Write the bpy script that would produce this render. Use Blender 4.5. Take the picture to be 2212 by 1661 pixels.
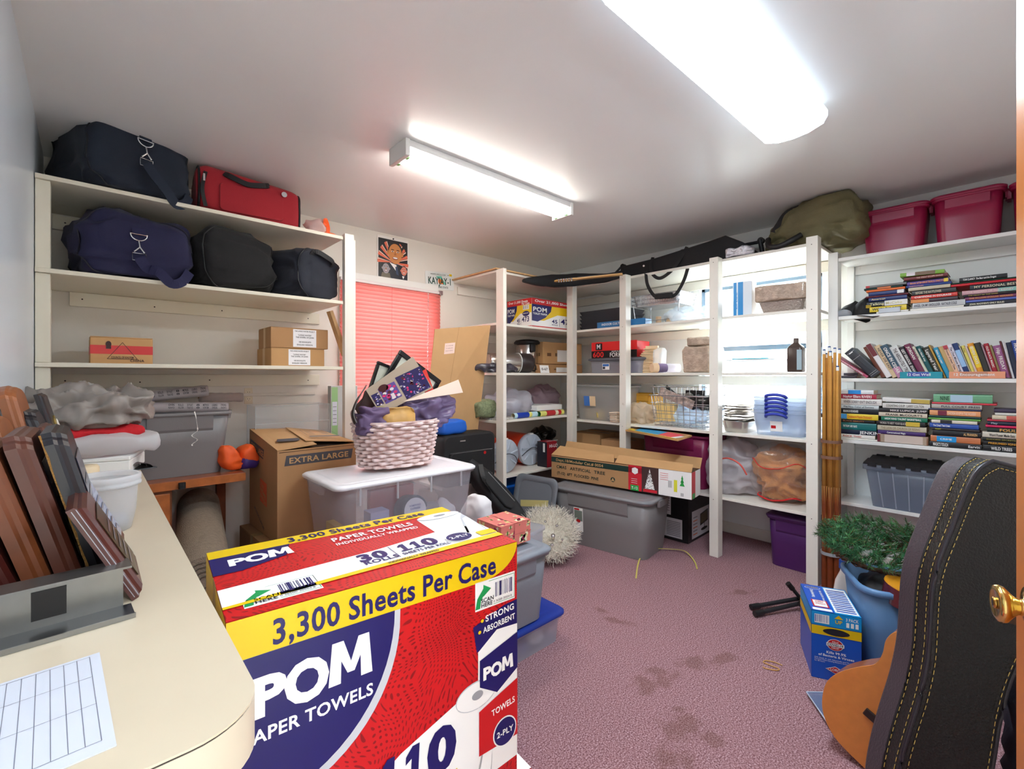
import bpy, math, random
from math import sin, cos, pi, radians, sqrt, atan2
from mathutils import Vector, Matrix, noise

# ---------------------------------------------------------------- camera, world, exposure
SC = bpy.context.scene
for o in list(bpy.data.objects): bpy.data.objects.remove(o)
COL = SC.collection
YAW = radians(42.5); FPX = 994.0; CX = 1106.0; CY = 812.0; CAMZ = 1.29
cam = bpy.data.cameras.new('camera'); camo = bpy.data.objects.new('camera', cam); COL.objects.link(camo)
camo.location = (0, 0, CAMZ); camo.rotation_euler = (pi/2, 0, -YAW)
cam.sensor_fit = 'HORIZONTAL'; cam.sensor_width = 36; cam.lens = FPX/2212*36
cam.shift_y = (CY-830.5)/2212; cam.clip_start = .02; cam.clip_end = 200
SC.camera = camo
wd = bpy.data.worlds.new('daylight'); SC.world = wd; wd.use_nodes = True
bgn = wd.node_tree.nodes['Background']; bgn.inputs[0].default_value = (.86, .93, 1, 1); bgn.inputs[1].default_value = 3.4
SC.view_settings.view_transform = 'Standard'; SC.view_settings.look = 'None'; SC.view_settings.gamma = 1
SC.view_settings.exposure = 3.25
SC.view_settings.use_curve_mapping = False
LENS_E, LENS_SIDE, TUBE_E, HALL_FILL_E = 4.8, .30, 4.4, 4.6
SC.cycles.transparent_max_bounces = 40; SC.cycles.diffuse_bounces = 8; SC.cycles.max_bounces = 16

# ---------------------------------------------------------------- helpers
def ray(x, y):
    s = (x-CX)/FPX
    return Vector((sin(YAW)+cos(YAW)*s, cos(YAW)-sin(YAW)*s, (CY-y)/FPX))
def P(x, y, X=None, Y=None, Z=None):
    """world point seen at photo pixel x,y on the given plane"""
    r = ray(x, y)
    t = X/r.x if X is not None else Y/r.y if Y is not None else (Z-CAMZ)/r.z
    return Vector((r.x*t, r.y*t, CAMZ+r.z*t))
def spY(x0, y0, x1, y1, Y):   # X0,X1,Ztop,Zbot on a plane parallel to the back wall
    xm = (x0+x1)/2
    return P(x0, y0, Y=Y).x, P(x1, y0, Y=Y).x, P(xm, y0, Y=Y).z, P(xm, y1, Y=Y).z
def spX(x0, y0, x1, y1, X):   # Y0(left),Y1(right),Ztop,Zbot on a plane parallel to the window wall
    xm = (x0+x1)/2
    return P(x0, y0, X=X).y, P(x1, y0, X=X).y, P(xm, y0, X=X).z, P(xm, y1, X=X).z

def lin(c):
    if isinstance(c, str):
        c = c.lstrip('#'); c = [int(c[i:i+2], 16)/255 for i in (0, 2, 4)]
    elif max(c) > 1.001: c = [v/255 for v in c]
    return tuple(v/12.92 if v <= .04045 else ((v+.055)/1.055)**2.4 for v in c[:3])
MC = {}
def mat(col, rough=.6, metal=0, alpha=1, bump=0, bscale=60, var=0, vscale=8, emit=0, coat=0, trans=0, sheen=0, spec=None):
    key = ('m', str(col), rough, metal, alpha, bump, bscale, var, vscale, emit, coat, trans, sheen, spec)
    if key in MC: return MC[key]
    m = bpy.data.materials.new('surface'); m.use_nodes = True; nt = m.node_tree; N = nt.nodes; b = N['Principled BSDF']
    c = lin(col)+(1,)
    b.inputs['Base Color'].default_value = c
    b.inputs['Roughness'].default_value = rough; b.inputs['Metallic'].default_value = metal
    if coat: b.inputs['Coat Weight'].default_value = coat
    if sheen: b.inputs['Sheen Weight'].default_value = sheen
    if trans: b.inputs['Transmission Weight'].default_value = trans
    if spec is not None: b.inputs['Specular IOR Level'].default_value = spec
    if emit:
        b.inputs['Emission Color'].default_value = c; b.inputs['Emission Strength'].default_value = emit
    if var or bump:
        tc = N.new('ShaderNodeTexCoord')
    if var:
        n = N.new('ShaderNodeTexNoise'); n.inputs['Scale'].default_value = vscale; n.inputs['Detail'].default_value = 6
        nt.links.new(tc.outputs['Object'], n.inputs['Vector'])
        r = N.new('ShaderNodeMapRange'); r.inputs[1].default_value = .3; r.inputs[2].default_value = .7
        r.inputs[3].default_value = 1-var; r.inputs[4].default_value = 1+var*.6
        nt.links.new(n.outputs['Fac'], r.inputs[0])
        mx = N.new('ShaderNodeVectorMath'); mx.operation = 'SCALE'; mx.inputs[0].default_value = c[:3]
        nt.links.new(r.outputs[0], mx.inputs['Scale']); nt.links.new(mx.outputs[0], b.inputs['Base Color'])
    if bump:
        n2 = N.new('ShaderNodeTexNoise'); n2.inputs['Scale'].default_value = bscale; n2.inputs['Detail'].default_value = 4
        nt.links.new(tc.outputs['Object'], n2.inputs['Vector'])
        bp = N.new('ShaderNodeBump'); bp.inputs['Strength'].default_value = bump; bp.inputs['Distance'].default_value = .01
        nt.links.new(n2.outputs['Fac'], bp.inputs['Height']); nt.links.new(bp.outputs[0], b.inputs['Normal'])
    if alpha < 1:
        out = N['Material Output']; tr = N.new('ShaderNodeBsdfTransparent'); ms = N.new('ShaderNodeMixShader')
        ms.inputs[0].default_value = alpha
        nt.links.new(tr.outputs[0], ms.inputs[1]); nt.links.new(b.outputs[0], ms.inputs[2]); nt.links.new(ms.outputs[0], out.inputs[0])
    MC[key] = m; return m
def frosted(col=(225, 228, 235), body=.45, rough=.35, tl=.5):
    """milky see-through plastic: a share of clear view, the rest scatters"""
    key = ('f', str(col), body, rough, tl)
    if key in MC: return MC[key]
    m = bpy.data.materials.new('plastic_film'); m.use_nodes = True; nt = m.node_tree; N = nt.nodes; b = N['Principled BSDF']
    c = lin(col)+(1,)
    b.inputs['Base Color'].default_value = c; b.inputs['Roughness'].default_value = rough
    t = N.new('ShaderNodeBsdfTranslucent'); t.inputs[0].default_value = c
    a = N.new('ShaderNodeMixShader'); a.inputs[0].default_value = tl
    nt.links.new(b.outputs[0], a.inputs[1]); nt.links.new(t.outputs[0], a.inputs[2])
    tr = N.new('ShaderNodeBsdfTransparent'); ms = N.new('ShaderNodeMixShader'); ms.inputs[0].default_value = body
    nt.links.new(tr.outputs[0], ms.inputs[1]); nt.links.new(a.outputs[0], ms.inputs[2]); nt.links.new(ms.outputs[0], N['Material Output'].inputs[0])
    MC[key] = m; return m

class MB:
    """collects shapes, then becomes ONE mesh object"""
    def __init__(s): s.v = []; s.f = []; s.m = []; s.sm = []
    def add(s, vs, fs, m=0, sm=False, M=None):
        b = len(s.v)
        s.v += [tuple(M @ Vector(p)) for p in vs] if M is not None else [tuple(p) for p in vs]
        s.f += [tuple(i+b for i in f) for f in fs]; s.m += [m]*len(fs); s.sm += [sm]*len(fs); return s
    def box(s, x0, x1, y0, y1, z0, z1, m=0, M=None):
        vs = [(x, y, z) for z in (z0, z1) for y in (y0, y1) for x in (x0, x1)]
        return s.add(vs, [(0, 2, 3, 1), (4, 5, 7, 6), (0, 1, 5, 4), (2, 6, 7, 3), (0, 4, 6, 2), (1, 3, 7, 5)], m, False, M)
    def loft(s, rings, m=0, sm=True, cap=(1, 1), closed=True, M=None):
        n = len(rings[0]); vs = [p for r in rings for p in r]; fs = []
        for i in range(len(rings)-1):
            for j in range(n if closed else n-1):
                k = (j+1) % n; fs.append((i*n+j, i*n+k, (i+1)*n+k, (i+1)*n+j))
        s.add(vs, fs, m, sm, M)
        if closed:
            if cap[0]: s.add(rings[0][::-1], [tuple(range(n))], m, False, M)
            if cap[1]: s.add(rings[-1], [tuple(range(n))], m, False, M)
        return s
    def lathe(s, prof, n=24, m=0, M=None, cap=(1, 1), sm=True):
        return s.loft([[(r*cos(2*pi*k/n), r*sin(2*pi*k/n), z) for k in range(n)] for r, z in prof], m, sm, cap, True, M)
    def tube(s, pts, r, n=8, m=0, closed=False, M=None, flat=None, up=(0, 0, 1)):
        """round tube (r) or strap (flat=(width,thickness)) along pts"""
        pts = [Vector(p) for p in pts]; L = len(pts); rings = []; up = Vector(up)
        for i, p in enumerate(pts):
            a = pts[(i-1) % L] if (closed or i) else p; b = pts[(i+1) % L] if (closed or i < L-1) else p
            d = (b-a)
            if d.length < 1e-9: d = Vector((0, 0, 1))
            d.normalize(); sd = d.cross(up)
            if sd.length < 1e-3: sd = d.cross(Vector((1, 0, 0)))
            sd.normalize(); u2 = sd.cross(d)
            rr = r[i] if isinstance(r, (list, tuple)) else r
            if flat: w, t = flat; rings.append([p+sd*a*w/2+u2*b*t/2 for a, b in ((-1, -1), (1, -1), (1, 1), (-1, 1))])
            else: rings.append([p+sd*rr*cos(2*pi*k/n)+u2*rr*sin(2*pi*k/n) for k in range(n)])
        if closed: rings.append(rings[0])
        return s.loft(rings, m, not flat, (0, 0) if closed else (1, 1), True, M)
    def prism(s, pts, h, m=0, M=None, m2=None):
        """outline pts (x,y) in the XY plane, thick h along z"""
        n = len(pts); vs = [(x, y, 0) for x, y in pts]+[(x, y, h) for x, y in pts]
        s.add(vs, [tuple(range(n))[::-1], tuple(range(n, 2*n))], m, False, M)
        return s.add(vs, [(i, (i+1) % n, n+(i+1) % n, n+i) for i in range(n)], m if m2 is None else m2, False, M)
    def build(s, name, mats, parent=None, loc=None, rot=None, bev=0, bseg=2, **k):
        me = bpy.data.meshes.new(name); me.from_pydata(s.v, [], s.f); me.update()
        if not isinstance(mats, (list, tuple)): mats = [mats]
        for x in mats: me.materials.append(x)
        me.polygons.foreach_set('material_index', s.m); me.polygons.foreach_set('use_smooth', s.sm)
        o = bpy.data.objects.new(name, me); COL.objects.link(o)
        if parent is not None: o.parent = parent
        if loc is not None: o.location = loc
        if rot is not None: o.rotation_euler = rot
        if bev:
            b = o.modifiers.new('bevel', 'BEVEL'); b.width = bev; b.segments = bseg; b.limit_method = 'ANGLE'; b.angle_limit = radians(40)
        tag(o, **k); return o
def tag(o, label=None, cat=None, group=None, kind=None):
    if label: o['label'] = label
    if cat: o['category'] = cat
    if group: o['group'] = group
    if kind: o['kind'] = kind
def empty(name, loc, rz=0, rot=None, **k):
    o = bpy.data.objects.new(name, None); COL.objects.link(o); o.location = loc; o.rotation_euler = rot or (0, 0, rz)
    o.empty_display_size = .05; tag(o, **k); return o
def copy_tree(o, parent=None, **k):
    c = o.copy(); COL.objects.link(c)
    if parent is not None: c.parent = parent
    for ch in list(o.children): copy_tree(ch, c)
    tag(c, **k); return c
def rrect(w, d, r, z=0, n=5, cx=0, cy=0):
    r = min(r, w/2-1e-4, d/2-1e-4); out = []
    for sx, sy, a0 in ((1, 1, 0), (-1, 1, pi/2), (-1, -1, pi), (1, -1, 3*pi/2)):
        for i in range(n+1):
            a = a0+pi/2*i/n; out.append((cx+sx*(w/2-r)+r*cos(a), cy+sy*(d/2-r)+r*sin(a), z))
    return out
def circ(r, n=20, cx=0, cy=0, ry=None): ry = ry or r; return [(cx+r*cos(2*pi*k/n), cy+ry*sin(2*pi*k/n)) for k in range(n)]
def Mx(ex, ey, ez, o):
    m = Matrix.Identity(4)
    for i, e in enumerate((ex, ey, ez)):
        for j in range(3): m[j][i] = e[j]
    for j in range(3): m[j][3] = o[j]
    return m
def smooth_path(pts, n=6):
    pts = [Vector(p) for p in pts]; out = []
    for i in range(len(pts)-1):
        p0 = pts[max(i-1, 0)]; p1 = pts[i]; p2 = pts[i+1]; p3 = pts[min(i+2, len(pts)-1)]
        for k in range(n):
            t = k/n
            out.append(.5*((2*p1)+(p2-p0)*t+(2*p0-5*p1+4*p2-p3)*t*t+(3*p1-p0-3*p2+p3)*t**3))
    return out+[pts[-1]]

# ---------------------------------------------------------------- lettering
GLY = {}
def _glyphs():
    chars = "ABCDEFGHIJKLMNOPQRSTUVWXYZabcdefghijklmnopqrstuvwxyz0123456789.,/-#()!'\"&%?:+|*"
    tmp = []
    for bold, off in ((0, 0), (1, .022), (2, .048)):
        for c in list(chars)+['']:
            for body in (c, 'H'+c+'H'):
                if body == '': continue
                cu = bpy.data.curves.new('t', 'FONT'); cu.body = body; cu.size = 1; cu.resolution_u = 3
                if body == c: cu.offset = off
                ob = bpy.data.objects.new('t', cu); COL.objects.link(ob); tmp.append((bold, c, body, ob))
    dg = bpy.context.evaluated_depsgraph_get(); dg.update(); wid = {}
    for bold, c, body, ob in tmp:
        ev = ob.evaluated_get(dg); me = ev.to_mesh()
        if body == c: GLY[(bold, c)] = [[tuple(v.co[:2]) for v in me.vertices], [tuple(p.vertices) for p in me.polygons], 0]
        else: wid[(bold, c)] = max(v.co.x for v in me.vertices)
        ev.to_mesh_clear()
    for (b, c) in GLY: GLY[(b, c)][2] = wid[(b, c)]-wid[(b, '')]+.03*b
    for b in (0, 1, 2): GLY[(b, ' ')] = [[], [], .28]
    for _, _, _, ob in tmp:
        cu = ob.data; bpy.data.objects.remove(ob); bpy.data.curves.remove(cu)
_glyphs()
class Face:
    """a flat print area on a thing: origin O, axes U (right) and V (up)"""
    def __init__(s, mb, O, U, V, lift=.0006):
        s.mb = mb; s.O = Vector(O); s.U = Vector(U).normalized(); s.V = Vector(V).normalized(); s.N = s.U.cross(s.V); s.l = lift; s.k = 1
    def pt(s, u, v, l): return s.O+s.U*u+s.V*v+s.N*(s.l*l)
    def poly(s, pts, m, l=1): s.mb.add([s.pt(u, v, l) for u, v in pts], [tuple(range(len(pts)))], m)
    def rect(s, u0, v0, u1, v1, m, l=1): s.poly([(u0, v0), (u1, v0), (u1, v1), (u0, v1)], m, l)
    def ell(s, u, v, a, b, m, l=1, n=28, rot=0):
        s.poly([(u+a*cos(t)*cos(rot)-b*sin(t)*sin(rot), v+a*cos(t)*sin(rot)+b*sin(t)*cos(rot)) for t in [2*pi*k/n for k in range(n)]], m, l)
    def line(s, pts, w, m, l=1):
        for (a, b), (c, d) in zip(pts, pts[1:]):
            L = sqrt((c-a)**2+(d-b)**2) or 1; nx, ny = -(d-b)/L*w/2, (c-a)/L*w/2
            s.poly([(a+nx, b+ny), (a-nx, b-ny), (c-nx, d-ny), (c+nx, d+ny)], m, l)
    def text(s, t, u, v, h, m, bold=1, w=None, l=2, al='l', rot=0, shear=0, sx=1):
        """h = cap height; w = fit to this width"""
        k = h/.7; tw = sum(GLY.get((bold, c), GLY[(bold, ' ')])[2] for c in t)*k
        q = (w/tw) if (w and tw) else sx
        x = -tw*q/2 if al == 'c' else (-tw*q if al == 'r' else 0); cr, sr = cos(rot), sin(rot)
        for c in t:
            g = GLY.get((bold, c), GLY[(bold, ' ')])
            if g[0]:
                s.mb.add([s.pt(u+(x+(px+shear*py)*k*q)*cr-py*k*sr, v+(x+(px+shear*py)*k*q)*sr+py*k*cr, l) for px, py in g[0]], g[1], m)
            x += g[2]*k*q
    def letM(s, u, v, w, h, m, l=2):
        k = .27*w
        for i, q in enumerate(([(0, 0), (k, 0), (k+.02*w, h), (.08*w, h)], [(w-k, 0), (w, 0), (w-.08*w, h), (w-k-.02*w, h)], [(.08*w, h), (.42*w, h*.2), (.58*w, h*.2), (k+.06*w, h)], [(w-.08*w, h), (w-k-.06*w, h), (.42*w, h*.2), (.58*w, h*.2)])): s.poly([(u+a, v+b) for a, b in q], m, l+.15*i)
    def one(s, u, v, w, h, m, l=2, sh=.05):
        for i, q in enumerate(([(.30, 0), (.66, 0), (.66, 1), (.30, 1)], [(.02, .62), (.32, .72), (.32, 1), (.02, .80)], [(0, 0), (1, 0), (1, .14), (0, .14)])): s.poly([(u+w*a+sh*h*b, v+h*b) for a, b in q], m, l+.15*i)
    def barcode(s, u0, v0, u1, v1, mw, mk, l=1, seed=1, vert=False):
        s.rect(u0, v0, u1, v1, mw, l); r = random.Random(seed); n = 26; p = (u1-u0 if not vert else v1-v0)/n
        for i in range(1, n-1):
            if r.random() < .58:
                a = i*p; b = a+p*r.choice((.5, .9))
                if vert: s.rect(u0+.08*(u1-u0), v0+a, u1-.08*(u1-u0), v0+b, mk, l+1)
                else: s.rect(u0+a, v0+.12*(v1-v0), u0+b, v1-.06*(v1-v0), mk, l+1)
R0 = random.Random(7)
# ---------------------------------------------------------------- room
XL, XR, YB, YF, ZC = -.18, 3.88, 3.43, -.38, 2.44
def paint_mat(col, rough, smudge=.05, name='paint', bump=.05):
    return mat(col, rough, var=smudge, vscale=2.2, bump=bump, bscale=220)
WALLM = paint_mat((226, 221, 212), .55, .03)
WALLB = paint_mat((230, 232, 230), .5, .03)
WALLL = paint_mat((224, 234, 242), .28, .03)
CEILM = paint_mat((236, 236, 236), .33, .02, bump=.03)
def carpet():
    m = bpy.data.materials.new('carpet'); m.use_nodes = True; nt = m.node_tree; N = nt.nodes; L = nt.links; b = N['Principled BSDF']
    b.inputs['Roughness'].default_value = .95; b.inputs['Specular IOR Level'].default_value = .1
    tc = N.new('ShaderNodeTexCoord')
    n = N.new('ShaderNodeTexNoise'); n.inputs['Scale'].default_value = 190; n.inputs['Detail'].default_value = 3; L.new(tc.outputs['Object'], n.inputs['Vector'])
    cr = N.new('ShaderNodeValToRGB'); L.new(n.outputs['Fac'], cr.inputs[0])
    e = cr.color_ramp.elements; e[0].position = .33; e[0].color = lin((104, 68, 72))+(1,); e[1].position = .72; e[1].color = lin((200, 168, 174))+(1,)
    e2 = cr.color_ramp.elements.new(.5); e2.color = lin((150, 112, 117))+(1,)
    # worn brown stains with shapes of their own
    acc = None
    wn = N.new('ShaderNodeTexNoise'); wn.inputs['Scale'].default_value = 14; wn.inputs['Detail'].default_value = 5; L.new(tc.outputs['Object'], wn.inputs['Vector'])
    spots = [(1430, 1462, .085, .05), (1500, 1432, .11, .035), (1560, 1422, .09, .025), (1390, 1480, .07, .05), (1470, 1568, .10, .05), (1540, 1590, .07, .03), (1340, 1345, .10, .025), (1300, 1318, .06, .02), (1600, 1280, .1, .03), (1450, 1640, .08, .05), (1460, 1530, .05, .02)]
    for i, (x, y, a, bb) in enumerate(spots):
        p = P(x, y, Z=0)
        mp = N.new('ShaderNodeMapping'); mp.vector_type = 'TEXTURE'; mp.inputs['Location'].default_value = (p.x, p.y, 0)
        mp.inputs['Rotation'].default_value = (0, 0, -YAW+(-.5 if i in (6, 7) else .1)); mp.inputs['Scale'].default_value = (a, bb*1.5, 1)
        L.new(tc.outputs['Object'], mp.inputs[0])
        ln = N.new('ShaderNodeVectorMath'); ln.operation = 'LENGTH'; L.new(mp.outputs[0], ln.inputs[0])
        if acc is None: acc = ln.outputs['Value']
        else:
            mn = N.new('ShaderNodeMath'); mn.operation = 'MINIMUM'; L.new(acc, mn.inputs[0]); L.new(ln.outputs['Value'], mn.inputs[1]); acc = mn.outputs[0]
    ad = N.new('ShaderNodeMath'); ad.operation = 'MULTIPLY_ADD'; L.new(wn.outputs['Fac'], ad.inputs[0]); ad.inputs[1].default_value = 2.9; L.new(acc, ad.inputs[2])
    mr = N.new('ShaderNodeMapRange'); L.new(ad.outputs[0], mr.inputs[0]); mr.inputs[1].default_value = 1.85; mr.inputs[2].default_value = 2.4; mr.inputs[3].default_value = .42; mr.inputs[4].default_value = 0
    mx = N.new('ShaderNodeMix'); mx.data_type = 'RGBA'; L.new(mr.outputs[0], mx.inputs[0]); L.new(cr.outputs[0], mx.inputs[6]); mx.inputs[7].default_value = lin((98, 66, 52))+(1,)
    L.new(mx.outputs[2], b.inputs['Base Color'])
    bp = N.new('ShaderNodeBump'); bp.inputs['Strength'].default_value = .6; bp.inputs['Distance'].default_value = .004; L.new(n.outputs['Fac'], bp.inputs['Height']); L.new(bp.outputs[0], b.inputs['Normal'])
    return m
st = dict(kind='structure')
MB().box(XL-.1, XR+.1, YF-.1, YB+.1, -.1, 0).build('floor', carpet(), **st)
MB().box(XL-.1, XR+.1, YF-.1, YB+.1, ZC, ZC+.1).build('ceiling', CEILM, **st)
MB().box(XL-.1, XL, YF, YB, 0, ZC).build('wall_left', WALLL, **st)
def wall_hole(name, axis, a0, a1, pl, th, h0, h1, z0, z1, m):
    w = MB()
    def bx(u0, u1, za, zb):
        if axis == 'Y': w.box(u0, u1, pl, pl+th, za, zb)
        else: w.box(pl, pl+th, u0, u1, za, zb)
    bx(a0, h0, 0, ZC); bx(h1, a1, 0, ZC); bx(h0, h1, 0, z0); bx(h0, h1, z1, ZC)
    return w.build(name, m, **st)
# red-blind window in the back wall, bright window in the right wall
WA = (1.43, 2.20, .98, 2.03); WB = (.93, 1.83, .99, 2.04)
wall_hole('wall_back', 'Y', XL-.1, XR+.1, YB, .1, WA[0], WA[1], WA[2], WA[3], WALLM)
wall_hole('wall_right', 'X', YF-.1, YB+.1, XR, .1, WB[0], WB[1], WB[2], WB[3], WALLB)
wall_hole('wall_front', 'Y', XL-.1, XR+.1, YF-.1, .1, XL+.02, .62, 0, 2.06, WALLM)   # the doorway the photo is taken from
TRIM = paint_mat((222, 216, 206), .45, .04)
MB().box(XL, XR, YB-.014, YB-.002, 0.002, .09).build('baseboard_back', TRIM, bev=.003, **st)
MB().box(XR-.014, XR-.002, YF, YB-.02, 0.002, .09).build('baseboard_right', TRIM, bev=.003, **st)
MB().box(XL+.002, 1.2, YB-.012, YB-.001, 1.155, 1.175).build('trim_1', TRIM, bev=.003, **st)
# windows
ALU = mat((120, 140, 160), .35, .6); WHT = paint_mat((235, 234, 230), .4, .02)
def window(nm, X=None, Y=None, r=None):
    root = empty(nm, (r[0], Y, r[2]) if Y else (X, r[0], r[2]), **st)
    inv = Matrix.Translation(-Vector(root.location))
    def B(mb, u0, u1, d0, d1, z0, z1):
        if Y: mb.box(u0, u1, Y+d0, Y+d1, z0, z1, M=inv)
        else: mb.box(X+d0, X+d1, u0, u1, z0, z1, M=inv)
    f = MB(); a, b, z0, z1 = r; t = .03
    for args in ((a, b, z0, z0+t), (a, b, z1-t, z1), (a, a+t, z0, z1), (b-t, b, z0, z1), (a, b, (z0+z1)/2-.02, (z0+z1)/2+.02)): B(f, args[0], args[1], .03, .07, args[2], args[3])
    f.build('window_frame', ALU, root, bev=.003)
    g = MB(); B(g, a+t, b-t, .048, .052, z0+t, z1-t); g.build('window_pane', mat((235, 245, 250), .02, alpha=.08), root)
    c = MB(); w = .055
    for args in ((a-w, b+w, z1, z1+w), (a-w, b+w, z0-w, z0), (a-w, a, z0, z1), (b, b+w, z0, z1)): B(c, args[0], args[1], -.014, -.001, args[2], args[3])
    c.build('window_casing', WHT, root, bev=.003)
    return root
window('window_1', Y=YB, r=WA)
window('window_2', X=XR, r=WB)
# pale leafy ground outside (real ground, bright under the sky)
MB().box(-20, 40, -20, 40, -.3, -.2).build('floor_outside', mat((168, 168, 158), .9, var=.2, vscale=1), **st)

# ---------------------------------------------------------------- shelving
def wood_paint(col=(232, 228, 218), wear=(150, 128, 96)):
    key = ('wp', col)
    if key in MC: return MC[key]
    m = bpy.data.materials.new('painted_wood'); m.use_nodes = True; nt = m.node_tree; N = nt.nodes; L = nt.links; b = N['Principled BSDF']
    b.inputs['Roughness'].default_value = .42
    tc = N.new('ShaderNodeTexCoord'); n = N.new('ShaderNodeTexNoise'); n.inputs['Scale'].default_value = 9; n.inputs['Detail'].default_value = 8; n.inputs['Roughness'].default_value = .7
    L.new(tc.outputs['Object'], n.inputs['Vector'])
    mr = N.new('ShaderNodeMapRange'); L.new(n.outputs['Fac'], mr.inputs[0]); mr.inputs[1].default_value = .66; mr.inputs[2].default_value = .74; mr.inputs[3].default_value = 0; mr.inputs[4].default_value = .45
    n3 = N.new('ShaderNodeTexNoise'); n3.inputs['Scale'].default_value = 3; L.new(tc.outputs['Object'], n3.inputs['Vector'])
    r3 = N.new('ShaderNodeMapRange'); L.new(n3.outputs['Fac'], r3.inputs[0]); r3.inputs[3].default_value = .93; r3.inputs[4].default_value = 1.05
    sc = N.new('ShaderNodeVectorMath'); sc.operation = 'SCALE'; sc.inputs[0].default_value = lin(col); L.new(r3.outputs[0], sc.inputs['Scale'])
    mx = N.new('ShaderNodeMix'); mx.data_type = 'RGBA'; L.new(mr.outputs[0], mx.inputs[0]); L.new(sc.outputs[0], mx.inputs[6]); mx.inputs[7].default_value = lin(wear)+(1,)
    L.new(mx.outputs[2], b.inputs['Base Color']); MC[key] = m; return m
PW = wood_paint(); RAW = mat((205, 165, 115), .6, var=.15, vscale=20); SCR = mat((60, 50, 45), .5, .6)
CREAM = wood_paint((228, 222, 204)); SHW = wood_paint((236, 236, 234))
def screws(fc, pts, r=.004):
    for u, v in pts: fc.ell(u, v, r, r, 0, n=8)
S1L, S2L, S3L = 2.168, 1.761, 1.349
LY = 2.85; TH = .02
# left shelving unit ----------------------------------------------------
lu = empty('shelving_unit', (XL, LY, 0), label='tall cream wall shelving on the left holding duffel bags and three cardboard boxes', cat='shelves')
def rel(mb, root): return Matrix.Translation(-Vector(root.location))
def part(root, name, mt, boxes, bev=.002, **k):
    mb = MB(); T = Matrix.Translation(-Vector(root.location))
    for b in boxes: mb.box(*b, M=T)
    return mb.build(name, mt, root, bev=bev, **k)
for z in (S1L, S2L, S3L): part(lu, 'shelf_board', CREAM, [(XL+.003, 1.172, LY, YB-.003, z-TH, z)])
for a, b in ((S1L-TH, S2L), (S2L-TH, S3L), (S3L-TH, .93)): part(lu, 'side_post', CREAM, [(XL+.003, XL+.05, LY+.015, LY+.09, b+.001, a-.001)])
part(lu, 'front_post', PW, [(1.178, 1.238, LY-.012, LY+.03, 0.001, 2.187)])
part(lu, 'inner_post', PW, [(1.242, 1.262, LY+.02, LY+.10, 0.001, 2.165)])
for x0, x1, z in ((150, 690, S2L-TH-.001), (112, 690, S3L-TH-.03), (112, 690, S1L-TH-.01)):
    X0, X1 = max(P(x0, 700, Y=YB-.02).x, XL+.01), P(x1, 700, Y=YB-.02).x
    bt = part(lu, 'wall_batten', CREAM, [(X0, X1, YB-.022, YB-.003, z-.075, z)])
    for u_, v_ in [(.05, .04), (.36, .03), (.7, .04), (X1-X0-.08, .035)]: s = MB(); fc = Face(s, Vector((X0, YB-.0225, z-.075))-Vector(lu.location), (1, 0, 0), (0, 0, 1)); screws(fc, [(u_, v_)]); s.build('screw_head', SCR, bt)
br = MB(); A1 = P(712, 672, Y=LY+.1); A2 = P(745, 768, Y=LY+.1); br.tube([A1-Vector(lu.location), A2-Vector(lu.location)], 0, flat=(.02, .06), up=(0, 1, 0)); br.build('diagonal_brace', RAW, lu)
# corner shelving unit (back wall + window wall) --------------------------
AY, BX = 2.83, 3.35
cu = empty('shelving_unit', (BX, AY, 0), label='white L-shaped corner shelving running under the bright window', cat='shelves')
def lshelf(nm, zA, zB, x0=2.42, mt=PW, oA=0):
    part(cu, nm, mt, [(x0, XR-.003, AY+oA, YB-.003, zA-TH, zA)])
    part(cu, nm, mt, [(BX, XR-.003, .835, AY-.002 if abs(zA-zB) < .01 else YB-.02, zB-TH, zB)] if abs(zA-zB) < .01 else [(BX, XR-.003, .835, AY-.002, zB-TH, zB)])
lshelf('shelf_board', 2.15, 2.13)
for a, b, c in ((1.722, 1.716, 2.42), (1.316, 1.314, 2.42), (.925, .885, 2.42), (.465, .42, 1.90)): lshelf('shelf_board', a, b, c)
part(cu, 'top_sheet', RAW, [(2.40, 3.1, AY-.02, YB-.003, 2.1505, 2.162)])
def post(root, x0, x1, y0, y1, z1, nm='post', mt=PW, z0=.001):
    part(root, nm, mt, [(x0, x1, y0, y1, z0, z1)])
post(cu, 2.418, 2.452, AY-.09, AY-.001, 2.149)
post(cu, 3.285, 3.345, AY-.075, AY-.003, 2.149)
for px in (1338, 1532, 1741):
    y = P(px, 800, X=BX-.075).y
    post(cu, BX-.075, BX-.001, y-.063, y, 2.135 if px < 1700 else 2.15)
    for z in (2.10, 1.70, 1.30, .87, .41): s = MB(); fc = Face(s, Vector((BX-.0755, y, 0))-Vector(cu.location), (0, -1, 0), (0, 0, 1)); screws(fc, [(.03, z)], .003); s.build('screw_head', SCR, cu)
for X0, X1, z in ((2.46, 3.5, 2.10), (2.42, 3.4, 1.68), (2.42, 3.0, 1.285)):
    part(cu, 'wall_batten', PW, [(X0, X1, YB-.022, YB-.003, z-.07, z)])
for z in (2.105, 1.69, 1.29, .86, .395): part(cu, 'wall_batten', PW, [(XR-.022, XR-.003, .84, 3.40, z-.075, z)])
# book shelving unit ------------------------------------------------------
CXF = 3.6
bu = empty('shelving_unit', (CXF, .8, 0), label='narrow white shelving on the right packed with books', cat='shelves')
for z in (2.058, 1.677, 1.275, .88, .477):
    part(bu, 'shelf_board', SHW, [(CXF, XR-.003, -.33, .776, z-.022, z)])
    part(bu, 'wall_batten', SHW, [(XR-.022, XR-.003, -.33, .735, z-.08, z-.0225)])
post(bu, CXF, CXF+.09, .778, .832, 2.10, mt=SHW)
post(bu, XR-.045, XR-.003, .737, .776, 2.035, nm='rear_post', mt=SHW)

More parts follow.
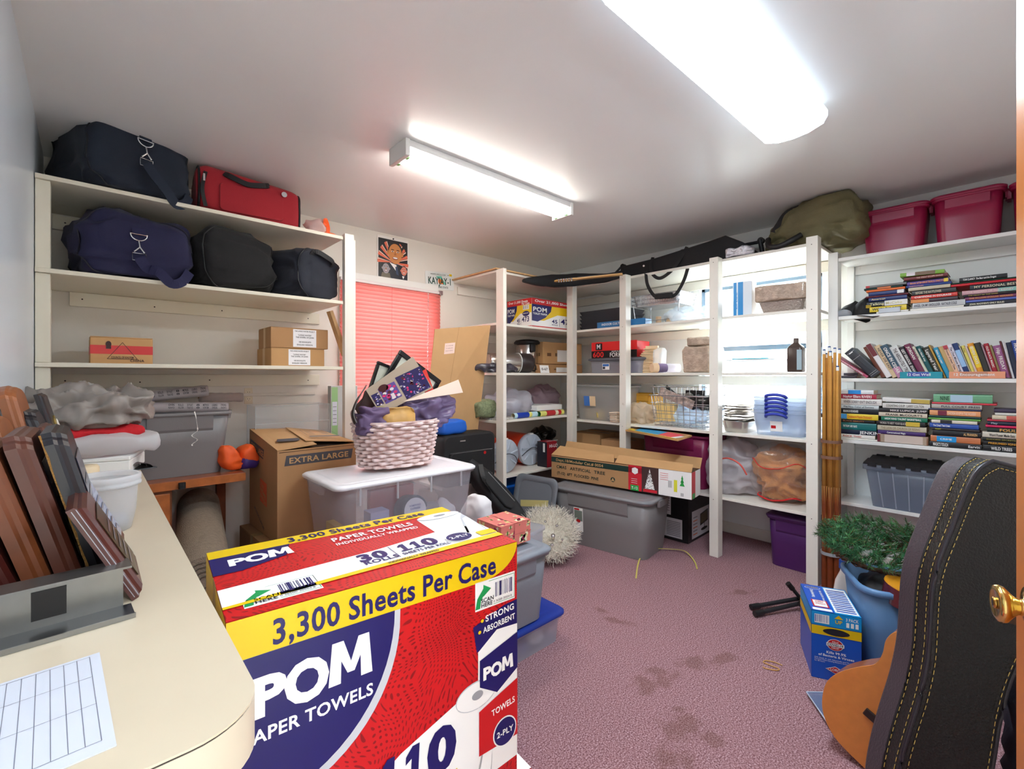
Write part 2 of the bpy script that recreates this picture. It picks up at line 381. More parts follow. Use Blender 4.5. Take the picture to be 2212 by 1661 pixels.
# ---------------------------------------------------------------- ceiling lights
def emis(col, e):
    key = ('e', str(col), e)
    if key in MC: return MC[key]
    m = bpy.data.materials.new('lamp_glow'); m.use_nodes = True; nt = m.node_tree; nt.nodes.remove(nt.nodes['Principled BSDF'])
    n = nt.nodes.new('ShaderNodeEmission'); n.inputs[0].default_value = lin(col)+(1,); n.inputs[1].default_value = e
    nt.links.new(n.outputs[0], nt.nodes['Material Output'].inputs[0]); MC[key] = m; return m
t = empty('ceiling_light', (1.74, 2.06, ZC), label='slim open ceiling strip light with two bare glowing tubes', cat='ceiling light')
MB().box(-.61, .61, -.080, .080, -.036, -.001).build('housing', mat((215, 215, 215), .35), t, bev=.004)
for s in (-1, 1):
    MB().box(s*.61-.012, s*.61+.012, -.085, .085, -.085, -.001).build('end_plate', mat((225, 225, 222), .35), t, bev=.003)
    MB().tube([(-.596, s*.044, -.060), (.596, s*.044, -.060)], .015, 14).build('tube', emis((255, 248, 238), TUBE_E), t)
    for e in (-1, 1): MB().box(e*.59-.006, e*.59+.006, s*.044-.012, s*.044+.012, -.082, -.03).build('lamp_holder', mat((120, 200, 120), .4), t)
t = empty('ceiling_light', (1.69, .67, ZC), rz=radians(-1), label='large wraparound ceiling light with glowing frosted lens nearest the camera', cat='ceiling light')
MB().box(-.6, .6, -.1, .1, -.03, -.001).build('housing', mat((230, 230, 230), .35), t, bev=.004)
prof = [(-.13, -.03), (-.13, -.055), (-.115, -.08), (-.06, -.098), (0, -.103), (.06, -.098), (.115, -.08), (.13, -.055), (.13, -.03)]
q = MB(); q.loft([[(x, a, b) for a, b in prof] for x in (-.6, .6)], 0, True); nf = len(prof)
q.m = [0 if 2 <= i <= 5 else 1 for i in range(nf)]+[1, 1]; q.build('lens', [emis((228, 243, 255), LENS_E), emis((222, 240, 255), LENS_SIDE)], t)

# hallway behind the doorway
h0, h1, hy = -.75, 1.5, -2.6
for nm, bx_ in (('wall_hall_left', (h0-.1, h0, hy, YF-.1, 0, ZC)), ('wall_hall_right', (h1, h1+.1, hy, YF-.1, 0, ZC)), ('wall_hall_rear', (h0-.1, h1+.1, hy-.1, hy, 0, ZC)), ('floor_hall', (h0-.1, h1+.1, hy-.1, YF-.1, -.1, -.001)), ('ceiling_hall', (h0-.1, h1+.1, hy-.1, YF-.1, ZC, ZC+.1))): MB().box(*bx_).build(nm, WALLM, **st)
t = empty('ceiling_light', (.35, -1.4, ZC), label='unseen hallway fill light added behind the camera', cat='ceiling light'); MB().box(-.3, .3, -.6, .6, -.06, -.001).build('housing', mat((230, 230, 230), .35), t, bev=.004); MB().box(-.28, .28, -.58, .58, -.08, -.061).build('lens', emis((225, 240, 255), HALL_FILL_E), t, bev=.004)  # unseen lamp, added as fill light for the foreground
# ---------------------------------------------------------------- reusable builders
CARD = mat((176, 134, 92), .8, var=.06, vscale=6, bump=.05, bscale=150)
CARD2 = mat((190, 148, 100), .8, var=.05, vscale=7, bump=.05, bscale=150)
CARDD = mat((150, 112, 74), .85, var=.08, vscale=6)
TAPE = mat((200, 165, 110), .25, alpha=.55)
WHITE = mat((238, 238, 236), .55); BLACK = mat((20, 20, 22), .5); INK = mat((28, 30, 40), .5)
NAVYP = mat((20, 18, 92), .4); REDP = mat((196, 20, 26), .4); YELP = mat((228, 192, 8), .4)
CHROME = mat((210, 210, 212), .18, 1); BRASS = mat((232, 200, 120), .16, 1); STEEL = mat((150, 152, 155), .3, 1)
def dots_red():
    m = bpy.data.materials.new('dotted_red'); m.use_nodes = True; nt = m.node_tree; N = nt.nodes; L = nt.links; b = N['Principled BSDF']; b.inputs['Roughness'].default_value = .38
    tc = N.new('ShaderNodeTexCoord'); ns = N.new('ShaderNodeTexNoise'); ns.inputs['Scale'].default_value = 5; L.new(tc.outputs['Object'], ns.inputs['Vector'])
    ad = N.new('ShaderNodeVectorMath'); ad.operation = 'MULTIPLY_ADD'; L.new(ns.outputs['Color'], ad.inputs[0]); ad.inputs[1].default_value = (.22, .22, .22); L.new(tc.outputs['Object'], ad.inputs[2])
    v = N.new('ShaderNodeTexVoronoi'); v.inputs['Scale'].default_value = 95; v.inputs['Randomness'].default_value = .12; sp = N.new('ShaderNodeSeparateXYZ'); L.new(ad.outputs[0], sp.inputs[0]); yz = N.new('ShaderNodeMath'); yz.operation = 'ADD'; L.new(sp.outputs[1], yz.inputs[0]); L.new(sp.outputs[2], yz.inputs[1]); cb = N.new('ShaderNodeCombineXYZ'); L.new(sp.outputs[0], cb.inputs[0]); L.new(yz.outputs[0], cb.inputs[1]); v.voronoi_dimensions = '2D'; L.new(cb.outputs[0], v.inputs['Vector'])
    r = N.new('ShaderNodeMapRange'); L.new(v.outputs['Distance'], r.inputs[0]); r.inputs[1].default_value = .20; r.inputs[2].default_value = .27
    mx = N.new('ShaderNodeMix'); mx.data_type = 'RGBA'; L.new(r.outputs[0], mx.inputs[0]); mx.inputs[6].default_value = lin((136, 14, 20))+(1,); mx.inputs[7].default_value = lin((198, 20, 26))+(1,)
    L.new(mx.outputs[2], b.inputs['Base Color']); return m
DOTR = dots_red()
def carton(name, label, size, loc, rz=0, m=CARD, art=None, amats=(), flaps=True, tape=True, cat='box', group=None, rot=None, top=None, skew=0, bev=.003):
    """closed cardboard box; origin at centre of the base; art(face_front, face_left, face_right, face_top)"""
    w, d, h = size; r = empty(name, loc, rz, rot, label=label, cat=cat, group=group)
    b = MB(); b.box(-w/2, w/2, -d/2, d/2, 0, h-.004); b.build('body', m, r, bev=bev)
    if flaps:
        f = MB(); f.box(-w/2+.001, w/2-.001, -d/2+.001, -.001, h-.0035, h); f.build('flap', top or m, r); f = MB(); f.box(-w/2+.001, w/2-.001, .001, d/2-.001, h-.0035, h); f.build('flap', top or m, r)
    if tape:
        t = MB(); t.box(-w/2-.0006, w/2+.0006, -.024, .024, h, h+.0006); t.box(-w/2-.0008, -w/2-.0002, -.024, .024, h-.07, h); t.build('tape', TAPE, r)
    if art:
        a = MB(); art(Face(a, (-w/2, -d/2, 0), (1, 0, 0), (0, 0, 1)), Face(a, (-w/2, d/2, 0), (0, -1, 0), (0, 0, 1)), Face(a, (w/2, -d/2, 0), (0, 1, 0), (0, 0, 1)), Face(a, (-w/2, -d/2, h+.0003), (1, 0, 0), (0, 1, 0)), w, d, h)
        a.build('printed_artwork', list(amats), r)
    return r
def shell(rw, rd, bw, bd, h, th=.003, r=.04, z0=0, n=5):
    """thin open tub outline rings, outside then inside"""
    o = []
    for k in (0, .5, 1): o.append(rrect(bw+(rw-bw)*k, bd+(rd-bd)*k, r, z0+h*k, n))
    i = []
    for k in (1, .5, 0): i.append(rrect(bw+(rw-bw)*k-2*th, bd+(rd-bd)*k-2*th, max(r-th, .002), z0+h*k+(th if k == 0 else 0), n))
    return o+i
def tote(name, label, w, d, h, loc, rz=0, m=None, lidm=None, taper=.86, r=.045, lid=True, handles=True, rim=.02, group=None, cat='storage bin', panel=True, sticker=None, steps=False, lidh=.028, hook=None):
    root = empty(name, loc, rz, label=label, cat=cat, group=group)
    bw, bd = w*taper, d*taper*.98; hb = h-(lidh if lid else 0)
    b = MB(); b.loft(shell(w-.02, d-.02, bw, bd, hb, .003, r), 0, True, (1, 1))
    if panel:   # raised side panels and moulded shoulder
        k = .72
        for s in (-1, 1):
            q = (bw+(w-.02-bw)*.35)*.5
            for zz0, zz1 in ((.70, .98),):
                y0 = s*(bd+(d-.02-bd)*zz0)/2; y1 = s*(bd+(d-.02-bd)*zz1)/2
                e = .007*s; a = w*.30
                b.add([(-a, y0, hb*zz0), (a, y0, hb*zz0), (a, y0+e, hb*(zz0+.04)), (-a, y0+e, hb*(zz0+.04)), (-a, y1+e, hb*zz1), (a, y1+e, hb*zz1)], [(0, 1, 2, 3), (3, 2, 5, 4)] if s < 0 else [(3, 2, 1, 0), (4, 5, 2, 3)])
        for s in (-1, 1):
            for c in (-1, 1):
                x = s*(bw+(w-.02-bw)*.8)/2; y = c*d*.0
    b.build('tub', m, root)
    rm = MB(); rm.loft([rrect(w-.022, d-.022, r, hb-rim), rrect(w, d, r, hb-rim+.002), rrect(w, d, r, hb), rrect(w-.03, d-.03, r-.01, hb)], 0, True, (0, 0)); rm.build('rim', m, root)
    if handles:
        for s in (-1, 1):
            hd = MB(); x = s*(w/2-.004)
            hd.loft([[(x, -d*.17, hb-rim-.03), (x+s*.016, -d*.15, hb-rim-.03), (x+s*.016, d*.15, hb-rim-.03), (x, d*.17, hb-rim-.03)], [(x, -d*.19, hb-.003), (x+s*.02, -d*.17, hb-.003), (x+s*.02, d*.17, hb-.003), (x, d*.19, hb-.003)]], 0, False); hd.build('handle', m, root)
    if lid:
        l = MB(); lw, ld = w+.012, d+.012
        l.loft([rrect(lw-.006, ld-.006, r, hb-.008), rrect(lw, ld, r, hb-.004), rrect(lw, ld, r, hb+.006), rrect(lw-.02, ld-.02, r, hb+.014), rrect(lw-.07, ld-.07, r*.8, hb+.014), rrect(lw-.085, ld-.085, r*.8, hb+.010), rrect(lw-.12, ld-.12, r*.6, hb+.010), rrect(lw-.13, ld-.13, r*.6, hb+.0125)], 0, True)
        l.build('lid', lidm or m, root)
    if sticker:
        s = MB(); sticker(Face(s, (0, -(bd+(d-.02-bd)*.5)/2-.0012, hb*.5), (1, 0, 0), (0, (d-.02-bd)/2*-1/hb, 1), .0008)); s.build('sticker', [WHITE, mat((60, 110, 190), .4), REDP, INK, mat((120, 130, 120), .5)], root)
    return root
def spow(a, e): return math.copysign(abs(a)**e, a)
def blob_fn(w, d, h, e1=.5, e2=.5, amp=.02, sc=6, seed=0, sag=0, ridge=0, fn=None):
    off = Vector((seed*7.3, seed*3.1, seed*1.7))
    def S(u, v):   # u around 0..2pi, v -pi/2..pi/2
        cv = spow(cos(v), e1)
        p = Vector((w/2*cv*spow(cos(u), e2), d/2*cv*spow(sin(u), e2), h/2*spow(sin(v), e1)))
        n = Vector((p.x/(w*w), p.y/(d*d), p.z/(h*h)))
        if n.length > 1e-9: n.normalize()
        q = noise.noise(p*sc+off)*amp
        if ridge: q += (1-abs(noise.noise(Vector((p.x*sc*1.2, p.y*sc*1.2, p.z*sc*2.2))+off*2))*2.6)*ridge
        p = p+n*q
        if sag: p.z -= sag*(p.x/(w/2))**2*(1 if p.z > 0 else 0)
        if p.z < -h/2+.0: p.z = -h/2
        if fn: p = fn(p)
        p.z += h/2
        return p
    return S
def blob_mesh(mb, S, nu=48, nv=28, m=0, M=None):
    rings = [[S(2*pi*i/nu, -pi/2+1e-3+(pi-2e-3)*j/nv) for i in range(nu)] for j in range(nv+1)]
    return mb.loft(rings, m, True, (1, 1), True, M)
def crumple(name, label, size, loc, m, rz=0, amp=.02, sc=9, ridge=.012, e1=.7, e2=.75, seed=1, cat='bag', nu=72, nv=40, sag=0, fn=None, part=None, parent=None, group=None, rot=None):
    S = blob_fn(*size, e1, e2, amp, sc, seed, sag, ridge, fn); mb = MB(); blob_mesh(mb, S, nu, nv)
    o = mb.build(name, m, parent, loc, rot or (0, 0, rz)); tag(o, label, cat, group); return o
FAB = {}
def duffel(name, label, W, L, Hh, loc, rz, col, pipe=None, ring=True, strap=True, seed=1, tilt=0, handle=False, amp=.03, cat='duffel bag', zipx=None, rotx=0, pocket=False, logo=False):
    """soft bag: end panel (W x Hh) faces -y, body runs back by L"""
    m = mat(col, .85, bump=.25, bscale=400, var=.12, vscale=9, sheen=.05); pm = mat(pipe or tuple(int(c*.6) for c in col), .5)
    web = mat(tuple(int(c*1.1) for c in col), .8, bump=.3, bscale=500)
    root = empty(name, loc, rot=(rotx, tilt, rz), label=label, cat=cat)
    def fn(p):
        # the end panels stay flat-ish, the belly slumps
        k = p.y/(L/2); p.x += .05*W*noise.noise(Vector((seed*3, p.z*5, k)))+0
        p.z += -.10*Hh*max(0, p.x/(W/2))*max(0, p.z/(Hh/2))
        return p
    S = blob_fn(W, L, Hh, .38, .28, amp, 6.5, seed, .02, amp*.5, fn)
    def surf(x, z, s=-1):
        """point on the end panel near local x,z"""
        best = None
        for i in range(60):
            for j in range(24):
                u = (pi if s < 0 else 0)+pi*i/60; v = -pi/2+pi*(j+.5)/24; p = S(u, v)
                q = (p.x-x)**2+(p.z-z)**2+max(0, s*-p.y)*.2-abs(p.y)*.02
                if best is None or q < best[0]: best = (q, p)
        return best[1]
    b = MB(); blob_mesh(b, S, 110, 60); b.build('body', m, root)
    for s in (-1, 1):
        pts = []
        for k in range(56):   # piping loop near each end
            a = 2*pi*k/56; tv = .9; cx, cz = spow(cos(a), .45), spow(sin(a), .45)
            best = None; v = math.asin(max(-1, min(1, spow(cz*.96, 1/.42))))
            cc = max(-1, min(1, cx*.97)); uu = math.acos(max(-1, min(1, spow(cc, 1/.30))))*s
            pts.append(S(uu, v)+Vector((0, s*.004, 0)))
        pb = MB(); pb.tube(pts, .0045, 6, closed=True); pb.build('piping', pm, root)
    z = MB()
    zp = [S(-pi/2+pi*t/10+.0, pi/2-.35) for t in range(0)]
    top = [Vector((W*.02, -L*.36+L*.72*t/14, 0)) for t in range(15)]
    tp = []
    for q in top:
        uu = atan2(spow(q.y/(L/2), 1/.3), spow(q.x/(W/2) or .01, 1/.3)); best = max((S(uu, v/20*pi/2) for v in range(8, 20)), key=lambda p: p.z-abs(p.y-q.y)*2); tp.append((q.x, q.y, best.z+.002))
    z.tube(tp, 0, flat=(.03, .004)); z.build('zipper', pm, root)
    if ring:
        c = surf(-W*.05, Hh*.62); c.y = min(c.y-.012, -L/2-.012)
        r = MB(); r.tube([c+Vector((.032*cos(a), -.004, .03*sin(a)-.012)) for a in [pi+pi*k/12 for k in range(13)]]+[c+Vector((.032, -.004, -.005))], .0032, 8); r.tube([c+Vector((-.034, -.004, -.012)), c+Vector((.034, -.004, -.012))], .0032, 8)
        r.tube([c+Vector((0, -.008, -.045)), c+Vector((.002, -.012, -.075)), c+Vector((.02, -.012, -.10))], .004, 8); r.tube([c+Vector((.002, -.012, -.075)), c+Vector((-.02, -.012, -.10))], .004, 8)
        r.tube([c+Vector((x, -.012, z_)) for x, z_ in ((-.026, -.105), (.026, -.105), (.026, -.14), (-.026, -.14))], .003, 6, closed=True); r.build('metal_clip', CHROME, root)
        t = MB(); t.tube([c+Vector((0, .004, .018)), c+Vector((0, -.006, -.01))], 0, flat=(.05, .004), up=(0, 1, 0)); t.build('ring_tab', web, root)
        if strap:
            s = MB(); c2 = c+Vector((0, -.014, -.125))
            pts = smooth_path([c2, c2+Vector((.03, -.01, -.05)), Vector((c.x+.07, min(c.y, -L/2)-.04, .03)), Vector((c.x+.12, -L/2-.055, -.02)), Vector((c.x+.17, -L/2-.04, .0)), Vector((c.x+.21, -L/2+.0, .06))], 5)
            s.tube(pts, 0, flat=(.045, .004), up=(0, 1, .2)); s.build('shoulder_strap', web, root)
    if handle:
        hb = MB()
        pts = smooth_path([(-W*.26, -L/2*.9, Hh*.80), (-W*.22, -L/2-.02, Hh*.92), (0, -L/2-.035, Hh*.86), (W*.22, -L/2-.02, Hh*.80), (W*.26, -L/2*.9, Hh*.68)], 5)
        hb.tube(pts, 0, flat=(.03, .008), up=(0, 1, 0)); hb.build('carry_handle', mat((30, 30, 34), .7), root)
    return root
# ---- books
PAGE = mat((224, 214, 190), .8, bump=.1, bscale=300)
NAMES = [((20, 20, 24), 'black'), ((235, 232, 225), 'white'), ((205, 195, 170), 'cream'), ((160, 30, 40), 'red'), ((105, 30, 45), 'maroon'), ((190, 60, 90), 'pink'), ((230, 110, 40), 'orange'), ((225, 150, 100), 'peach'), ((235, 205, 50), 'yellow'), ((190, 150, 60), 'tan'), ((25, 90, 60), 'green'), ((20, 60, 55), 'dark teal'), ((20, 130, 150), 'teal'), ((30, 50, 110), 'navy'), ((50, 90, 180), 'blue'), ((100, 60, 130), 'purple'), ((130, 130, 130), 'grey'), ((110, 60, 40), 'brown'), ((60, 55, 45), 'dark olive'), ((50, 150, 210), 'sky blue')]
def cname(c): return min(NAMES, key=lambda n: sum((a-b)**2 for a, b in zip(n[0], c)))[1]
def book(label, L, W, T, loc, rot, col, txt=None, tcol=(240, 240, 240), band=None, group=None, hard=True, tx=.08, th=.45, txt2=None, wfit=None, name='book'):
    """lies flat: spine along local y on the -x side, cover height T in z. origin = spine bottom corner near -y"""
    r = empty(name, loc, rot=rot, label=label, cat='book', group=group)
    ct = .0022 if hard else .0009; cm = mat(col, .42)
    b = MB(); b.box(0, W, 0, L, 0, ct); b.box(0, W, 0, L, T-ct, T)
    b.loft([[(0, y, 0), (-.0025, y, T*.15), (-.0035, y, T*.5), (-.0025, y, T*.85), (0, y, T), (ct, y, T), (ct, y, 0)] for y in (0, L)], 0, False); b.build('cover', cm, r)
    e = .003 if hard else .0004
    p = MB(); p.box(ct+.0002, W-e, e, L-e, ct+.0001, T-ct-.0001); p.build('pages', PAGE, r)
    if txt or band:
        a = MB(); f = Face(a, (-.0038, L, 0), (0, -1, 0), (0, 0, 1), .0003)
        if band:
            for i_, (u0, u1, c) in enumerate(band): f.rect(L*u0, T*.04, L*u1, T*.96, 2+i_, 1+.3*i_)
        if txt:
            h = T*th; mw = L*(wfit or .8); tw = sum(GLY.get((1, c), GLY[(1, ' ')])[2] for c in txt)*h/.7
            f.text(txt, L*tx, (T-h)/2, h, 0, 1, w=min(mw, tw*1.15))
            if txt2: f.text(txt2, L*.97, (T-h*.8)/2, h*.8, 1, 1, al='r', sx=.9)
        a.build('spine_print', [mat(tcol, .5), mat((225, 225, 225), .5)]+[mat(c, .45) for _, _, c in (band or [])], r)
    return r
# ---------------------------------------------------------------- counter on the left
CZ = .91; LAM = mat((205, 191, 166), .38, var=.04, vscale=5); LAMS = mat((200, 188, 166), .4)
ct = empty('counter', (0, .57, 0), label='long cream laminate counter with rounded corner against the left wall', cat='counter')
XE, YN, YE = .150, .568, 2.80
def ctop(z, g=0):
    r = .075; pts = [(XL+.003, YN+g), (XE-r, YN+g)]+[(XE-g-r+r*cos(a), YN+g+r+r*sin(a)) for a in [-pi/2+pi/2*k/10 for k in range(11)]][1:]+[(XE-g, YE-g), (XL+.003, YE-g)]
    return [(x, y-.57, z) for x, y in pts]
MB().loft([ctop(CZ-.0025), ctop(CZ)], 0, False).build('worktop', LAM, ct)
MB().loft([ctop(CZ-.0045, .0008), ctop(CZ-.0026, .0008)], 0, False).build('dark_seam', mat((50, 38, 32), .6), ct)
MB().loft([ctop(CZ-.062), ctop(CZ-.0046)], 0, True).build('edge_band', LAMS, ct)
MB().box(XL+.01, XE-.03, .04, YE-.62, 0.001, CZ-.063).build('cabinet_body', LAMS, ct, bev=.004)
# wooden plaques
PWD = [mat((84, 42, 28), .42, var=.25, vscale=12, coat=.08), mat((24, 22, 30), .4, var=.3, vscale=8, coat=.08), mat((112, 58, 28), .45, var=.3, vscale=14, coat=.05), mat((150, 88, 48), .42, var=.2, vscale=10, coat=.05), mat((74, 28, 22), .35, var=.2, vscale=10, coat=.1)]
CHIP = mat((150, 108, 52), .9, bump=.6, bscale=300)
def plaque(label, x, y0, w, h, lean, m, th=.02, shape='rect', rz=0, plate=None, medal=None, chip=False, stripes=False, z=CZ):
    r = empty('award_plaque', (x, y0, z), rot=(0, -radians(lean), radians(rz)), label=label, cat='plaque', group='wooden award plaques leaning on the counter')
    def outline(g):
        a, b, c, d = g, w-g, g, h-g; k = .02
        if shape == 'arch': return [(a, c), (b, c), (b, d-.03)]+[(w/2+(w/2-g)*cos(t), d-.03+.03*sin(t)) for t in [pi*k_/10 for k_ in range(1, 10)]]+[(a, d-.03)]
        if shape == 'notch': return [(a, c), (b, c), (b, d-k), (b-k*.4, d-k*.6), (b-k, d-k*.4), (b-k*1.2, d), (a+k*1.2, d), (a+k, d-k*.4), (a+k*.4, d-k*.6), (a, d-k)]
        return [(a, c), (b, c), (b, d), (a, d)]
    b = MB(); b.loft([[(xx, y, zz) for y, zz in outline(g)] for xx, g in ((0, 0), (th*.45, 0), (th*.6, .004), (th*.8, .006), (th, .012))][::-1], 0, False); b.build('board', m, r)
    if plate:
        p = MB(); p.box(th+.0004, th+.002, w*.14, w*.86, h*.14, h*.8); p.build('engraved_plate', plate, r, bev=.001)
        p = MB(); f = Face(p, (th+.0022, w*.14, h*.14), (0, 1, 0), (0, 0, 1))
        for i in range(5): f.rect(w*.1, h*(.1+.09*i), w*.62, h*(.125+.09*i), 0)
        p.build('engraving', mat((150, 150, 160), .3, .7), r)
    if medal:
        p = MB(); c = [(w/2+.042*cos(t)*(1+.04*cos(12*t)), h*.62+.052*sin(t)*(1+.04*cos(12*t))) for t in [2*pi*k/48 for k in range(48)]]
        p.loft([[(th+.0004, y, q) for y, q in c], [(th+.005, y, q) for y, q in c], [(th+.006, w/2+(y-w/2)*.86, h*.62+(q-h*.62)*.86) for y, q in c]], 0, False); p.build('medallion', medal, r)
        p = MB(); p.loft([[(th+.0062, w/2+(y-w/2)*.8, h*.62+(q-h*.62)*.8) for y, q in c], [(th+.0075, w/2+(y-w/2)*.78, h*.62+(q-h*.62)*.78) for y, q in c]], 0, False); p.build('medallion_centre', mat((232, 226, 214), .3), r)
    if stripes:
        p = MB()
        for q in (.005, .011): p.box(q, q+.0010, -.0006, 0, .004, h-.004)
        p.build('silver_inlay', mat((150, 150, 160), .3, .6), r)
    if chip:
        p = MB(); pts = [(.0005+.001*R0.random(), -.0008, h*k/14) for k in range(15)]
        p.loft([[(a[0]-.001, -.001, a[2]) for a in pts], [(.0015+.0025*R0.random(), -.0012, a[2]) for a in pts]], 0, False, (0, 0), False); p.build('chipped_edge', CHIP, r)
    return r
BRZ = mat((90, 80, 60), .3, .8); GLASSB = mat((140, 150, 185), .08, .1); SILV = mat((205, 200, 196), .22, .9)
plaque('small glossy mahogany plaque with silver stripes, nearest the counter edge', .052, 1.005, .19, .185, 26, PWD[4], .022, stripes=True, plate=BRZ)
plaque('brown plaque with pale blue film over its metal plate, beside the tub', .036, 1.21, .17, .20, 24, PWD[0], .022, plate=GLASSB, rz=-2)
plaque('black plaque with a chipped yellow edge in the middle of the row', .003, 1.135, .24, .285, 14, PWD[1], .032, 'notch', plate=mat((40, 44, 62), .2, .3), chip=True)
plaque('dark brown plaque with a black plate, left of the chipped black one', -.036, 1.12, .26, .285, 15, PWD[0], .032, 'notch', plate=mat((16, 16, 18), .2, .4))
plaque('warm brown plaque behind the metal bracket, cut off by the photo edge', -.073, 1.11, .22, .27, 16, PWD[2], .032)
plaque('reddish brown plaque closest to the left wall behind the bracket', -.108, 1.10, .20, .19, 19, PWD[4], .030)
plaque('brown plaque carrying a silver scalloped oval medallion', -.005, 1.46, .20, .275, 18, PWD[0], .02, 'notch', medal=SILV)
plaque('dark blue-black plaque with a green plate', -.045, 1.68, .2, .30, 18, PWD[1], .03, 'notch', plate=mat((60, 110, 80), .2, .3))
plaque('dark plaque with a gold-rimmed oval medallion at the back of the row', -.04, 1.90, .18, .335, 14, PWD[1], .018, medal=BRASS)
plaque('light walnut arched plaque standing against the left wall', -.095, 1.64, .24, .36, 12, PWD[3], .03, 'arch')
plaque('honey-coloured wooden plaque with a round black disc', -.110, 1.385, .22, .30, 12, PWD[3], .03, 'arch', medal=mat((25, 25, 25), .3))
# metal bracket
r = empty('metal_bracket', (-.065, .985, CZ), rz=radians(3), label='grey steel channel bracket in front of the plaques', cat='bracket')
GM = mat((128, 126, 122), .32, .85, var=.1, vscale=20); DM = mat((58, 58, 60), .35, .7)
MB().box(-.105, .105, 0, .003, .003, .065).build('web', GM, r)
MB().box(-.11, .115, -.012, .035, .0652, .0685).build('top_flange', GM, r)
MB().box(-.11, .115, -.055, .0, 0.0005, .003).build('base_plate', DM, r)
MB().box(-.11, .115, -.058, -.0555, 0.0005, .008).build('lip', GM, r)
MB().box(.0, .038, -.0012, -.0002, .015, .058).build('cut_out', mat((25, 22, 20), .7), r)
MB().box(-.105, .105, .0032, .030, 0.001, .004).build('inner_foot', GM, r)
# clear tub on the counter
r = empty('plastic_tub', (.030, 1.50, CZ), label='round translucent plastic tub with wide rim beside the plaques', cat='tub')
FR = frosted((232, 234, 236), .38)
MB().lathe([(.040, .0), (.047, .004), (.056, .05), (.060, .125), (.057, .125), (.053, .05), (.045, .006), (.0, .005)], 36, cap=(0, 0)).build('bowl', FR, r)
MB().lathe([(.0605, .110), (.066, .112), (.067, .118), (.063, .120), (.066, .124), (.066, .136), (.063, .138), (.060, .134), (.0605, .112)], 36, cap=(0, 0)).build('rim', frosted((240, 242, 244), .7), r)
crumple('crumpled_tissue', 'pale crumpled tissue inside the translucent tub', (.07, .06, .035), (.030, 1.50, CZ+.008), frosted((225, 232, 245), .8), seed=5, cat='tissue', nu=36, nv=20)
# ruled form
q = [P(215, 1411, Z=CZ), P(252, 1612, Z=CZ), P(100, 1672, Z=CZ), P(-90, 1700, Z=CZ), P(-60, 1508, Z=CZ)]
pb = MB(); o = q[1]; U = (q[0]-q[1]).normalized(); Vv = Vector((0, 0, 1)).cross(U); wd_, ht_ = .155, (q[0]-q[1]).length
f = Face(pb, (o.x, o.y, CZ+.0009), U, Vv, .0002)
s = empty('paper_form', (0, 0, 0), label='white ruled paper form lying on the near end of the counter', cat='paper')
MB().add([(f.O+f.U*a+f.V*b+Vector((0, 0, c))) for c in (-.0006, .0006) for a, b in ((0, 0), (ht_, 0), (ht_, wd_), (0, wd_))], [(3, 2, 1, 0), (4, 5, 6, 7), (0, 1, 5, 4), (1, 2, 6, 5), (2, 3, 7, 6), (3, 0, 4, 7)]).build('sheet', mat((200, 204, 214), .6), s)
f.l = .001
for k in range(12): f.rect(ht_*.08, .010+.0125*k, ht_*.97, .0106+.0125*k, 0)
for a in (.08, .42, .72, .97): f.rect(ht_*a, .010, ht_*a+.0006, .148, 0)
pb.build('ruled_lines', mat((110, 112, 125), .6), s)
# pile at the far end of the counter
r = empty('white_box', (.0, 2.50, CZ), rz=radians(-14), label='flat white carton under the plastic-wrapped papers on the counter', cat='box')
MB().box(-.15, .15, -.13, .13, 0, .05).build('body', WHITE, r, bev=.004); MB().box(-.152, .152, -.132, .132, .051, .066).build('lid', WHITE, r, bev=.004)
MB().add([(-.02+.004*cos(a), -.1325, .035+.004*sin(a)) for a in [pi*k/5 for k in range(10)]], [tuple(range(10))]).build('punched_hole', BLACK, r)
crumple('bag_of_papers', 'clear plastic bag full of white papers under the red cloth', (.34, .22, .085), (.035, 2.46, CZ+.068), frosted((236, 238, 240), .85, .3), rz=.2, seed=4, e1=.45, e2=.4, amp=.02, ridge=.008, cat='bag')
crumple('red_cloth', 'bright red folded cloth between white bag and grey bag', (.26, .17, .05), (.03, 2.45, CZ+.135), mat((196, 24, 34), .85, bump=.3, bscale=90), rz=.25, seed=8, e1=.6, e2=.5, amp=.015, ridge=.01, cat='cloth', nu=48, nv=24)
g = crumple('grey_plastic_bag', 'grey knotted plastic bag on top of the counter pile', (.36, .25, .13), (-.015, 2.50, CZ+.178), mat((140, 132, 126), .38, var=.1, vscale=8), rz=.1, seed=3, amp=.05, ridge=.034, sc=14, nu=110, nv=60)
k = MB(); S = blob_fn(.06, .05, .035, .7, .7, .03, 40, 4, 0, .012); blob_mesh(k, S, 40, 20, M=Matrix.Translation((.0, 0, .125)) @ Matrix.Rotation(.4, 4, 'Y')); k.tube([(0, 0, .09), (0, 0, .14)], .012, 8); k.build('knot', mat((170, 166, 160), .4, var=.2, vscale=30), g)
pp = MB(); a0, a1, a2, a3 = P(172, 1005, Z=CZ+.03), P(225, 1012, Z=CZ+.002), P(272, 978, Z=CZ+.012), P(248, 962, Z=CZ+.07)
cc = (a0+a1+a2+a3)/4
pp.add([p+Vector((0, 0, d)) for d in (0, .0012) for p in (a0, a1, a2, a3)], [(3, 2, 1, 0), (4, 5, 6, 7), (0, 1, 5, 4), (1, 2, 6, 5), (2, 3, 7, 6), (3, 0, 4, 7)]); tag(pp.build('envelope', WHITE), 'plain white envelope leaning off the pile on the counter', 'envelope')
r = empty('candle_jar', (-.012, 2.12, CZ), label='cream candle jar with small printed label behind the plaques', cat='candle')
MB().lathe([(.032, 0), (.036, .004), (.036, .07), (.030, .078), (.0, .078)], 28).build('jar', mat((226, 206, 170), .3), r)
lb = MB()
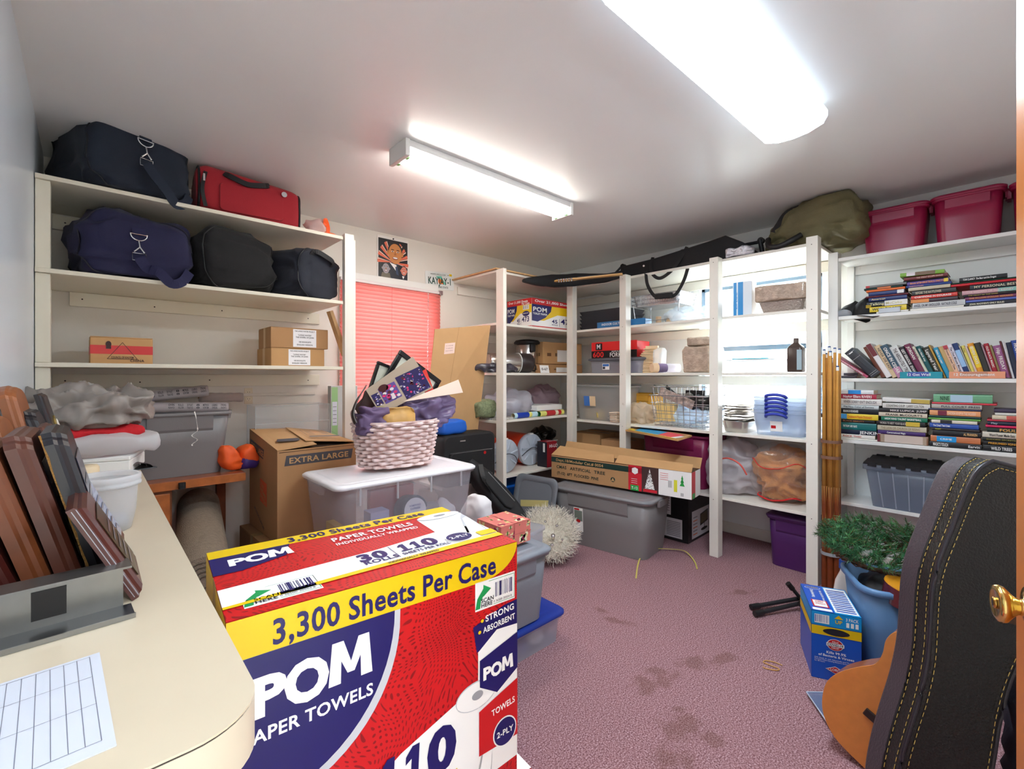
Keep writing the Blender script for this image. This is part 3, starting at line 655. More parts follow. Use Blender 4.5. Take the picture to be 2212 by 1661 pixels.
for k in range(10):
    a0, a1 = -pi/2-.7+.14*k, -pi/2-.7+.14*(k+1); lb.add([(.0364*cos(a), .0364*sin(a), z) for a, z in ((a0, .015), (a1, .015), (a1, .05), (a0, .05))], [(0, 1, 2, 3)], 0)
f = Face(lb, (-.022, -.0375, .02), (1, 0, 0), (0, 0, 1)); f.text('MOUNTAIN', .002, .006, .008, 1, 1, w=.04); f.text('candle', .01, .020, .005, 1)
lb.build('label', [mat((214, 190, 150), .6), INK], r)
r = empty('desk_tray', (.115, 2.52, CZ), rz=radians(18), label='black moulded tray with curved compartments at the far counter end', cat='tray')
for k in range(4):
    t = MB(); t.loft([[(.045*cos(a)-.01, -.11+.055*k+.026*sin(b_), .004+.022*abs(sin(a))) for a in [pi*j/10 for j in range(11)]] for b_ in (-1.4, -.7, 0, .7, 1.4)], 0, True, (0, 0), False); t.build('compartment', mat((26, 24, 28), .35), r)
MB().box(-.06, .05, -.14, .10, 0, .004).build('base', mat((26, 24, 28), .35), r, bev=.002)

# ---------------------------------------------------------------- paper towel carton
PM = [REDP, YELP, NAVYP, WHITE, DOTR, mat((20, 150, 80), .4), mat((150, 152, 158), .4), INK, mat((120, 210, 160), .4), mat((190, 194, 200), .4)]
def roll_art(f, u, v, w, h, slant=0):
    f.poly([(u, v), (u+w*.86, v-h*.02), (u+w, v+h*.86), (u+w*.06, v+h*.9)], 3, 2)
    f.ell(u+w*.53, v+h*.9, w*.47, h*.13, 9, 3); f.ell(u+w*.53, v+h*.9, w*.455, h*.12, 3, 4); f.ell(u+w*.55, v+h*.9, w*.13, h*.04, 6, 5)
    f.poly([(u+w*.45, v+h*.0), (u+w*.8, v+h*.6), (u+w*.98, v+h*.8), (u+w*.96, v+h*.55), (u+w*.86, v-h*.02)], 9, 3)
    f.poly([(u+w*.5, v+h*.0), (u+w*.82, v+h*.57), (u+w*.95, v+h*.62), (u+w*.84, v-h*.02)], 3, 4)
def scan(f, u, v, s):
    f.rect(u-.004*s, v-.004*s, u+.100*s, v+.056*s, 3, 2)
    f.line([(u+.042*s, v), (u+.098*s, v), (u+.098*s, v+.052*s), (u+.03*s, v+.052*s)], .001*s, 5, 3)
    [f.poly([(u+a*s, v+b*s) for a, b in q], 5, 3+.1*i) for i, q in enumerate(([(-.004, 0), (.008, 0), (.010, .016), (.001, .022)], [(.001, .022), (.010, .016), (.020, .030), (.016, .040)], [(.016, .048), (.016, .023), (.036, .036)]))]
    f.text('SCAN', u+.010*s, v+.011*s, .0085*s, 7, 1, l=4); f.text('HERE', u+.010*s, v+.001*s, .0085*s, 7, 1, l=4)
    f.barcode(u+.044*s, v+.010*s, u+.094*s, v+.048*s, 3, 2, 4, seed=3); f.text('0 36500 30504 8', u+.042*s, v+.003*s, .005*s, 7, 0, l=4)
def pom(f, u, v, h, m=3, l=3, sub=None, subw=None):
    f.text('P', u, v, h, m, 2, l=l, sx=1.15); f.text('O', u+h*.84, v-h*.05, h*1.1, m, 2, l=l+.4, sx=.92); f.letM(u+h*2.02, v, h*1.32, h*1.25, m, l)
    if sub: f.text(sub, u-h*.2, v-h*.72, h*.36, m, 1, w=subw or h*3.9, l=l)
def pom_front(f, fl, fr_, ft, w, d, h):
    f.rect(0, 0, w, h, 4, 1)
    f.poly([(0, h-.068), (0, h), (w, h)]+[(w-.10+.10*cos(t), h-.001-.068*sin(t)) for t in [pi/2*k/10 for k in range(1, 11)]], 1, 2)
    f.text('3,300 Sheets Per Case', .066, h-.058, .042, 2, 1, w=.47, l=4)
    disc = [(0, h-.068)]+[(.287*cos(t)**.8 if cos(t) > 0 else 0, h-.068-.265*sin(t)) for t in [pi/2*k/16 for k in range(17)]]
    f.poly([(a+(.012 if a > .001 else 0), b-(.012 if b < h-.07 else 0)) for a, b in disc], 9, 2); f.poly(disc, 2, 3)
    pom(f, .034, h-.170, .062, 3, 4, 'PAPER TOWELS', .222)
    scan(f, w-.115, h-.128, 1.08)
    f.poly([(w-.125, h-.165), (w-.04, h-.140), (w, h-.137), (w, h-.20), (w-.075, h-.212), (w-.115, h-.225)], 2, 2)
    f.text('STRONG', w-.092, h-.162, .014, 3, 1, l=4, rot=.06); f.text('ABSORBENT', w-.098, h-.186, .013, 3, 1, l=4, rot=.06, w=.092)
    f.ell(w-.101, h-.157, .004, .004, 1, 4); f.ell(w-.108, h-.181, .004, .004, 1, 4)
    # wrapped roll at the right
    f.poly([(w-.112, h-.225), (w-.112, .06), (w-.06, .045), (w, .05), (w, h-.195), (w-.06, h-.19)], 3, 3)
    f.poly([(w-.108, h-.245), (w-.108, h-.305), (w-.06, h-.335), (w, h-.30), (w, h-.215)], 2, 5); pom(f, w-.100, h-.292, .026, 3, 6)
    f.poly([(w-.11, .10), (w-.11, .20), (w, .235), (w, .10)], 0, 5); f.text('TOWELS', w-.075, .175, .014, 3, 1, l=6, rot=.1, w=.068)
    f.ell(w-.038, .125, .034, .034, 3, 6); f.ell(w-.038, .125, .031, .031, 2, 7); f.text('2-PLY', w-.038, .118, .013, 3, 1, l=8, al='c')
    # white swoosh with the counts
    f.poly([(0, 0), (0, .005), (.12, .10), (.30, .20), (.43, .245), (.45, .15), (.44, 0)], 3, 3)
    f.poly([(.33, 0), (.355, .08), (.43, .105), (.45, 0)], 1, 4)
    f.one(.252, .118, .046, .085, 2, 5); f.one(.306, .119, .046, .085, 2, 5); f.text('0', .358, .121, .087, 2, 2, l=5, sx=1.05, shear=.05); f.rect(.232, .05, .235, .19, 2, 5); f.text('SHEETS PER ROLL', .245, .085, .022, 2, 1, l=5, w=.175, rot=.03)
    f.text('30', .125, .095, .065, 2, 1, l=5); f.text('ROLLS', .130, .055, .025, 2, 1, l=5)
    roll_art(f, .420, .02, .115, .245)
    # top
    ft.rect(0, 0, w, d, 4, 1); ft.rect(0, d-.052, w, d, 1, 2); ft.text('3,300 Sheets Per Case', .16, d-.042, .030, 2, 1, w=.36, l=4)
    ft.poly([(0, d-.052), (0, d-.155), (.05, d-.155), (.14, d-.12), (.16, d-.052)], 2, 3); pom(ft, .03, d-.118, .038, 3, 4)
    ft.text('PAPER TOWELS', .245, d-.105, .026, 3, 1, w=.21, l=4); ft.text('INDIVIDUALLY WRAPPED', .245, d-.135, .016, 3, 1, w=.21, l=4)
    ft.poly([(0, .055), (w, .065), (w, .16), (.5, .18), (.3, .15), (0, .135)], 3, 3); ft.poly([(0, .045), (.25, .05), (w, .055), (w, .078), (.25, .066), (0, .055)], 1, 4)
    ft.text('30', .255, .100, .040, 2, 2, l=5, sx=1.05); ft.text('ROLLS', .258, .080, .018, 2, 1, l=5); ft.rect(.334, .076, .3355, .15, 2, 5)
    ft.one(.35, .102, .026, .044, 2, 5); ft.one(.381, .102, .026, .044, 2, 5); ft.text('0', .411, .102, .044, 2, 2, l=5, sx=1.1); ft.text('SHEETS PER ROLL', .345, .082, .013, 2, 1, l=5, w=.12); ft.text('INDIVIDUALLY WRAPPED', .30, .056, .009, 7, 1, l=6, w=.12)
    ft.ell(.50, .105, .036, .03, 3, 6); ft.ell(.50, .105, .033, .027, 2, 7); ft.text('2-PLY', .5, .098, .014, 3, 1, l=8, al='c')
    roll_art(ft, .47, .12, .14, .19); ft.rect(.55, .08, w, .11, 1, 6)
    scan(ft, .035, .035, 1.25)
    # left side
    fl.rect(0, 0, d, h, 1, 1); fl.rect(0, 0, d, h*.35, 4, 2)
    fr_.rect(0, 0, d, h, 4, 1); fr_.rect(0, h-.068, d, h, 1, 2)
px0 = Vector(P(488, 1347.6, Z=.89)); px1 = Vector(P(1116, 1171, Z=.89))
rz = atan2(px1.y-px0.y, px1.x-px0.x); wP = (px1-px0).length; dP = .366; ctr = (px0+px1)/2+Vector((-sin(rz), cos(rz), 0))*dP/2
carton('paper_towel_box', 'big red and yellow carton of paper towels in front, next to the cream counter', (wP, dP, .56), (ctr.x, ctr.y, .331), rz, REDP, pom_front, PM, tape=True, bev=.002, top=REDP)
def box2(f, fl, fr_, ft, w, d, h):
    f.rect(0, 0, w, h, 4, 1); fr_.rect(0, 0, d, h, 4, 1); fr_.rect(0, h-.12, d, h-.05, 3, 2); ft.rect(0, 0, w, d, 4, 1); ft.rect(w-.05, 0, w, d, 3, 2)
carton('paper_towel_box', 'red and white carton on the floor underneath the big paper towel carton', (.64, .38, .328), (ctr.x+.02, ctr.y+.0, 0.0005), rz, REDP, box2, PM, tape=False, top=REDP)

# ---------------------------------------------------------------- stack right behind the paper towels
BLUE = (30, 110, 200)
CLM = [mat((18, 84, 190), .35), mat((16, 150, 220), .35), YELP, WHITE, REDP, mat((14, 60, 160), .35), INK]
def clorox_side(f, w, h, text=True):
    f.rect(0, 0, w, h, 0, 1); f.rect(0, h*.80, w, h, 1, 2); f.rect(0, h*.66, w, h*.79, 2, 3)
def clorox(f, fl, fr_, ft, w, d, h):
    for q, ww in ((f, w), (fl, d), (fr_, d)): clorox_side(q, ww, h)
    F_ = fl if d < w else f; W_ = d if d < w else w
    F_.ell(W_*.5, h*.725, W_*.27, h*.045, 6, 5)
    F_.barcode(W_*.06, h*.83, W_*.36, h*.96, 3, 5, 4, seed=9); F_.poly([(W_*.46, h*.93), (W_*.55, h*.985), (W_*.64, h*.93)], 2, 4); F_.text('UP', W_*.55, h*.86, h*.05, 2, 1, l=4, al='c'); F_.text('3 PACK', W_*.69, h*.92, h*.045, 3, 1, w=W_*.25, l=4)
    for i in range(3): F_.rect(W_*(.70+.09*i), h*.83, W_*(.76+.09*i), h*.90, 3, 4)
    F_.ell(W_*.48, h*.54, W_*.17, h*.085, 3, 4); F_.ell(W_*.48, h*.54, W_*.155, h*.078, 4, 5); F_.rect(W_*.30, h*.515, W_*.66, h*.565, 3, 6); F_.text('COVID-19', W_*.48, h*.525, h*.034, 6, 1, w=W_*.32, al='c', l=7)
    F_.text('KILLS', W_*.48, h*.575, h*.022, 3, 1, al='c', l=7); F_.text('VIRUS*', W_*.48, h*.485, h*.022, 3, 1, al='c', l=7)
    F_.text('Kills 99.9%', W_*.5, h*.40, h*.036, 3, 1, al='c', l=4, w=W_*.4); F_.text('of Bacteria & Viruses', W_*.5, h*.35, h*.034, 3, 1, al='c', l=4, w=W_*.72)
    F_.text('Kills Staph, E. coli, Salmonella and Flu Virus', W_*.06, h*.305, h*.018, 3, 0, w=W_*.82, l=4); F_.text('Prevents Odor-Causing Bacteria Growth', W_*.06, h*.28, h*.018, 3, 0, w=W_*.7, l=4); F_.text('for 48 hours', W_*.06, h*.255, h*.018, 3, 0, l=4)
    F_.poly([(W_*.28, h*.17), (W_*.48, h*.225), (W_*.68, h*.17), (W_*.48, h*.115)], 3, 4); F_.poly([(W_*.30, h*.17), (W_*.48, h*.215), (W_*.66, h*.17), (W_*.48, h*.125)], 4, 5); F_.text('CLOROX', W_*.48, h*.155, h*.036, 3, 1, w=W_*.3, al='c', l=6)
    F_.text('32428', W_*.94, h*.04, h*.045, 3, 1, al='r', l=4, w=W_*.26); F_.rect(W_*.82, h*.10, W_*.92, h*.15, 3, 4)
    ft.rect(0, 0, w, d, 1, 2)
    if d < w:   # seen from the side: top print
        ft.rect(w*.05, d*.52, w*.9, d*.78, 0, 3); ft.rect(w*.05, d*.06, w*.9, d*.44, 3, 3)
        for i in range(9): ft.rect(w*.10, d*(.09+.037*i), w*.86, d*(.11+.037*i), 5, 4)
        ft.text('Kills Cold & Flu Viruses', w*.12, d*.66, d*.05, 3, 1, w=w*.6, l=4); ft.rect(w*.55, d*.52, w*.86, d*.8, 3, 5)
# underbed tote + grey tote + floral box
tote('storage_tote', 'low clear tote with translucent blue lid on the floor beside the paper towel carton', .66, .46, .155, (1.39, 1.715, 0.001), 0, frosted((225, 228, 238), .35), frosted((50, 82, 190), .86, .25), taper=.93, handles=False, panel=False, lidh=.02)
for i in range(4):
    g = empty('wrapped_bundle', (1.26+.105*i, 1.60, .008), rz=.3*(i % 2), label=['navy and white', 'pale grey', 'blue striped', 'white'][i]+' wrapped bundle inside the blue-lidded tote', cat='bundle')
    crumple('wrap', None, (.08, .15, .09), (0, 0, 0), [mat((40, 60, 150), .4), mat((220, 224, 232), .4), mat((30, 50, 140), .4), mat((230, 232, 236), .4)][i], seed=i, parent=g, cat=None, nu=24, nv=12); MB().box(-.041, .041, -.012, .012, .002, .091).build('band', WHITE if i % 2 == 0 else NAVYP, g)
GREY = mat((124, 129, 138), .38, bump=.05, bscale=200); GREYL = mat((132, 138, 148), .36); GREY2 = mat((126, 123, 124), .38, bump=.05, bscale=200)
tote('storage_tote', 'blue-grey lidded tote carrying the floral box, behind the paper towel carton', .53, .37, .345, (1.345, 1.655, .157), 0, GREY, GREYL, taper=.86)
FL = [mat((214, 120, 110), .6), mat((222, 206, 140), .6), mat((96, 120, 60), .6), mat((150, 36, 80), .6), mat((232, 224, 190), .6)]
def floral(f, fl, fr_, ft, w, d, h):
    for q, a, b in ((f, w, h), (fl, d, h), (fr_, d, h), (ft, w, d)):
        q.rect(0, 0, a, b, 0, 1); rr = random.Random(int(a*1000))
        for i in range(16):
            u, v, s = rr.random()*a, rr.random()*b, .010+.014*rr.random(); t = rr.random()*3
            u = min(max(u, s), a-s); v = min(max(v, s), b-s)
            q.ell(u, v, s, s*.38, rr.choice((1, 2, 4, 1)), 2, 10, t); q.ell(u, v, s*.38, s*.9, rr.choice((1, 2, 3, 4)), 3, 10, t)
        q.rect(a*.44, 0, a*.6, b, 0, 4)
fb = carton('floral_gift_box', 'small coral floral gift box with lid on the grey tote', (.185, .175, .10), (1.462, 1.655, .5035), 0, FL[0], floral, FL, flaps=False, tape=False)
MB().box(-.095, .095, -.090, .090, .048, .052).build('lid_edge', mat((196, 104, 96), .6), fb)
carton('disinfectant_carton', 'blue disinfectant carton half hidden on the floor beside the paper towel stack', (.30, .20, .275), (.995, 1.325, .001), 0, CLM[0], clorox, CLM, tape=False, top=CLM[0])
carton('small_carton', 'small brown carton peeking out between red carton and blue-lidded tote', (.30, .03, .30), (1.0, 1.455, .001), 0, CARD, flaps=False, tape=False)
# ---------------------------------------------------------------- brown desk under the left shelves
DZ = .76; BRN = mat((150, 82, 50), .32, var=.18, vscale=16, coat=.2); BRE = mat((176, 100, 48), .4, var=.2, vscale=22); BRD = mat((124, 70, 38), .45, var=.25, vscale=14)
dk = empty('desk', (.19, 2.86, 0), label='brown wooden desk under the left shelving carrying the dark grey tote', cat='desk')
MB().box(-.36, .44, .0, .56, DZ-.045, DZ).build('desktop', [BRN], dk, bev=.004)
MB().box(-.36, .44, -.004, -.0005, DZ-.044, DZ-.002).build('front_edging', BRE, dk)
MB().box(-.36, .115, .02, .50, .05, DZ-.046).build('pedestal', BRD, dk, bev=.003)
dr = MB(); dr.box(-.34, .105, .002, .019, .08, DZ-.06); dd = dr.build('cabinet_door', BRE, dk, bev=.003)
MB().box(-.28, .045, -.003, .0015, .14, DZ-.12).build('door_panel', BRD, dd, bev=.002)
MB().box(.39, .44, .5, .54, 0.001, DZ-.046).build('leg', BRD, dk, bev=.003)
p = P(393, 1042, Y=2.85); c = MB(); c.loft([rrect(.03, .02, .006, z) for z in (0, .012, .03)], 0, True); c.box(-.008, .008, -.012, .0, .0, .02); tag(c.build('rubber_clip', BLACK, None, (p.x, 2.844, DZ-.04)), 'small black clip gripping the front edge of the brown desk', 'clip')
p = P(528, 868, Y=YB); x0, x1, z1, z0 = spY(527.5, 838, 545.5, 872, YB)
o = empty('wall_outlet', ((x0+x1)/2, YB, (z0+z1)/2), label='cream double power socket on the back wall', cat='outlet'); hh = (z1-z0)/2; hw = (x1-x0)/2
MB().box(-hw, hw, -.006, -.0005, -hh, hh).build('cover_plate', mat((226, 214, 190), .35), o, bev=.002)
for s in (-1, 1):
    a = MB(); a.loft([[(x*.016, -.006, s*.022+z*.014) for x, z in circ(1, 20)], [(x*.016, -.009, s*.022+z*.014) for x, z in circ(1, 20)]][::-1], 0, False)
    k = a.build('socket', mat((232, 222, 200), .3), o); b = MB()
    for xx in (-.006, .006): b.box(xx-.001, xx+.001, -.0096, -.0091, s*.022-.001, s*.022+.007)
    b.box(-.0015, .0015, -.0096, -.0091, s*.022-.009, s*.022-.006); b.build('slots', BLACK, k)
# grey tote with film rolls
a = P(262, 893, Y=3.0); b = P(498, 890, Y=3.0)
tw = b.x-a.x; zt = P(380, 893, Y=2.93).z
g = tote('storage_tote', 'dark grey open tote holding rolls of plastic film on the brown desk', tw, .40, zt-DZ, ((a.x+b.x)/2, 3.12, DZ+.001), 0, GREY2, taper=.80, lid=False, r=.05)
FILM = frosted((216, 208, 210), .82, .3, .4); FILMP = mat((60, 58, 66), .5)
def film_roll(label, p0, p1, r, printed=True, m=FILM):
    p0, p1 = Vector(p0), Vector(p1); d = (p1-p0); L = d.length; d.normalize(); up = Vector((0, 0, 1)); sd = up.cross(d).normalized(); u2 = d.cross(sd)
    root = empty('film_roll', p0, label=label, cat='roll'); M = Mx(d, sd, u2, (0, 0, 0))
    b = MB(); b.loft([[(x, rr*cos(t)*(1+.04*sin(3*t+x*9)), rr*sin(t)*(1+.05*sin(2*t+x*14))) for t in [2*pi*k/28 for k in range(28)]] for x, rr in [(0, r*.9)]+[(L*k/14, r*(1+.04*sin(k*2.1))) for k in range(15)]+[(L, r*.9)]], 0, True, (1, 1), True, M); b.build('roll', m, root)
    c = MB(); c.loft([[(x, r*.35*cos(t), r*.35*sin(t)) for t in [2*pi*k/16 for k in range(16)]] for x in (-.004, -.001)], 0, True, (1, 1), True, M); c.build('core', mat((150, 120, 90), .8), root)
    if printed:
        a = MB(); f = Face(a, M @ Vector((0, -r*1.06, -r*.2)), M.to_3x3() @ Vector((1, 0, 0)), M.to_3x3() @ Vector((0, .25, .97)), .0006)
        u = L*.30; rr = random.Random(3)
        for w_, t_ in [(a_*L/.66, b_) for a_, b_ in ((.05, 'OVIN'), (.045, 'ROLLO'), (.05, 'DE PLAST'), (.03, '8'), (.05, 'METROS'), (.05, 'LIGERO'), (.05, 'STRONG'))]:
            f.text(t_, u, r*.55, r*.42, 0, 1, w=w_*.9); f.text(t_[::-1], u, r*.02, r*.36, 0, 1, w=w_*.9); u += w_+.012
        a.build('print', FILMP, root)
    return root
film_roll('tilted plastic film roll with black print, upper one on the grey tote', P(258, 868, Y=3.16)+Vector((0, 0, .012)), P(449, 848, Y=3.16)+Vector((0, 0, .012)), .030)
film_roll('plastic film roll with black print lying lower across the grey tote', P(300, 880, Y=3.02), P(492, 880, Y=3.02), .027)
film_roll('unprinted clear film roll reaching toward the power socket', P(430, 858, Y=3.28), P(524, 858, Y=3.28), .028, False, frosted((225, 215, 215), .6))
rb = MB(); c = P(420, 893, Y=2.90); pts = [c+Vector((0, 0, .01)), c+Vector((.006, -.006, -.02)), c+Vector((.012, -.006, -.07))]+[c+Vector((.0+.012*cos(k*.9), -.008+.004*sin(k*.9), -.09-.007*k)) for k in range(12)]
rb.tube(smooth_path(pts, 3), 0, flat=(.006, .0012)); tag(rb.build('curled_ribbon', mat((236, 232, 226), .3)), 'white curled ribbon hanging over the grey tote rim', 'ribbon')
# orange cloth, balloon thing
ORG = mat((236, 92, 30), .6, var=.08, vscale=20)
p = P(497, 990, Y=2.93); crumple('orange_cloth_bag', 'orange folded nylon pouch on the brown desk beside the grey tote', (.095, .08, .15), (p.x-.0, 2.95, DZ+.001), ORG, rz=.3, seed=12, e1=.8, e2=.6, amp=.02, ridge=.008, cat='pouch', nu=48, nv=28, fn=lambda q: Vector((q.x*(1-.25*q.z/.07)-q.z*.3, q.y, q.z)))
p = P(523, 990, Y=2.98); r = crumple('balloon_toy', 'orange and purple balloon-like toy between orange pouch and extra large box', (.10, .10, .12), (p.x+.025, 3.0, DZ+.001), ORG, seed=15, amp=.012, cat='toy', nu=36, nv=20)
crumple('purple_cap', None, (.107, .107, .07), (0, 0, -.0005), mat((60, 40, 120), .5), seed=15, amp=.004, parent=r, cat=None, nu=30, nv=14)
# acrylic case with paper tube, white binder
x0, x1, z1, z0 = spY(552, 876, 712, 960, 3.12)
ac = empty('display_case', ((x0+x1)/2, 3.22, DZ+.001), label='clear acrylic display case behind the extra large cardboard box', cat='display case'); w, h, d = x1-x0, z1-DZ, .20
ACR = mat((225, 232, 235), .05, alpha=.14)
MB().box(-w/2, w/2, -d/2, -d/2+.003, 0, h).box(-w/2, w/2, d/2-.003, d/2, 0, h).box(-w/2, -w/2+.003, -d/2+.003, d/2-.003, 0, h).box(w/2-.003, w/2, -d/2+.003, d/2-.003, 0, h).box(-w/2, w/2, -d/2, d/2, h, h+.003).build('acrylic_panels', ACR, ac)
e = MB(); E_ = mat((200, 205, 205), .2)
for sx in (-1, 1):
    for sy in (-1, 1): e.box(sx*w/2-.0015, sx*w/2+.0015, sy*d/2-.0015, sy*d/2+.0015, 0, h+.003)
for sy in (-1, 1):
    for z in (h, h*.68): e.box(-w/2, w/2, sy*d/2-.0015, sy*d/2+.0015, z, z+.003)
e.build('edges', E_, ac)
x0, x1, z1, z0 = spY(716, 833, 745, 920, 3.34)
bn = empty('ring_binder', (x0-.02, 3.30, z0-.18), label='pale grey binder with a green spine label beside the white shelf post', cat='binder')
MB().box(0, x1-x0+.10, 0, .06, 0, z1-z0+.18).build('cover', mat((190, 190, 188), .5), bn, bev=.004)
q = MB(); f = Face(q, (0, 0, 0), (1, 0, 0), (0, 0, 1)); f.rect(.005, .05, .05, z1-z0+.17, 0); f.rect(.010, .19, .045, .36, 1, 2)
for i in range(5): f.rect(.014, .21+.028*i, .04, .213+.028*i, 2, 3)
q.build('spine_label', [mat((150, 190, 130), .5), mat((205, 205, 215), .5), INK], bn)
MB().box(-.03, x1-x0+.2, -.02, .10, 0, z0-.18).build('stand', WHITE, None, (x0-.02, 3.30, .001), label='plain white carton on the floor holding up the grey binder', cat='box')
# rolled carpets under the desk
RUG = mat((150, 134, 116), .95, var=.15, vscale=60, bump=.8, bscale=220)
def rug(label, p0, p1, r, m=RUG):
    p0, p1 = Vector(p0), Vector(p1); d = (p1-p0); L = d.length; d.normalize(); sd = Vector((0, 0, 1)).cross(d).normalized(); M = Mx(d, sd, d.cross(sd), (0, 0, 0))
    o = empty('carpet_roll', p0, label=label, cat='rug')
    MB().loft([[(x, r*cos(t), r*sin(t)) for t in [2*pi*k/32 for k in range(32)]] for x in [L*k/6 for k in range(7)]], 0, True, (1, 1), True, M).build('roll', m, o)
    s = MB(); s.tube([M @ Vector((-.003, (r*.15+r*.8*k/60)*cos(k*.42), (r*.15+r*.8*k/60)*sin(k*.42))) for k in range(60)], .003, 5); s.build('spiral_end', mat((90, 78, 66), .9), o); return o
rug('large beige rolled carpet leaning from the floor up under the brown desk', P(440, 1245, Y=2.30)+Vector((0, 0, -.02)), (.475, 3.28, .52), .105)
rug('small dark rolled carpet lying on the floor behind the beige carpet roll', (.575, 3.0, .07), (.58, 3.36, .07), .062, mat((74, 66, 58), .95, bump=.8, bscale=200))
# cartons + extra large box
carton('support_carton', 'brown carton on the floor under the extra large cardboard box', (.46, .50, .39), (.90, 2.905, .001), radians(2), CARDD, flaps=True)
GB = mat((72, 72, 78), .6); ORP = mat((222, 92, 50), .6)
def hd_box():
    C = Vector(P(599, 975, Z=.889)); w, d = .44, .50; h = .495; rz = radians(2)
    r = empty('moving_box', (C.x, C.y, .394), rz, label='extra large brown moving box with flaps closed, beside the white-lidded tote', cat='box')
    zb = .075
    c = [(0, 0, 0), (w, 0, 0), (w, d, 0), (0, d, 0), (0, 0, h), (w, 0, h), (w, d, h+zb*.35), (0, d, h+zb)]
    MB().add(c, [(0, 1, 5, 4), (1, 2, 6, 5), (2, 3, 7, 6), (3, 0, 4, 7), (3, 2, 1, 0)]).build('body', CARD, r)
    def T(u, v, dz=0): return ((1-v)*((1-u)*Vector(c[4])+u*Vector(c[5]))+v*((1-u)*Vector(c[7])+u*Vector(c[6])))+Vector((0, 0, dz))
    def flap(pts, nm='flap', m=CARD2, dz=.004):
        b = MB(); n = len(pts); b.add([p+Vector((0, 0, k)) for k in (0, dz) for p in pts], [tuple(range(n))[::-1], tuple(range(n, 2*n))]+[(i, (i+1) % n, n+(i+1) % n, n+i) for i in range(n)]); return b.build(nm, m, r)
    flap([T(0, 0, .001), T(.48, 0.02, .012), T(.50, .98, .015), T(0, 1, .001)])
    flap([T(.40, .16, .020), T(1, .05, .004), T(1, 1, .004), T(.46, .99, .018)])
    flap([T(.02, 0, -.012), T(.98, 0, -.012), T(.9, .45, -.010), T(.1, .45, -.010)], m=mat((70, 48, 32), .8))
    a = MB(); f = Face(a, (0, 0, 0), (1, 0, 0), (0, 0, 1)); f.poly([(.035, h-.085), (.41, h-.085), (.42, h-.03), (.045, h-.03)], 0); f.text('EXTRA LARGE', .058, h-.073, .030, 1, 1, w=.335)
    L = Vector((0, -d, -zb)).normalized(); f = Face(a, c[7], L, (0, 0, 1), .0006); Ld = sqrt(d*d+zb*zb)
    f.poly([(.02, -.11), (Ld*.52, -.11), (Ld*.56, -.05), (.02, -.05)], 0); f.text('EXTRA LARGE', .04, -.098, .034, 1, 1, w=Ld*.45)
    f.poly([(.21, -.36), (.33, -.36), (.33, -.23), (.21, -.23)], 2); f.text('THE', .222, -.262, .020, 1, 1, rot=-.3, l=3); f.text('HOME', .218, -.295, .024, 1, 1, rot=-.3, l=3); f.text('DEPOT', .216, -.33, .022, 1, 1, rot=-.3, l=3)
    f.text('MOVING SUPPLIES', .10, -.44, .016, 0, 1, rot=-.35)
    a.build('printed_artwork', [GB, mat((196, 154, 106), .8), ORP], r)
    t = MB(); n = (T(.5, 0)-T(.5, 1)).normalized(); f = Face(t, T(.08, .16, .008), T(1, 0)-T(0, 0), T(0, 1)-T(0, 0), .0004); f.l = .008
    f.poly([(0, .05), (.10, .03), (.13, .05), (.13, .09), (.02, .10)], 0)
    f = Face(t, T(.52, .25, .024), T(1, .2)-T(.45, .3), T(0, 1)-T(0, 0), .002); f.rect(0, .03, .17, .05, 0); f.line([(.0, .07), (.17, .07), (.17, .2), (0, .2), (0, .07)], .002, 0)
    for i in range(4): f.rect(.015, .09+.025*i, .05, .095+.025*i, 0); f.rect(.09, .09+.025*i, .13, .095+.025*i, 0)
    t.build('top_print', GB, r)
hd_box()
# white-lid clear tote on a carton
L0 = P(745, 1043, Z=.79); L1 = P(1037, 1000, Z=.79); tw = L1.x-L0.x+.05
TX = (L0.x-.03+L1.x)/2; TY = L0.y+.24
carton('support_carton', 'plain carton hidden under the white-lidded clear tote', (.60, .36, .395), (TX, TY-.01, .001), 0, CARDD)
tt = tote('storage_tote', 'large clear tote with white lid carrying the pink basket', tw, .48, .39, (TX, TY, .399), 0, frosted((222, 220, 228), .26, .3), mat((236, 236, 240), .35), taper=.88, handles=True, panel=False, lidh=.03)
for s in (-.36, -.12, .12, .36): MB().box(s*tw-.004, s*tw+.004, -.246, -.238, .27, .352).build('rib', frosted((225, 225, 230), .6), tt)
def inside(nm, label, cat, mb, m, loc, rz=0): return tag(mb.build(nm, m, None, loc, (0, 0, rz)), label, cat)
Zi = .405
r = empty('thread_spool', (TX+.03, TY-.15, Zi), label='round dark spool with a white paper label inside the clear tote', cat='spool')
M = Matrix.Translation((0, 0, .16)) @ Matrix.Rotation(radians(80), 4, 'X')
MB().lathe([(.075, -.05), (.08, -.045), (.08, .04), (.075, .045)], 36, M=M).build('drum', mat((30, 50, 66), .4), r)
MB().lathe([(.066, .0455), (.066, .0465)], 36, M=M).build('round_label', mat((214, 214, 226), .5), r)
MB().box(-.05, .05, -.03, .03, .0005, .095).build('block', mat((60, 70, 90), .5), r)
q = MB(); MM = M @ Matrix.Translation((0, 0, .047)); f = Face(q, MM @ Vector((-.06, -.05, 0)), MM.to_3x3() @ Vector((1, 0, 0)), MM.to_3x3() @ Vector((0, 1, 0)), .0005); f.text('HOMEWARD', .025, .072, .010, 0, 1, w=.07); f.text('EXPRESS', .03, .056, .010, 0, 1, w=.06); f.text('delivery label', .03, .02, .006, 0, 0, w=.05); q.build('label_print', mat((70, 80, 150), .5), r)
crumple('white_plush', 'white round plush inside the clear tote', (.14, .12, .17), (TX+.25, TY-.12, Zi), mat((226, 224, 232), .9), seed=2, cat='toy', amp=.01, nu=30, nv=18, e1=1, e2=1)
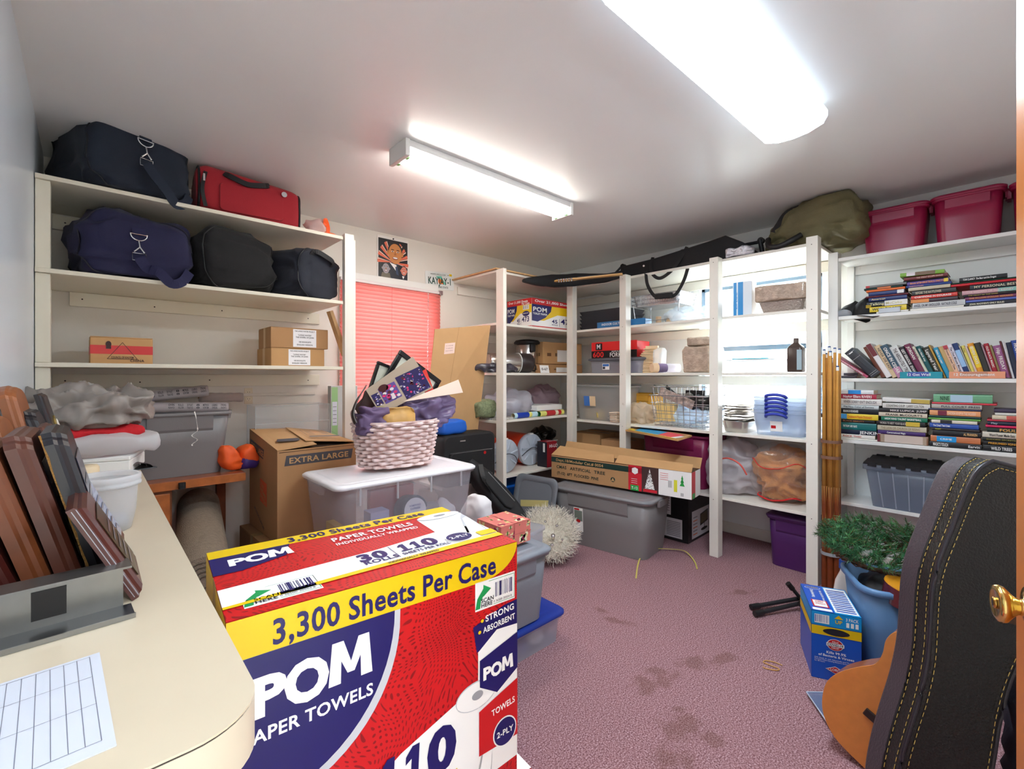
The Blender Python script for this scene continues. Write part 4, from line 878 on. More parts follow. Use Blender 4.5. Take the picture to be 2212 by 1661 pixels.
crumple('cream_ball', 'cream rounded plush in the right end of the clear tote', (.13, .13, .20), (TX+.25, TY+.05, Zi), mat((224, 214, 206), .9), seed=6, cat='toy', amp=.012, nu=30, nv=18, e1=1, e2=1)
g = crumple('glass_jar', 'clear bag of colourful candy inside the clear tote', (.12, .10, .18), (TX+.13, TY-.16, Zi), frosted((225, 225, 230), .4), seed=9, cat='bag', amp=.02, ridge=.01, nu=36, nv=22)
cb = MB(); CC = [mat(c, .4) for c in ((230, 60, 90), (250, 210, 40), (90, 60, 190), (40, 160, 200), (240, 240, 240))]; rr = random.Random(4)
for i in range(40):
    M = Matrix.Translation((rr.uniform(-.03, .03), rr.uniform(-.045, -.02), .04+rr.random()*.09)) @ Matrix.Rotation(rr.random()*3, 4, 'Y'); cb.box(-.009, .009, -.004, .004, -.005, .005, i % 5, M)
cb.build('candy', CC, g, kind='stuff')
MB().box(-.13, .13, -.02, .02, 0, .27).build('red_folder', mat((204, 96, 92), .5), None, (TX-.02, TY-.02, Zi), label='coral red flat box standing inside the clear tote', cat='box')
MB().box(-.05, .05, -.04, .04, 0, .20).build('lavender_box', mat((176, 176, 214), .5), None, (TX-.17, TY-.15, Zi), label='pale lavender box in the left half of the clear tote', cat='box')
MB().box(-.02, .02, -.15, .15, 0, .11).build('yellow_tray', YELP, None, (TX-.30, TY-.02, Zi), label='yellow edged tray at the left end of the clear tote', cat='tray')
# pink wicker basket
def weave():
    m = bpy.data.materials.new('wicker'); m.use_nodes = True; nt = m.node_tree; N = nt.nodes; L = nt.links; b = N['Principled BSDF']; b.inputs['Roughness'].default_value = .5
    uv = N.new('ShaderNodeTexCoord'); n = N.new('ShaderNodeTexNoise'); n.inputs['Scale'].default_value = 30; n.inputs['Detail'].default_value = 5; L.new(uv.outputs['Object'], n.inputs['Vector'])
    cr = N.new('ShaderNodeValToRGB'); L.new(n.outputs['Fac'], cr.inputs[0]); e = cr.color_ramp.elements; e[0].position = .3; e[0].color = lin((214, 178, 172))+(1,); e[1].position = .55; e[1].color = lin((238, 218, 216))+(1,); L.new(cr.outputs[0], b.inputs['Base Color']); return m
WK = weave()
B0 = P(776, 1012, Z=.791); B1 = P(945, 990, Z=.791); bc = P(862, 1003, Z=.791); bx_, by_ = bc.x, TY+.02
ba = empty('wicker_basket', (bx_, by_, .7905), rz=radians(-4), label='pink painted oval wicker basket overflowing with frames and envelopes', cat='basket')
BW, BD, BH = .195, .125, .245
def oval(z, k=1.0, n=96): s_ = 1+.20*z/BH; return [((BW*s_*k)*spow(cos(t), .85), (BD*s_*k)*spow(sin(t), .85), z) for t in [2*pi*i/n for i in range(n)]]
wv = MB(); NS, NR = 30, 12
for r_ in range(NR):   # horizontal strands weaving over and under the stakes
    z0, z1 = BH*r_/NR, BH*(r_+1)/NR
    ring = []
    for zz, kk in ((z0+.001, 0), (z0+.004, .006), ((z0+z1)/2, .009), (z1-.004, .006), (z1-.001, 0)):
        o_ = oval(zz, 1, 176); ring.append([(x*(1+(kk*.9+.009*sin(pi*NS*2*i/176/2+pi*r_))/.17), y*(1+(kk*.9+.009*sin(pi*NS*2*i/176/2+pi*r_))/.13), z) for i, (x, y, z) in enumerate(o_)])
    wv.loft(ring, 0, True, (0, 0))
wv.build('woven_side', WK, ba)
MB().loft([oval(0, .96), oval(.002, .98), oval(BH, .97), oval(BH-.001, .93), oval(.01, .93)], 0, True, (1, 1)).build('lining', mat((196, 160, 152), .7), ba)
MB().tube([Vector(p)+Vector((0, 0, .002)) for p in oval(BH, 1.0, 60)], 0, closed=True, flat=(.012, .010)).build('rim_band', WK, ba)
hd = MB(); hd.tube(smooth_path([(-BW*1.16, -.045, BH-.02), (-BW*1.25, -.04, BH+.05), (-BW*1.25, .0, BH+.07), (-BW*1.25, .04, BH+.05), (-BW*1.16, .045, BH-.02)], 5), .006, 8); hd.build('handle', WK, ba)
def quadplate(nm, label, cat, pts, th, m, parts=None, group=None):
    """thin stiff sheet through 4+ world points"""
    c = sum((Vector(p) for p in pts), Vector())/len(pts); a, b_ = Vector(pts[1])-Vector(pts[0]), Vector(pts[-1])-Vector(pts[0]); n = a.cross(b_).normalized(); k = len(pts)
    o = empty(nm, c, label=label, cat=cat, group=group) if parts else None; q = MB(); P_ = [Vector(p)-c for p in pts]
    q.add([p+n*s for s in (-th/2, th/2) for p in P_], [tuple(range(k))[::-1], tuple(range(k, 2*k))]+[(i, (i+1) % k, k+(i+1) % k, k+i) for i in range(k)])
    if parts: q.build('board', m, o); parts(o, P_, n, th); return o
    o = q.build(nm, m, None, c); tag(o, label, cat, group); return o
def pframe(label, pts, bw=.03, th=.022, inner=mat((214, 216, 200), .3)):
    """picture frame: world corners"""
    c = sum((Vector(p) for p in pts), Vector())/4; P_ = [Vector(p)-c for p in pts]; ex = (P_[1]-P_[0]); ey = (P_[3]-P_[0]); w, h = ex.length, ey.length; ex.normalize(); ey = (ey-ex*ey.dot(ex)).normalized(); ez = ex.cross(ey)
    o = empty('picture_frame', c, label=label, cat='picture frame'); M = Mx(ex, ey, ez, P_[0]); FM = mat((22, 22, 26), .25, coat=.3)
    b = MB()
    for a in ((0, w, 0, bw), (0, w, h-bw, h), (0, bw, bw, h-bw), (w-bw, w, bw, h-bw)): b.box(a[0], a[1], a[2], a[3], -th/2, th/2, 0, M)
    b.build('frame', FM, o, bev=.004); MB().box(bw, w-bw, bw, h-bw, -.004, .002, 0, M).build('backing', inner, o); return o
Yb = by_
pframe('large black picture frame sticking out of the pink basket top', [P(842, 870, Y=Yb+.04), P(946, 848, Y=Yb+.04)+Vector((0, 0, -.02)), P(950, 812, Y=Yb+.04), P(862, 752, Y=Yb+.04)] and [P(800, 862, Y=Yb+.06), P(896, 925, Y=Yb+.06), P(957, 822, Y=Yb+.06), P(856, 749, Y=Yb+.06)])
pframe('narrow black frame left of the large frame in the pink basket', [P(776, 900, Y=Yb+.10), P(826, 915, Y=Yb+.10), P(866, 800, Y=Yb+.10), P(822, 782, Y=Yb+.10)], .018)
def collage(o, P_, n, th):
    c0 = P_[0]; ex = (P_[1]-P_[0]); w = ex.length; ex.normalize(); ey = P_[3]-P_[0]; h = ey.length; ey.normalize(); q = MB(); f = Face(q, c0+n*th/2*(1), ex, ey, .0006)
    if f.N.dot(n) < 0: f.N = n
    rr = random.Random(11)
    f.rect(w*.50, h*.06, w*.98, h*.95, 0); f.rect(w*.16, h*.25, w*.46, h*.85, 1); f.rect(w*.02, h*.30, w*.14, h*.75, 0)
    for i in range(70):
        u, v = w*rr.uniform(.52, .95), h*rr.uniform(.08, .9); s = rr.uniform(.003, .009); f.ell(u, v, s, s*rr.uniform(.5, 1), rr.choice((2, 3, 4, 1, 5)), 2, 7)
    for i in range(26):
        u, v = w*rr.uniform(.17, .44), h*rr.uniform(.28, .8); s = rr.uniform(.006, .014); f.ell(u, v, s, s*.7, rr.choice((2, 3, 5, 1)), 2+i % 2, 7)
    f.ell(w*.25, h*.80, .03, .02, 6, 3); f.rect(w*.3, h*.3, w*.36, h*.5, 2, 4)
    for i in range(10):
        u, v = w*rr.uniform(.03, .13), h*rr.uniform(.3, .72); f.ell(u, v, .006, .004, rr.choice((2, 4, 5)), 2, 7)
    q.build('photos', [mat((44, 36, 88), .3), mat((96, 80, 150), .3), mat((224, 214, 216), .4), mat((210, 50, 110), .3), mat((130, 120, 190), .3), mat((90, 30, 40), .3), mat((70, 20, 24), .3)], o)
Yc = Yb-.05
quadplate('photo_collage', 'worn sheet of pasted party photographs leaning in the pink basket', 'collage', [P(792, 855, Y=Yc), P(846, 872, Y=Yc)+Vector((0, -.0, 0)), P(948, 838, Y=Yc), P(892, 770, Y=Yc)][0:0] or [P(796, 868, Y=Yc), P(850, 905, Y=Yc), P(952, 820, Y=Yc), P(893, 770, Y=Yc)], .002, mat((176, 160, 140), .6), None) if False else None
pc = [P(845, 868, Y=Yc), P(792, 852, Y=Yc), P(893, 771, Y=Yc), P(935, 838, Y=Yc)]
ex0, ex1 = P(798, 868, Y=Yc), P(893, 800, Y=Yc)
quadplate('photo_collage', 'worn sheet of pasted party photographs leaning in the pink basket', 'collage', [P(822, 896, Y=Yc), P(934, 838, Y=Yc), P(892, 770, Y=Yc), P(790, 842, Y=Yc)], .002, mat((176, 160, 140), .6), collage)
quadplate('newspaper_sheet', 'folded cream magazine page fanned over the right side of the pink basket', 'paper', [P(870, 868, Y=Yc-.03), P(1000, 848, Y=Yc-.02), P(990, 820, Y=Yc), P(920, 848, Y=Yc-.01)], .003, mat((226, 206, 190), .6), lambda o, P_, n, th: (lambda q, f: (f.ell(.17, .035, .035, .014, 0, 1), f.ell(.18, .036, .015, .008, 1, 2), f.ell(.16, .03, .01, .008, 2, 2), q.build('printed_picture', [mat((110, 130, 150), .5), mat((230, 140, 70), .5), WHITE], o)))(*(lambda q: (q, Face(q, P_[0]-n*(th/2+.0002)*(1 if n.y > 0 else -1), (P_[1]-P_[0]), (P_[3]-P_[0]), .0005)))(MB())))
quadplate('red_photo_card', 'small white card with a red panel behind the photo collage', 'card', [P(918, 852, Y=Yc+.02), P(938, 846, Y=Yc+.02), P(920, 797, Y=Yc+.02), P(913, 801, Y=Yc+.02)], .002, mat((225, 60, 50), .5))
zr = .79+BH
def bag_at(nm, label, cat, x, y, w, d, h, m, zz=None, **k):
    p = P(x, y, Y=Yb-.03); return crumple(nm, label, (w, d, h), (p.x, Yb+k.pop('dy', -.02), zz or zr-.06), m, cat=cat, **k)
MAN = mat((196, 152, 82), .5, var=.08, vscale=10)
bag_at('manila_envelope', 'crumpled manila envelope in the middle of the pink basket', 'envelope', 851, 900, .19, .03, .155, MAN, seed=21, e1=.3, e2=.5, amp=.03, ridge=.012, dy=-.085, zz=zr-.07, rz=-.12)
bag_at('mauve_cloth', 'dusty purple cloth hanging at the left side of the pink basket', 'cloth', 800, 905, .15, .08, .14, mat((106, 86, 122), .7, var=.1, vscale=20), seed=22, e1=.6, e2=.6, amp=.03, ridge=.02, sc=16, dy=-.055, zz=zr-.06)
bag_at('purple_plastic_bag', 'purple see-through plastic bag bulging from the right of the pink basket', 'bag', 930, 890, .27, .12, .17, frosted((134, 118, 160), .88, .2, .3), seed=23, e1=.6, e2=.7, amp=.05, ridge=.024, sc=14, dy=.0, zz=zr-.05, nu=84, nv=44, fn=lambda q: Vector((q.x*(1+.35*q.z/.08), q.y, q.z)))
bag_at('green_cloth', 'olive crumpled cloth beside the mauve cloth in the pink basket', 'cloth', 820, 880, .09, .05, .12, mat((128, 120, 70), .7), seed=24, amp=.03, ridge=.012, dy=-.04, zz=zr-.03)
bag_at('brown_leather_pouch', 'brown leather pouch at the left edge of the pink basket', 'pouch', 795, 850, .12, .06, .17, mat((66, 44, 44), .4), seed=25, e1=.5, e2=.6, amp=.01, dy=.055, zz=zr+.0, rot=(0, .45, 0))
bl = MB(); bl.tube(smooth_path([P(768, 915, Y=Yb-.09), P(762, 895, Y=Yb-.07), P(768, 872, Y=Yb-.05), P(780, 850, Y=Yb-.03), P(790, 835, Y=Yb)], 5), 0, flat=(.028, .006), up=(1, 0, 0)); tag(bl.build('studded_belt', mat((60, 52, 48), .5, var=.4, vscale=120)), 'dark stitched belt curling over the left rim of the pink basket', 'belt')
# suitcase on the lowest corner shelf, tarp, tall cardboard sheet
xa, xb = P(957, 950, Y=2.79).x, P(1071, 950, Y=2.79).x; y0, y1 = 0, xb-xa
sc = empty('suitcase', ((xa+xb)/2, 2.79, .4665), rz=pi/2, label='black soft suitcase standing on the low corner shelf below the cardboard sheet', cat='suitcase')
SB = mat((26, 26, 29), .75, bump=.2, bscale=400); hs = P(1015, 936, Y=2.8).z-.4665
b = MB(); b.loft([[(x, p[0], p[1]+hs/2) for p in [(q[0], q[1]) for q in rrect(y1-y0-g, hs-g, .05)]] for x, g in ((0, .03), (.012, .006), (.03, 0), (.2, 0), (.215, .02))], 0, True); b.build('body', SB, sc)
pk = MB(); pk.loft([[(x, p[0], p[1]+hs*.38) for p in rrect(y1-y0-.10-g, hs*.58-g, .03)] for x, g in ((0, 0), (-.016, 0), (-.022, .02))][::-1], 0, True); k = pk.build('front_pocket', SB, sc)
MB().tube([(-.018, -.20, hs*.655), (-.018, .20, hs*.655)], .003, 6).build('zipper', STEEL, k)
MB().tube([(-.018, -.20, hs*.16), (-.018, .02, hs*.15)], .002, 6).build('seam', STEEL, k)
MB().box(-.002, .0, -.0+.05, .10, hs*.86, hs*.885).build('logo_plate', CHROME, sc)
MB().lathe([(.012, 0), (.012, .003)], 16, M=Matrix.Translation((-.022, -.12, hs*.6)) @ Matrix.Rotation(-pi/2, 4, 'Y')).build('red_badge', REDP, sc)
MB().tube([(.1, .28, hs*.35), (.1, .30, hs*.4), (.1, .30, hs*.6), (.1, .28, hs*.65)], .008, 8).build('side_handle', BLACK, sc)
crumple('blue_tarp', 'bright blue folded tarp on top of the black suitcase', (.24, .19, .10), (2.00, 2.90, .4665+hs+.002), mat((20, 96, 200), .5, bump=.1), seed=31, e1=.35, e2=.3, amp=.015, ridge=.006, cat='tarp', nu=56, nv=26)
crumple('black_shoulder_bag', 'black shoulder bag on the suitcase behind the tall cardboard sheet', (.16, .12, .15), (2.33, 3.13, .4665+hs+.002), SB, seed=32, e1=.6, e2=.5, cat='bag', nu=40, nv=24)
def sheet_parts(o, P_, n, th):
    q = MB(); f = Face(q, P_[0]*.0+P_[3]-n*(th/2+.0003)*(1 if n.y > 0 else -1), (P_[2]-P_[3]), (P_[3]-P_[0]).normalized(), .001)
    f.rect(.095, -.205, .18, -.12, 0, 1)
    for i, t in enumerate(('A HOME', 'TABLES', 'EACH BOX')): f.text(t, .105, -.145-.02*i, .008, 1, 0, w=.06, l=2)
    f.line([(.20, 0), (.165, -.5), (.14, -.9)], .002, 2); q.build('paper_label', [mat((232, 206, 196), .6), mat((150, 110, 110), .6), mat((150, 114, 76), .8)], o)
BRc = P(1031, 935, Y=2.98); BLc = P(917, 928, Y=3.02); TRc = P(1059, 702, Y=2.90); TLc = P(939, 711, Y=3.02)
quadplate('cardboard_sheet', 'tall flattened brown cardboard sheet leaning beside the white corner shelves', 'cardboard', [BLc, BRc, TRc, TLc], .006, mat((196, 156, 108), .8, var=.05), sheet_parts)
# white pillow, gig bag, clear tub in the gap
crumple('white_pillow', 'white pillow squeezed between the clear tote and a black gig bag', (.13, .26, .50), (1.90, 2.42, .001), mat((232, 232, 236), .8), seed=33, e1=.7, e2=.6, amp=.02, ridge=.006, cat='pillow')
gb = empty('gig_bag', (0, 0, 0), label='black instrument gig bag leaning behind the clear tote', cat='bag')
a, b_ = P(1020, 1012, Y=2.72), P(1128, 1135, Y=2.42); ax = (b_-a); L = ax.length; ax.normalize(); sd = Vector((0, 1, 0)); sd = (sd-ax*sd.dot(ax)).normalized(); up = ax.cross(sd)
M = Mx(ax, sd, up, a); b = MB()
b.loft([[tuple(Vector((x, p[0], p[1]))) for p in rrect(.16, w, min(.04, w/2.1))] for x, w in ((-.05, .05), (0, .09), (.1, .14), (.28, .17), (.42, .15), (L+.02, .10))], 0, True, (1, 1), True, M); b.build('body', SB, gb)
pk = MB(); pk.loft([[(x, p[0]-.085, p[1]) for p in rrect(.03, w, .012)] for x, w in ((.08, .05), (.12, .08), (.36, .09), (.40, .05))], 0, True, (1, 1), True, M); pk.build('pocket', SB, gb)
MB().tube([M @ Vector(p) for p in ((.1, -.10, .03), (.38, -.10, .035))], .003, 6).build('zipper', STEEL, gb)
MB().tube(smooth_path([M @ Vector(p) for p in ((.02, -.085, .03), (.12, -.11, -.04), (.22, -.09, -.05))], 5), 0, flat=(.035, .004)).build('strap', BLACK, gb)
tote('storage_tote', 'small clear tote wedged behind the floral box', .30, .22, .30, (2.06, 2.16, .001), .2, frosted((214, 218, 230), .4), lid=False, handles=False, panel=False)

# ---------------------------------------------------------------- bags on the left shelves
duffel('large_duffel_bag', 'large dark navy duffel bag with silver clip on the top left shelf, near the ceiling', .41, .46, .375, (.115, 3.08, S1L+.008), radians(20), (24, 34, 50), seed=2, amp=.045)
duffel('navy_duffel_bag', 'navy blue duffel bag with brass clip, leftmost on the middle shelf', .43, .42, .33, (.15, 3.075, S2L+.007), radians(6), (30, 30, 66), seed=5, amp=.045)
duffel('black_duffel_bag', 'plain black duffel bag in the middle of the second shelf', .37, .40, .325, (.59, 3.075, S2L+.007), radians(10), (20, 20, 22), seed=9, ring=False, amp=.035)
bb = duffel('small_duffel_bag', 'small dark blue-grey duffel bag at the right end of the second shelf', .31, .34, .29, (.98, 3.03, S2L+.007), radians(24), (34, 38, 50), seed=12, ring=False, handle=True, amp=.035)
# red wheeled bag
x0, x1, z1, z0 = spY(424, 385, 654, 470, 2.95)
rb_ = empty('travel_bag', ((x0+x1)/2-.005, 3.06, S1L+.001), rz=radians(-3), label='red travel bag with black handle on the top left shelf', cat='travel bag'); RM = mat((160, 22, 36), .8, bump=.25, bscale=350, var=.06, sheen=.1); w = (x1-x0)*.97
def fnr(q): q.z += -.02*(q.x/(w/2)); return q
S = blob_fn(w, .30, .245, .35, .22, .018, 6, 4, .0, .004, fnr); b = MB(); blob_mesh(b, S, 80, 36); b.build('body', RM, rb_)
for s in (-1, 1):
    pts = [Vector((s*w*.475, .145*spow(cos(t), .4), .122+.112*spow(sin(t), .4)-.02*s)) for t in [2*pi*k/40 for k in range(40)]]; MB().tube(pts, .006, 6, closed=True).build('piping', BLACK, rb_)
MB().tube(smooth_path([(-w*.42, -.150, .215), (-w*.45, -.155, .12), (-w*.42, -.150, .03)], 5), 0, flat=(.018, .005), up=(0, 1, 0)).build('zipper', BLACK, rb_)
MB().box(-w*.445, -w*.425, -.162, -.156, .16, .20).build('zip_pull', CHROME, rb_, bev=.002)
MB().tube(smooth_path([(-w*.27, -.13, .235), (-w*.22, -.165, .215), (-w*.05, -.17, .19), (w*.10, -.165, .205), (w*.17, -.13, .225)], 5), 0, flat=(.028, .008), up=(0, 1, 0)).build('carry_handle', mat((24, 24, 26), .6), rb_)
pk = MB(); pk.loft([[(q[0], y, q[1]+.10) for q in rrect(w*.60-g, .15-g, .02)] for y, g in ((-.150, .0), (-.158, .004))][::-1], 0, True); pk.build('side_pocket', RM, rb_)
MB().lathe([(.015, 0), (.015, .002)], 20, M=Matrix.Translation((w*.31, -.158, .185)) @ Matrix.Rotation(pi/2, 4, 'X')).build('round_badge', mat((190, 190, 195), .3, .5), rb_)
p = P(677, 495, Y=2.95); g = crumple('grocery_bag', 'small white and orange plastic grocery bag next to the red travel bag', (.13, .14, .085), (p.x+.015, 2.97, S1L+.001), frosted((238, 214, 210), .9, .3), seed=41, amp=.04, ridge=.02, cat='bag', nu=60, nv=30)
MB().tube(smooth_path([(.03, -.05, .03), (.035, -.075, .06), (.045, -.06, .10), (.055, -.075, .05), (.05, -.085, .0)], 5), 0, flat=(.022, .003), up=(0, 1, 0)).build('orange_print', mat((240, 90, 30), .4), g)
crumple('orange_wrapper', 'flat orange and white wrapper at the right end of the top shelf', (.11, .08, .02), (1.115, 2.93, S1L+.001), mat((240, 120, 60), .5), seed=42, amp=.02, ridge=.01, cat='wrapper', nu=40, nv=16)
# cartons on the third shelf
x0, x1, z1, z0 = spY(193, 733, 329, 785, 3.0)
BR1 = mat((196, 150, 96), .5, var=.05, vscale=9)
def redband(f, fl, fr_, ft, w, d, h):
    for q, a in ((f, w), (fl, d)): q.rect(0, h*.36, a, h*.68, 0, 1)
    f.line([(w*.26, h*.18), (w*.50, h*.80), (w*.74, h*.18), (w*.26, h*.18)], .0022, 1, 3); f.text('CHINA', w*.62, h*.08, h*.09, 1, 1, l=3); f.text('COUNCIL OF KHUYEM', w*.32, h*.20, h*.08, 1, 1, w=w*.36, l=3); f.ell(w*.28, h*.72, w*.045, h*.12, 1, 3); f.rect(w*.24, h*.55, w*.32, h*.64, 1, 3)
carton('printed_carton', 'tape-wrapped brown carton with a red band and triangle mark on the third shelf', (x1-x0, .26, z1-S3L+.01), ((x0+x1)/2-.0, 3.13, S3L+.001), radians(1), BR1, redband, [mat((204, 40, 44), .4), mat((60, 30, 30), .5)])
def living(f, fl, fr_, ft, w, d, h):
    L = living.u; f.rect(w*L, h*.06, w*(L+.41), h*.94, 0, 1); u = w*(L+.205)
    for t, v, s, ww in (('THE LIVING WATER PROJECT', .82, .06, .36), ('"LIVING WATER"', .62, .07, .24), ('THE GOSPEL OF JOHN', .51, .07, .32), ('100 BOOKLETS', .28, .07, .22), ('ENGLISH VERSION', .14, .07, .28)): f.text(t, u, h*v, h*s, 1, 1, w=w*ww, al='c', l=2)
    fl.rect(d*.42, 0, d*.58, h, 2, 1)
AM = [mat((236, 236, 240), .6), INK, mat((206, 172, 124), .3)]
x0, x1, z1, z0 = spY(587, 710, 707, 750, 2.99); q0, q1, w1, w0 = spY(583, 753, 700, 791, 2.99)
living.u = .31; hB = w1-S3L
carton('booklet_carton', 'brown carton with white label, lower of two stacked on the third shelf', (q1-q0, .27, hB), ((q0+q1)/2, 3.125, S3L+.001), radians(2), CARD2, living, AM, tape=False)
living.u = .37
carton('booklet_carton', 'brown carton with white label, upper of two stacked on the third shelf', (x1-x0+.01, .27, z1-w1), ((x0+x1)/2, 3.125, S3L+hB+.003), radians(0), CARD, living, AM, tape=False)

# ---------------------------------------------------------------- poster, licence plate, red blind on the back wall
BLM = MB(); bx0 = P(735, 600, Y=YB-.03).x; bx1 = P(950, 632, Y=YB-.03).x; zt = 2.028; n = 36
blr = empty('window_blind', ((bx0+bx1)/2, YB-.035, zt), rot=(0, radians(.4), 0), label='closed coral red horizontal blind on the back wall window', cat='blind')
wv_ = (bx1-bx0)/2
def blindmat():
    m = bpy.data.materials.new('blind_slat'); m.use_nodes = True; nt = m.node_tree; N = nt.nodes; b = N['Principled BSDF']; b.inputs['Base Color'].default_value = lin((212, 116, 108))+(1,); b.inputs['Roughness'].default_value = .65
    t = N.new('ShaderNodeBsdfTranslucent'); t.inputs[0].default_value = lin((240, 140, 136))+(1,); ms = N.new('ShaderNodeMixShader'); ms.inputs[0].default_value = .05
    nt.links.new(b.outputs[0], ms.inputs[1]); nt.links.new(t.outputs[0], ms.inputs[2]); nt.links.new(ms.outputs[0], N['Material Output'].inputs[0]); return m
for k in range(n):
    z = -.03-.0295*k; BLM.loft([[(x, .007, z+.0175), (x, .000, z+.008), (x, -.005, z-.006), (x, -.0085, z-.0165)] for x in (-wv_, wv_)], 0, True, (0, 0), False)
BLM.build('slats', blindmat(), blr)
MB().box(-wv_-.005, wv_+.005, -.018, .018, -.024, 0).build('headrail', mat((232, 222, 222), .35), blr, bev=.003)
MB().box(-wv_, wv_, -.012, .012, -.03-.0295*n-.012, -.03-.0295*n).build('bottom_rail', mat((226, 96, 100), .4), blr, bev=.003)
MB().box(wv_-.02, wv_+.012, -.028, .02, -.03, .006).build('bracket', mat((150, 130, 130), .3, .6), blr, bev=.002)
for px in (848, 924):
    xx = P(px, 700, Y=YB-.05).x-(bx0+bx1)/2
    if px == 848: MB().tube([(xx, -.0085, -.02), (xx, -.0085, -1.05)], .0012, 5).build('ladder_cord', mat((200, 120, 120), .6), blr)
    else:
        c = MB(); c.tube([(xx+.003*sin(k*2), -.022, -.02-.012*k) for k in range(60)], .003, 5); c.build('pull_cord', WHITE, blr)
# poster
C4 = [P(815, 511, Y=YB-.004), P(882, 516, Y=YB-.004), P(883, 629, Y=YB-.004), P(818, 621, Y=YB-.004)]
pw = C4[1].x-C4[0].x; pz0 = (C4[2].z+C4[3].z)/2; ph = (C4[0].z+C4[1].z)/2-pz0
po = empty('wall_poster', (C4[0].x, YB-.003, pz0), label='portrait poster of a smiling man in a suit with two smaller men', cat='poster')
MB().box(0, pw, -.0015, 0, 0, ph).build('sheet', mat((235, 232, 228), .4), po)
q = MB(); f = Face(q, (0, -.0016, 0), (1, 0, 0), (0, 0, 1), .0004); W_, H_ = pw, ph
f.rect(W_*.03, H_*.02, W_*.97, H_*.95, 0, 1)
for a in (-1.25, -.9, -.55, .5, .85, 1.2, 1.6, -1.6):
    f.poly([(W_*.5, H_*.52), (W_*(.5+.5*sin(a-.07)), H_*(.52+.43*cos(a-.07))), (W_*(.5+.5*sin(a+.07)), H_*(.52+.43*cos(a+.07)))], 1, 2); f.poly([(W_*.5, H_*.52), (W_*(.5+.5*sin(a+.09)), H_*(.52+.42*cos(a+.09))), (W_*(.5+.5*sin(a+.14)), H_*(.52+.42*cos(a+.14)))], 2, 2)
def face_(u, v, s, skin, hair, suit, l=3):
    f.ell(u-s*.92, v+s*.05, s*.16, s*.28, skin, l, 14); f.ell(u+s*.92, v+s*.05, s*.16, s*.28, skin, l, 14); f.ell(u, v+s*.35, s*.93, s*1.05, hair, l, 24); f.ell(u, v, s*.86, s*1.18, skin, l+1, 26)
    for k in (-1, 1): f.ell(u+k*s*.34, v+s*.24, s*.17, s*.07, 5, l+2, 12); f.ell(u+k*s*.34, v+s*.23, s*.08, s*.07, 0, l+3, 10); f.ell(u+k*s*.35, v+s*.45, s*.22, s*.05, hair, l+2, 12)
    f.poly([(u-s*.05, v+s*.2), (u+s*.05, v+s*.2), (u+s*.17, v-s*.18), (u-s*.17, v-s*.18)], 7, l+2)
    f.ell(u, v-s*.52, s*.36, s*.17, 8, l+2, 18); f.ell(u, v-s*.49, s*.30, s*.10, 5, l+3, 18)
f.poly([(W_*.10, H_*.20), (W_*.34, H_*.50), (W_*.62, H_*.50), (W_*.95, H_*.30), (W_*.95, H_*.20)], 4, 3); f.poly([(W_*.38, H_*.51), (W_*.60, H_*.48), (W_*.62, H_*.34)], 5, 4); f.poly([(W_*.56, H_*.44), (W_*.62, H_*.45), (W_*.68, H_*.28), (W_*.60, H_*.30)], 9, 5)
face_(W_*.56, H_*.69, W_*.25, 3, 6, 4, 6)
f.poly([(W_*.10, H_*.20), (W_*.14, H_*.30), (W_*.38, H_*.30), (W_*.42, H_*.20)], 10, 11); face_(W_*.26, H_*.38, W_*.125, 11, 6, 4, 12)
f.poly([(W_*.68, H_*.18), (W_*.74, H_*.28), (W_*.94, H_*.28), (W_*.95, H_*.18)], 4, 11); f.poly([(W_*.78, H_*.28), (W_*.86, H_*.28), (W_*.82, H_*.22)], 5, 12); face_(W_*.84, H_*.38, W_*.11, 12, 6, 4, 12)
f.rect(W_*.03, H_*.02, W_*.97, H_*.19, 0, 16); f.text('Heroes', W_*.5, H_*.12, H_*.055, 5, 0, l=18, al='c', shear=.3, w=W_*.42); f.text('The Audacity of Hope and Dreams', W_*.5, H_*.075, H_*.018, 5, 0, w=W_*.6, al='c', l=18)
q.build('printed_picture', [mat((26, 24, 30), .4), mat((226, 110, 80), .4), mat((250, 210, 190), .4), mat((206, 134, 72), .4), mat((30, 34, 48), .4), mat((240, 238, 236), .4), mat((30, 24, 26), .4), mat((176, 106, 56), .4), mat((130, 50, 50), .4), mat((50, 66, 96), .4), mat((110, 100, 84), .4), mat((160, 150, 156), .4), mat((220, 130, 110), .4)], po)
MB().lathe([(.006, 0), (.006, .004), (.003, .008)], 12, M=Matrix.Translation((W_*.5, -.002, H_*.975)) @ Matrix.Rotation(pi/2, 4, 'X')).build('push_pin', BLACK, po)
# licence plate
x0, x1, z1, z0 = spY(921, 586, 982, 626, YB-.02)
lp = empty('licence_plate', ((x0+x1)/2, YB-.006, (z0+z1)/2), rot=(0, radians(-3), 0), label='white licence plate with green letters on the back wall beside the blind', cat='licence plate'); w, h = (x1-x0), .152
b = MB(); b.loft([[(q_[0], y, q_[1]) for q_ in rrect(w, h, .012)] for y in (.0015, -.0005)], 0, False); b.build('plate', mat((226, 230, 228), .3, .1), lp)
q = MB(); f = Face(q, (-w/2, -.0008, -h/2), (1, 0, 0), (0, 0, 1), .0004)
f.poly([(w*.36, h*.75), (w*.56, h*.78), (w*.60, h*.6), (w*.72, h*.35), (w*.68, h*.25), (w*.58, h*.5), (w*.40, h*.66)], 3, 1); f.ell(w*.49, h*.48, w*.055, h*.16, 1, 2); f.ell(w*.57, h*.45, w*.05, h*.14, 1, 2)
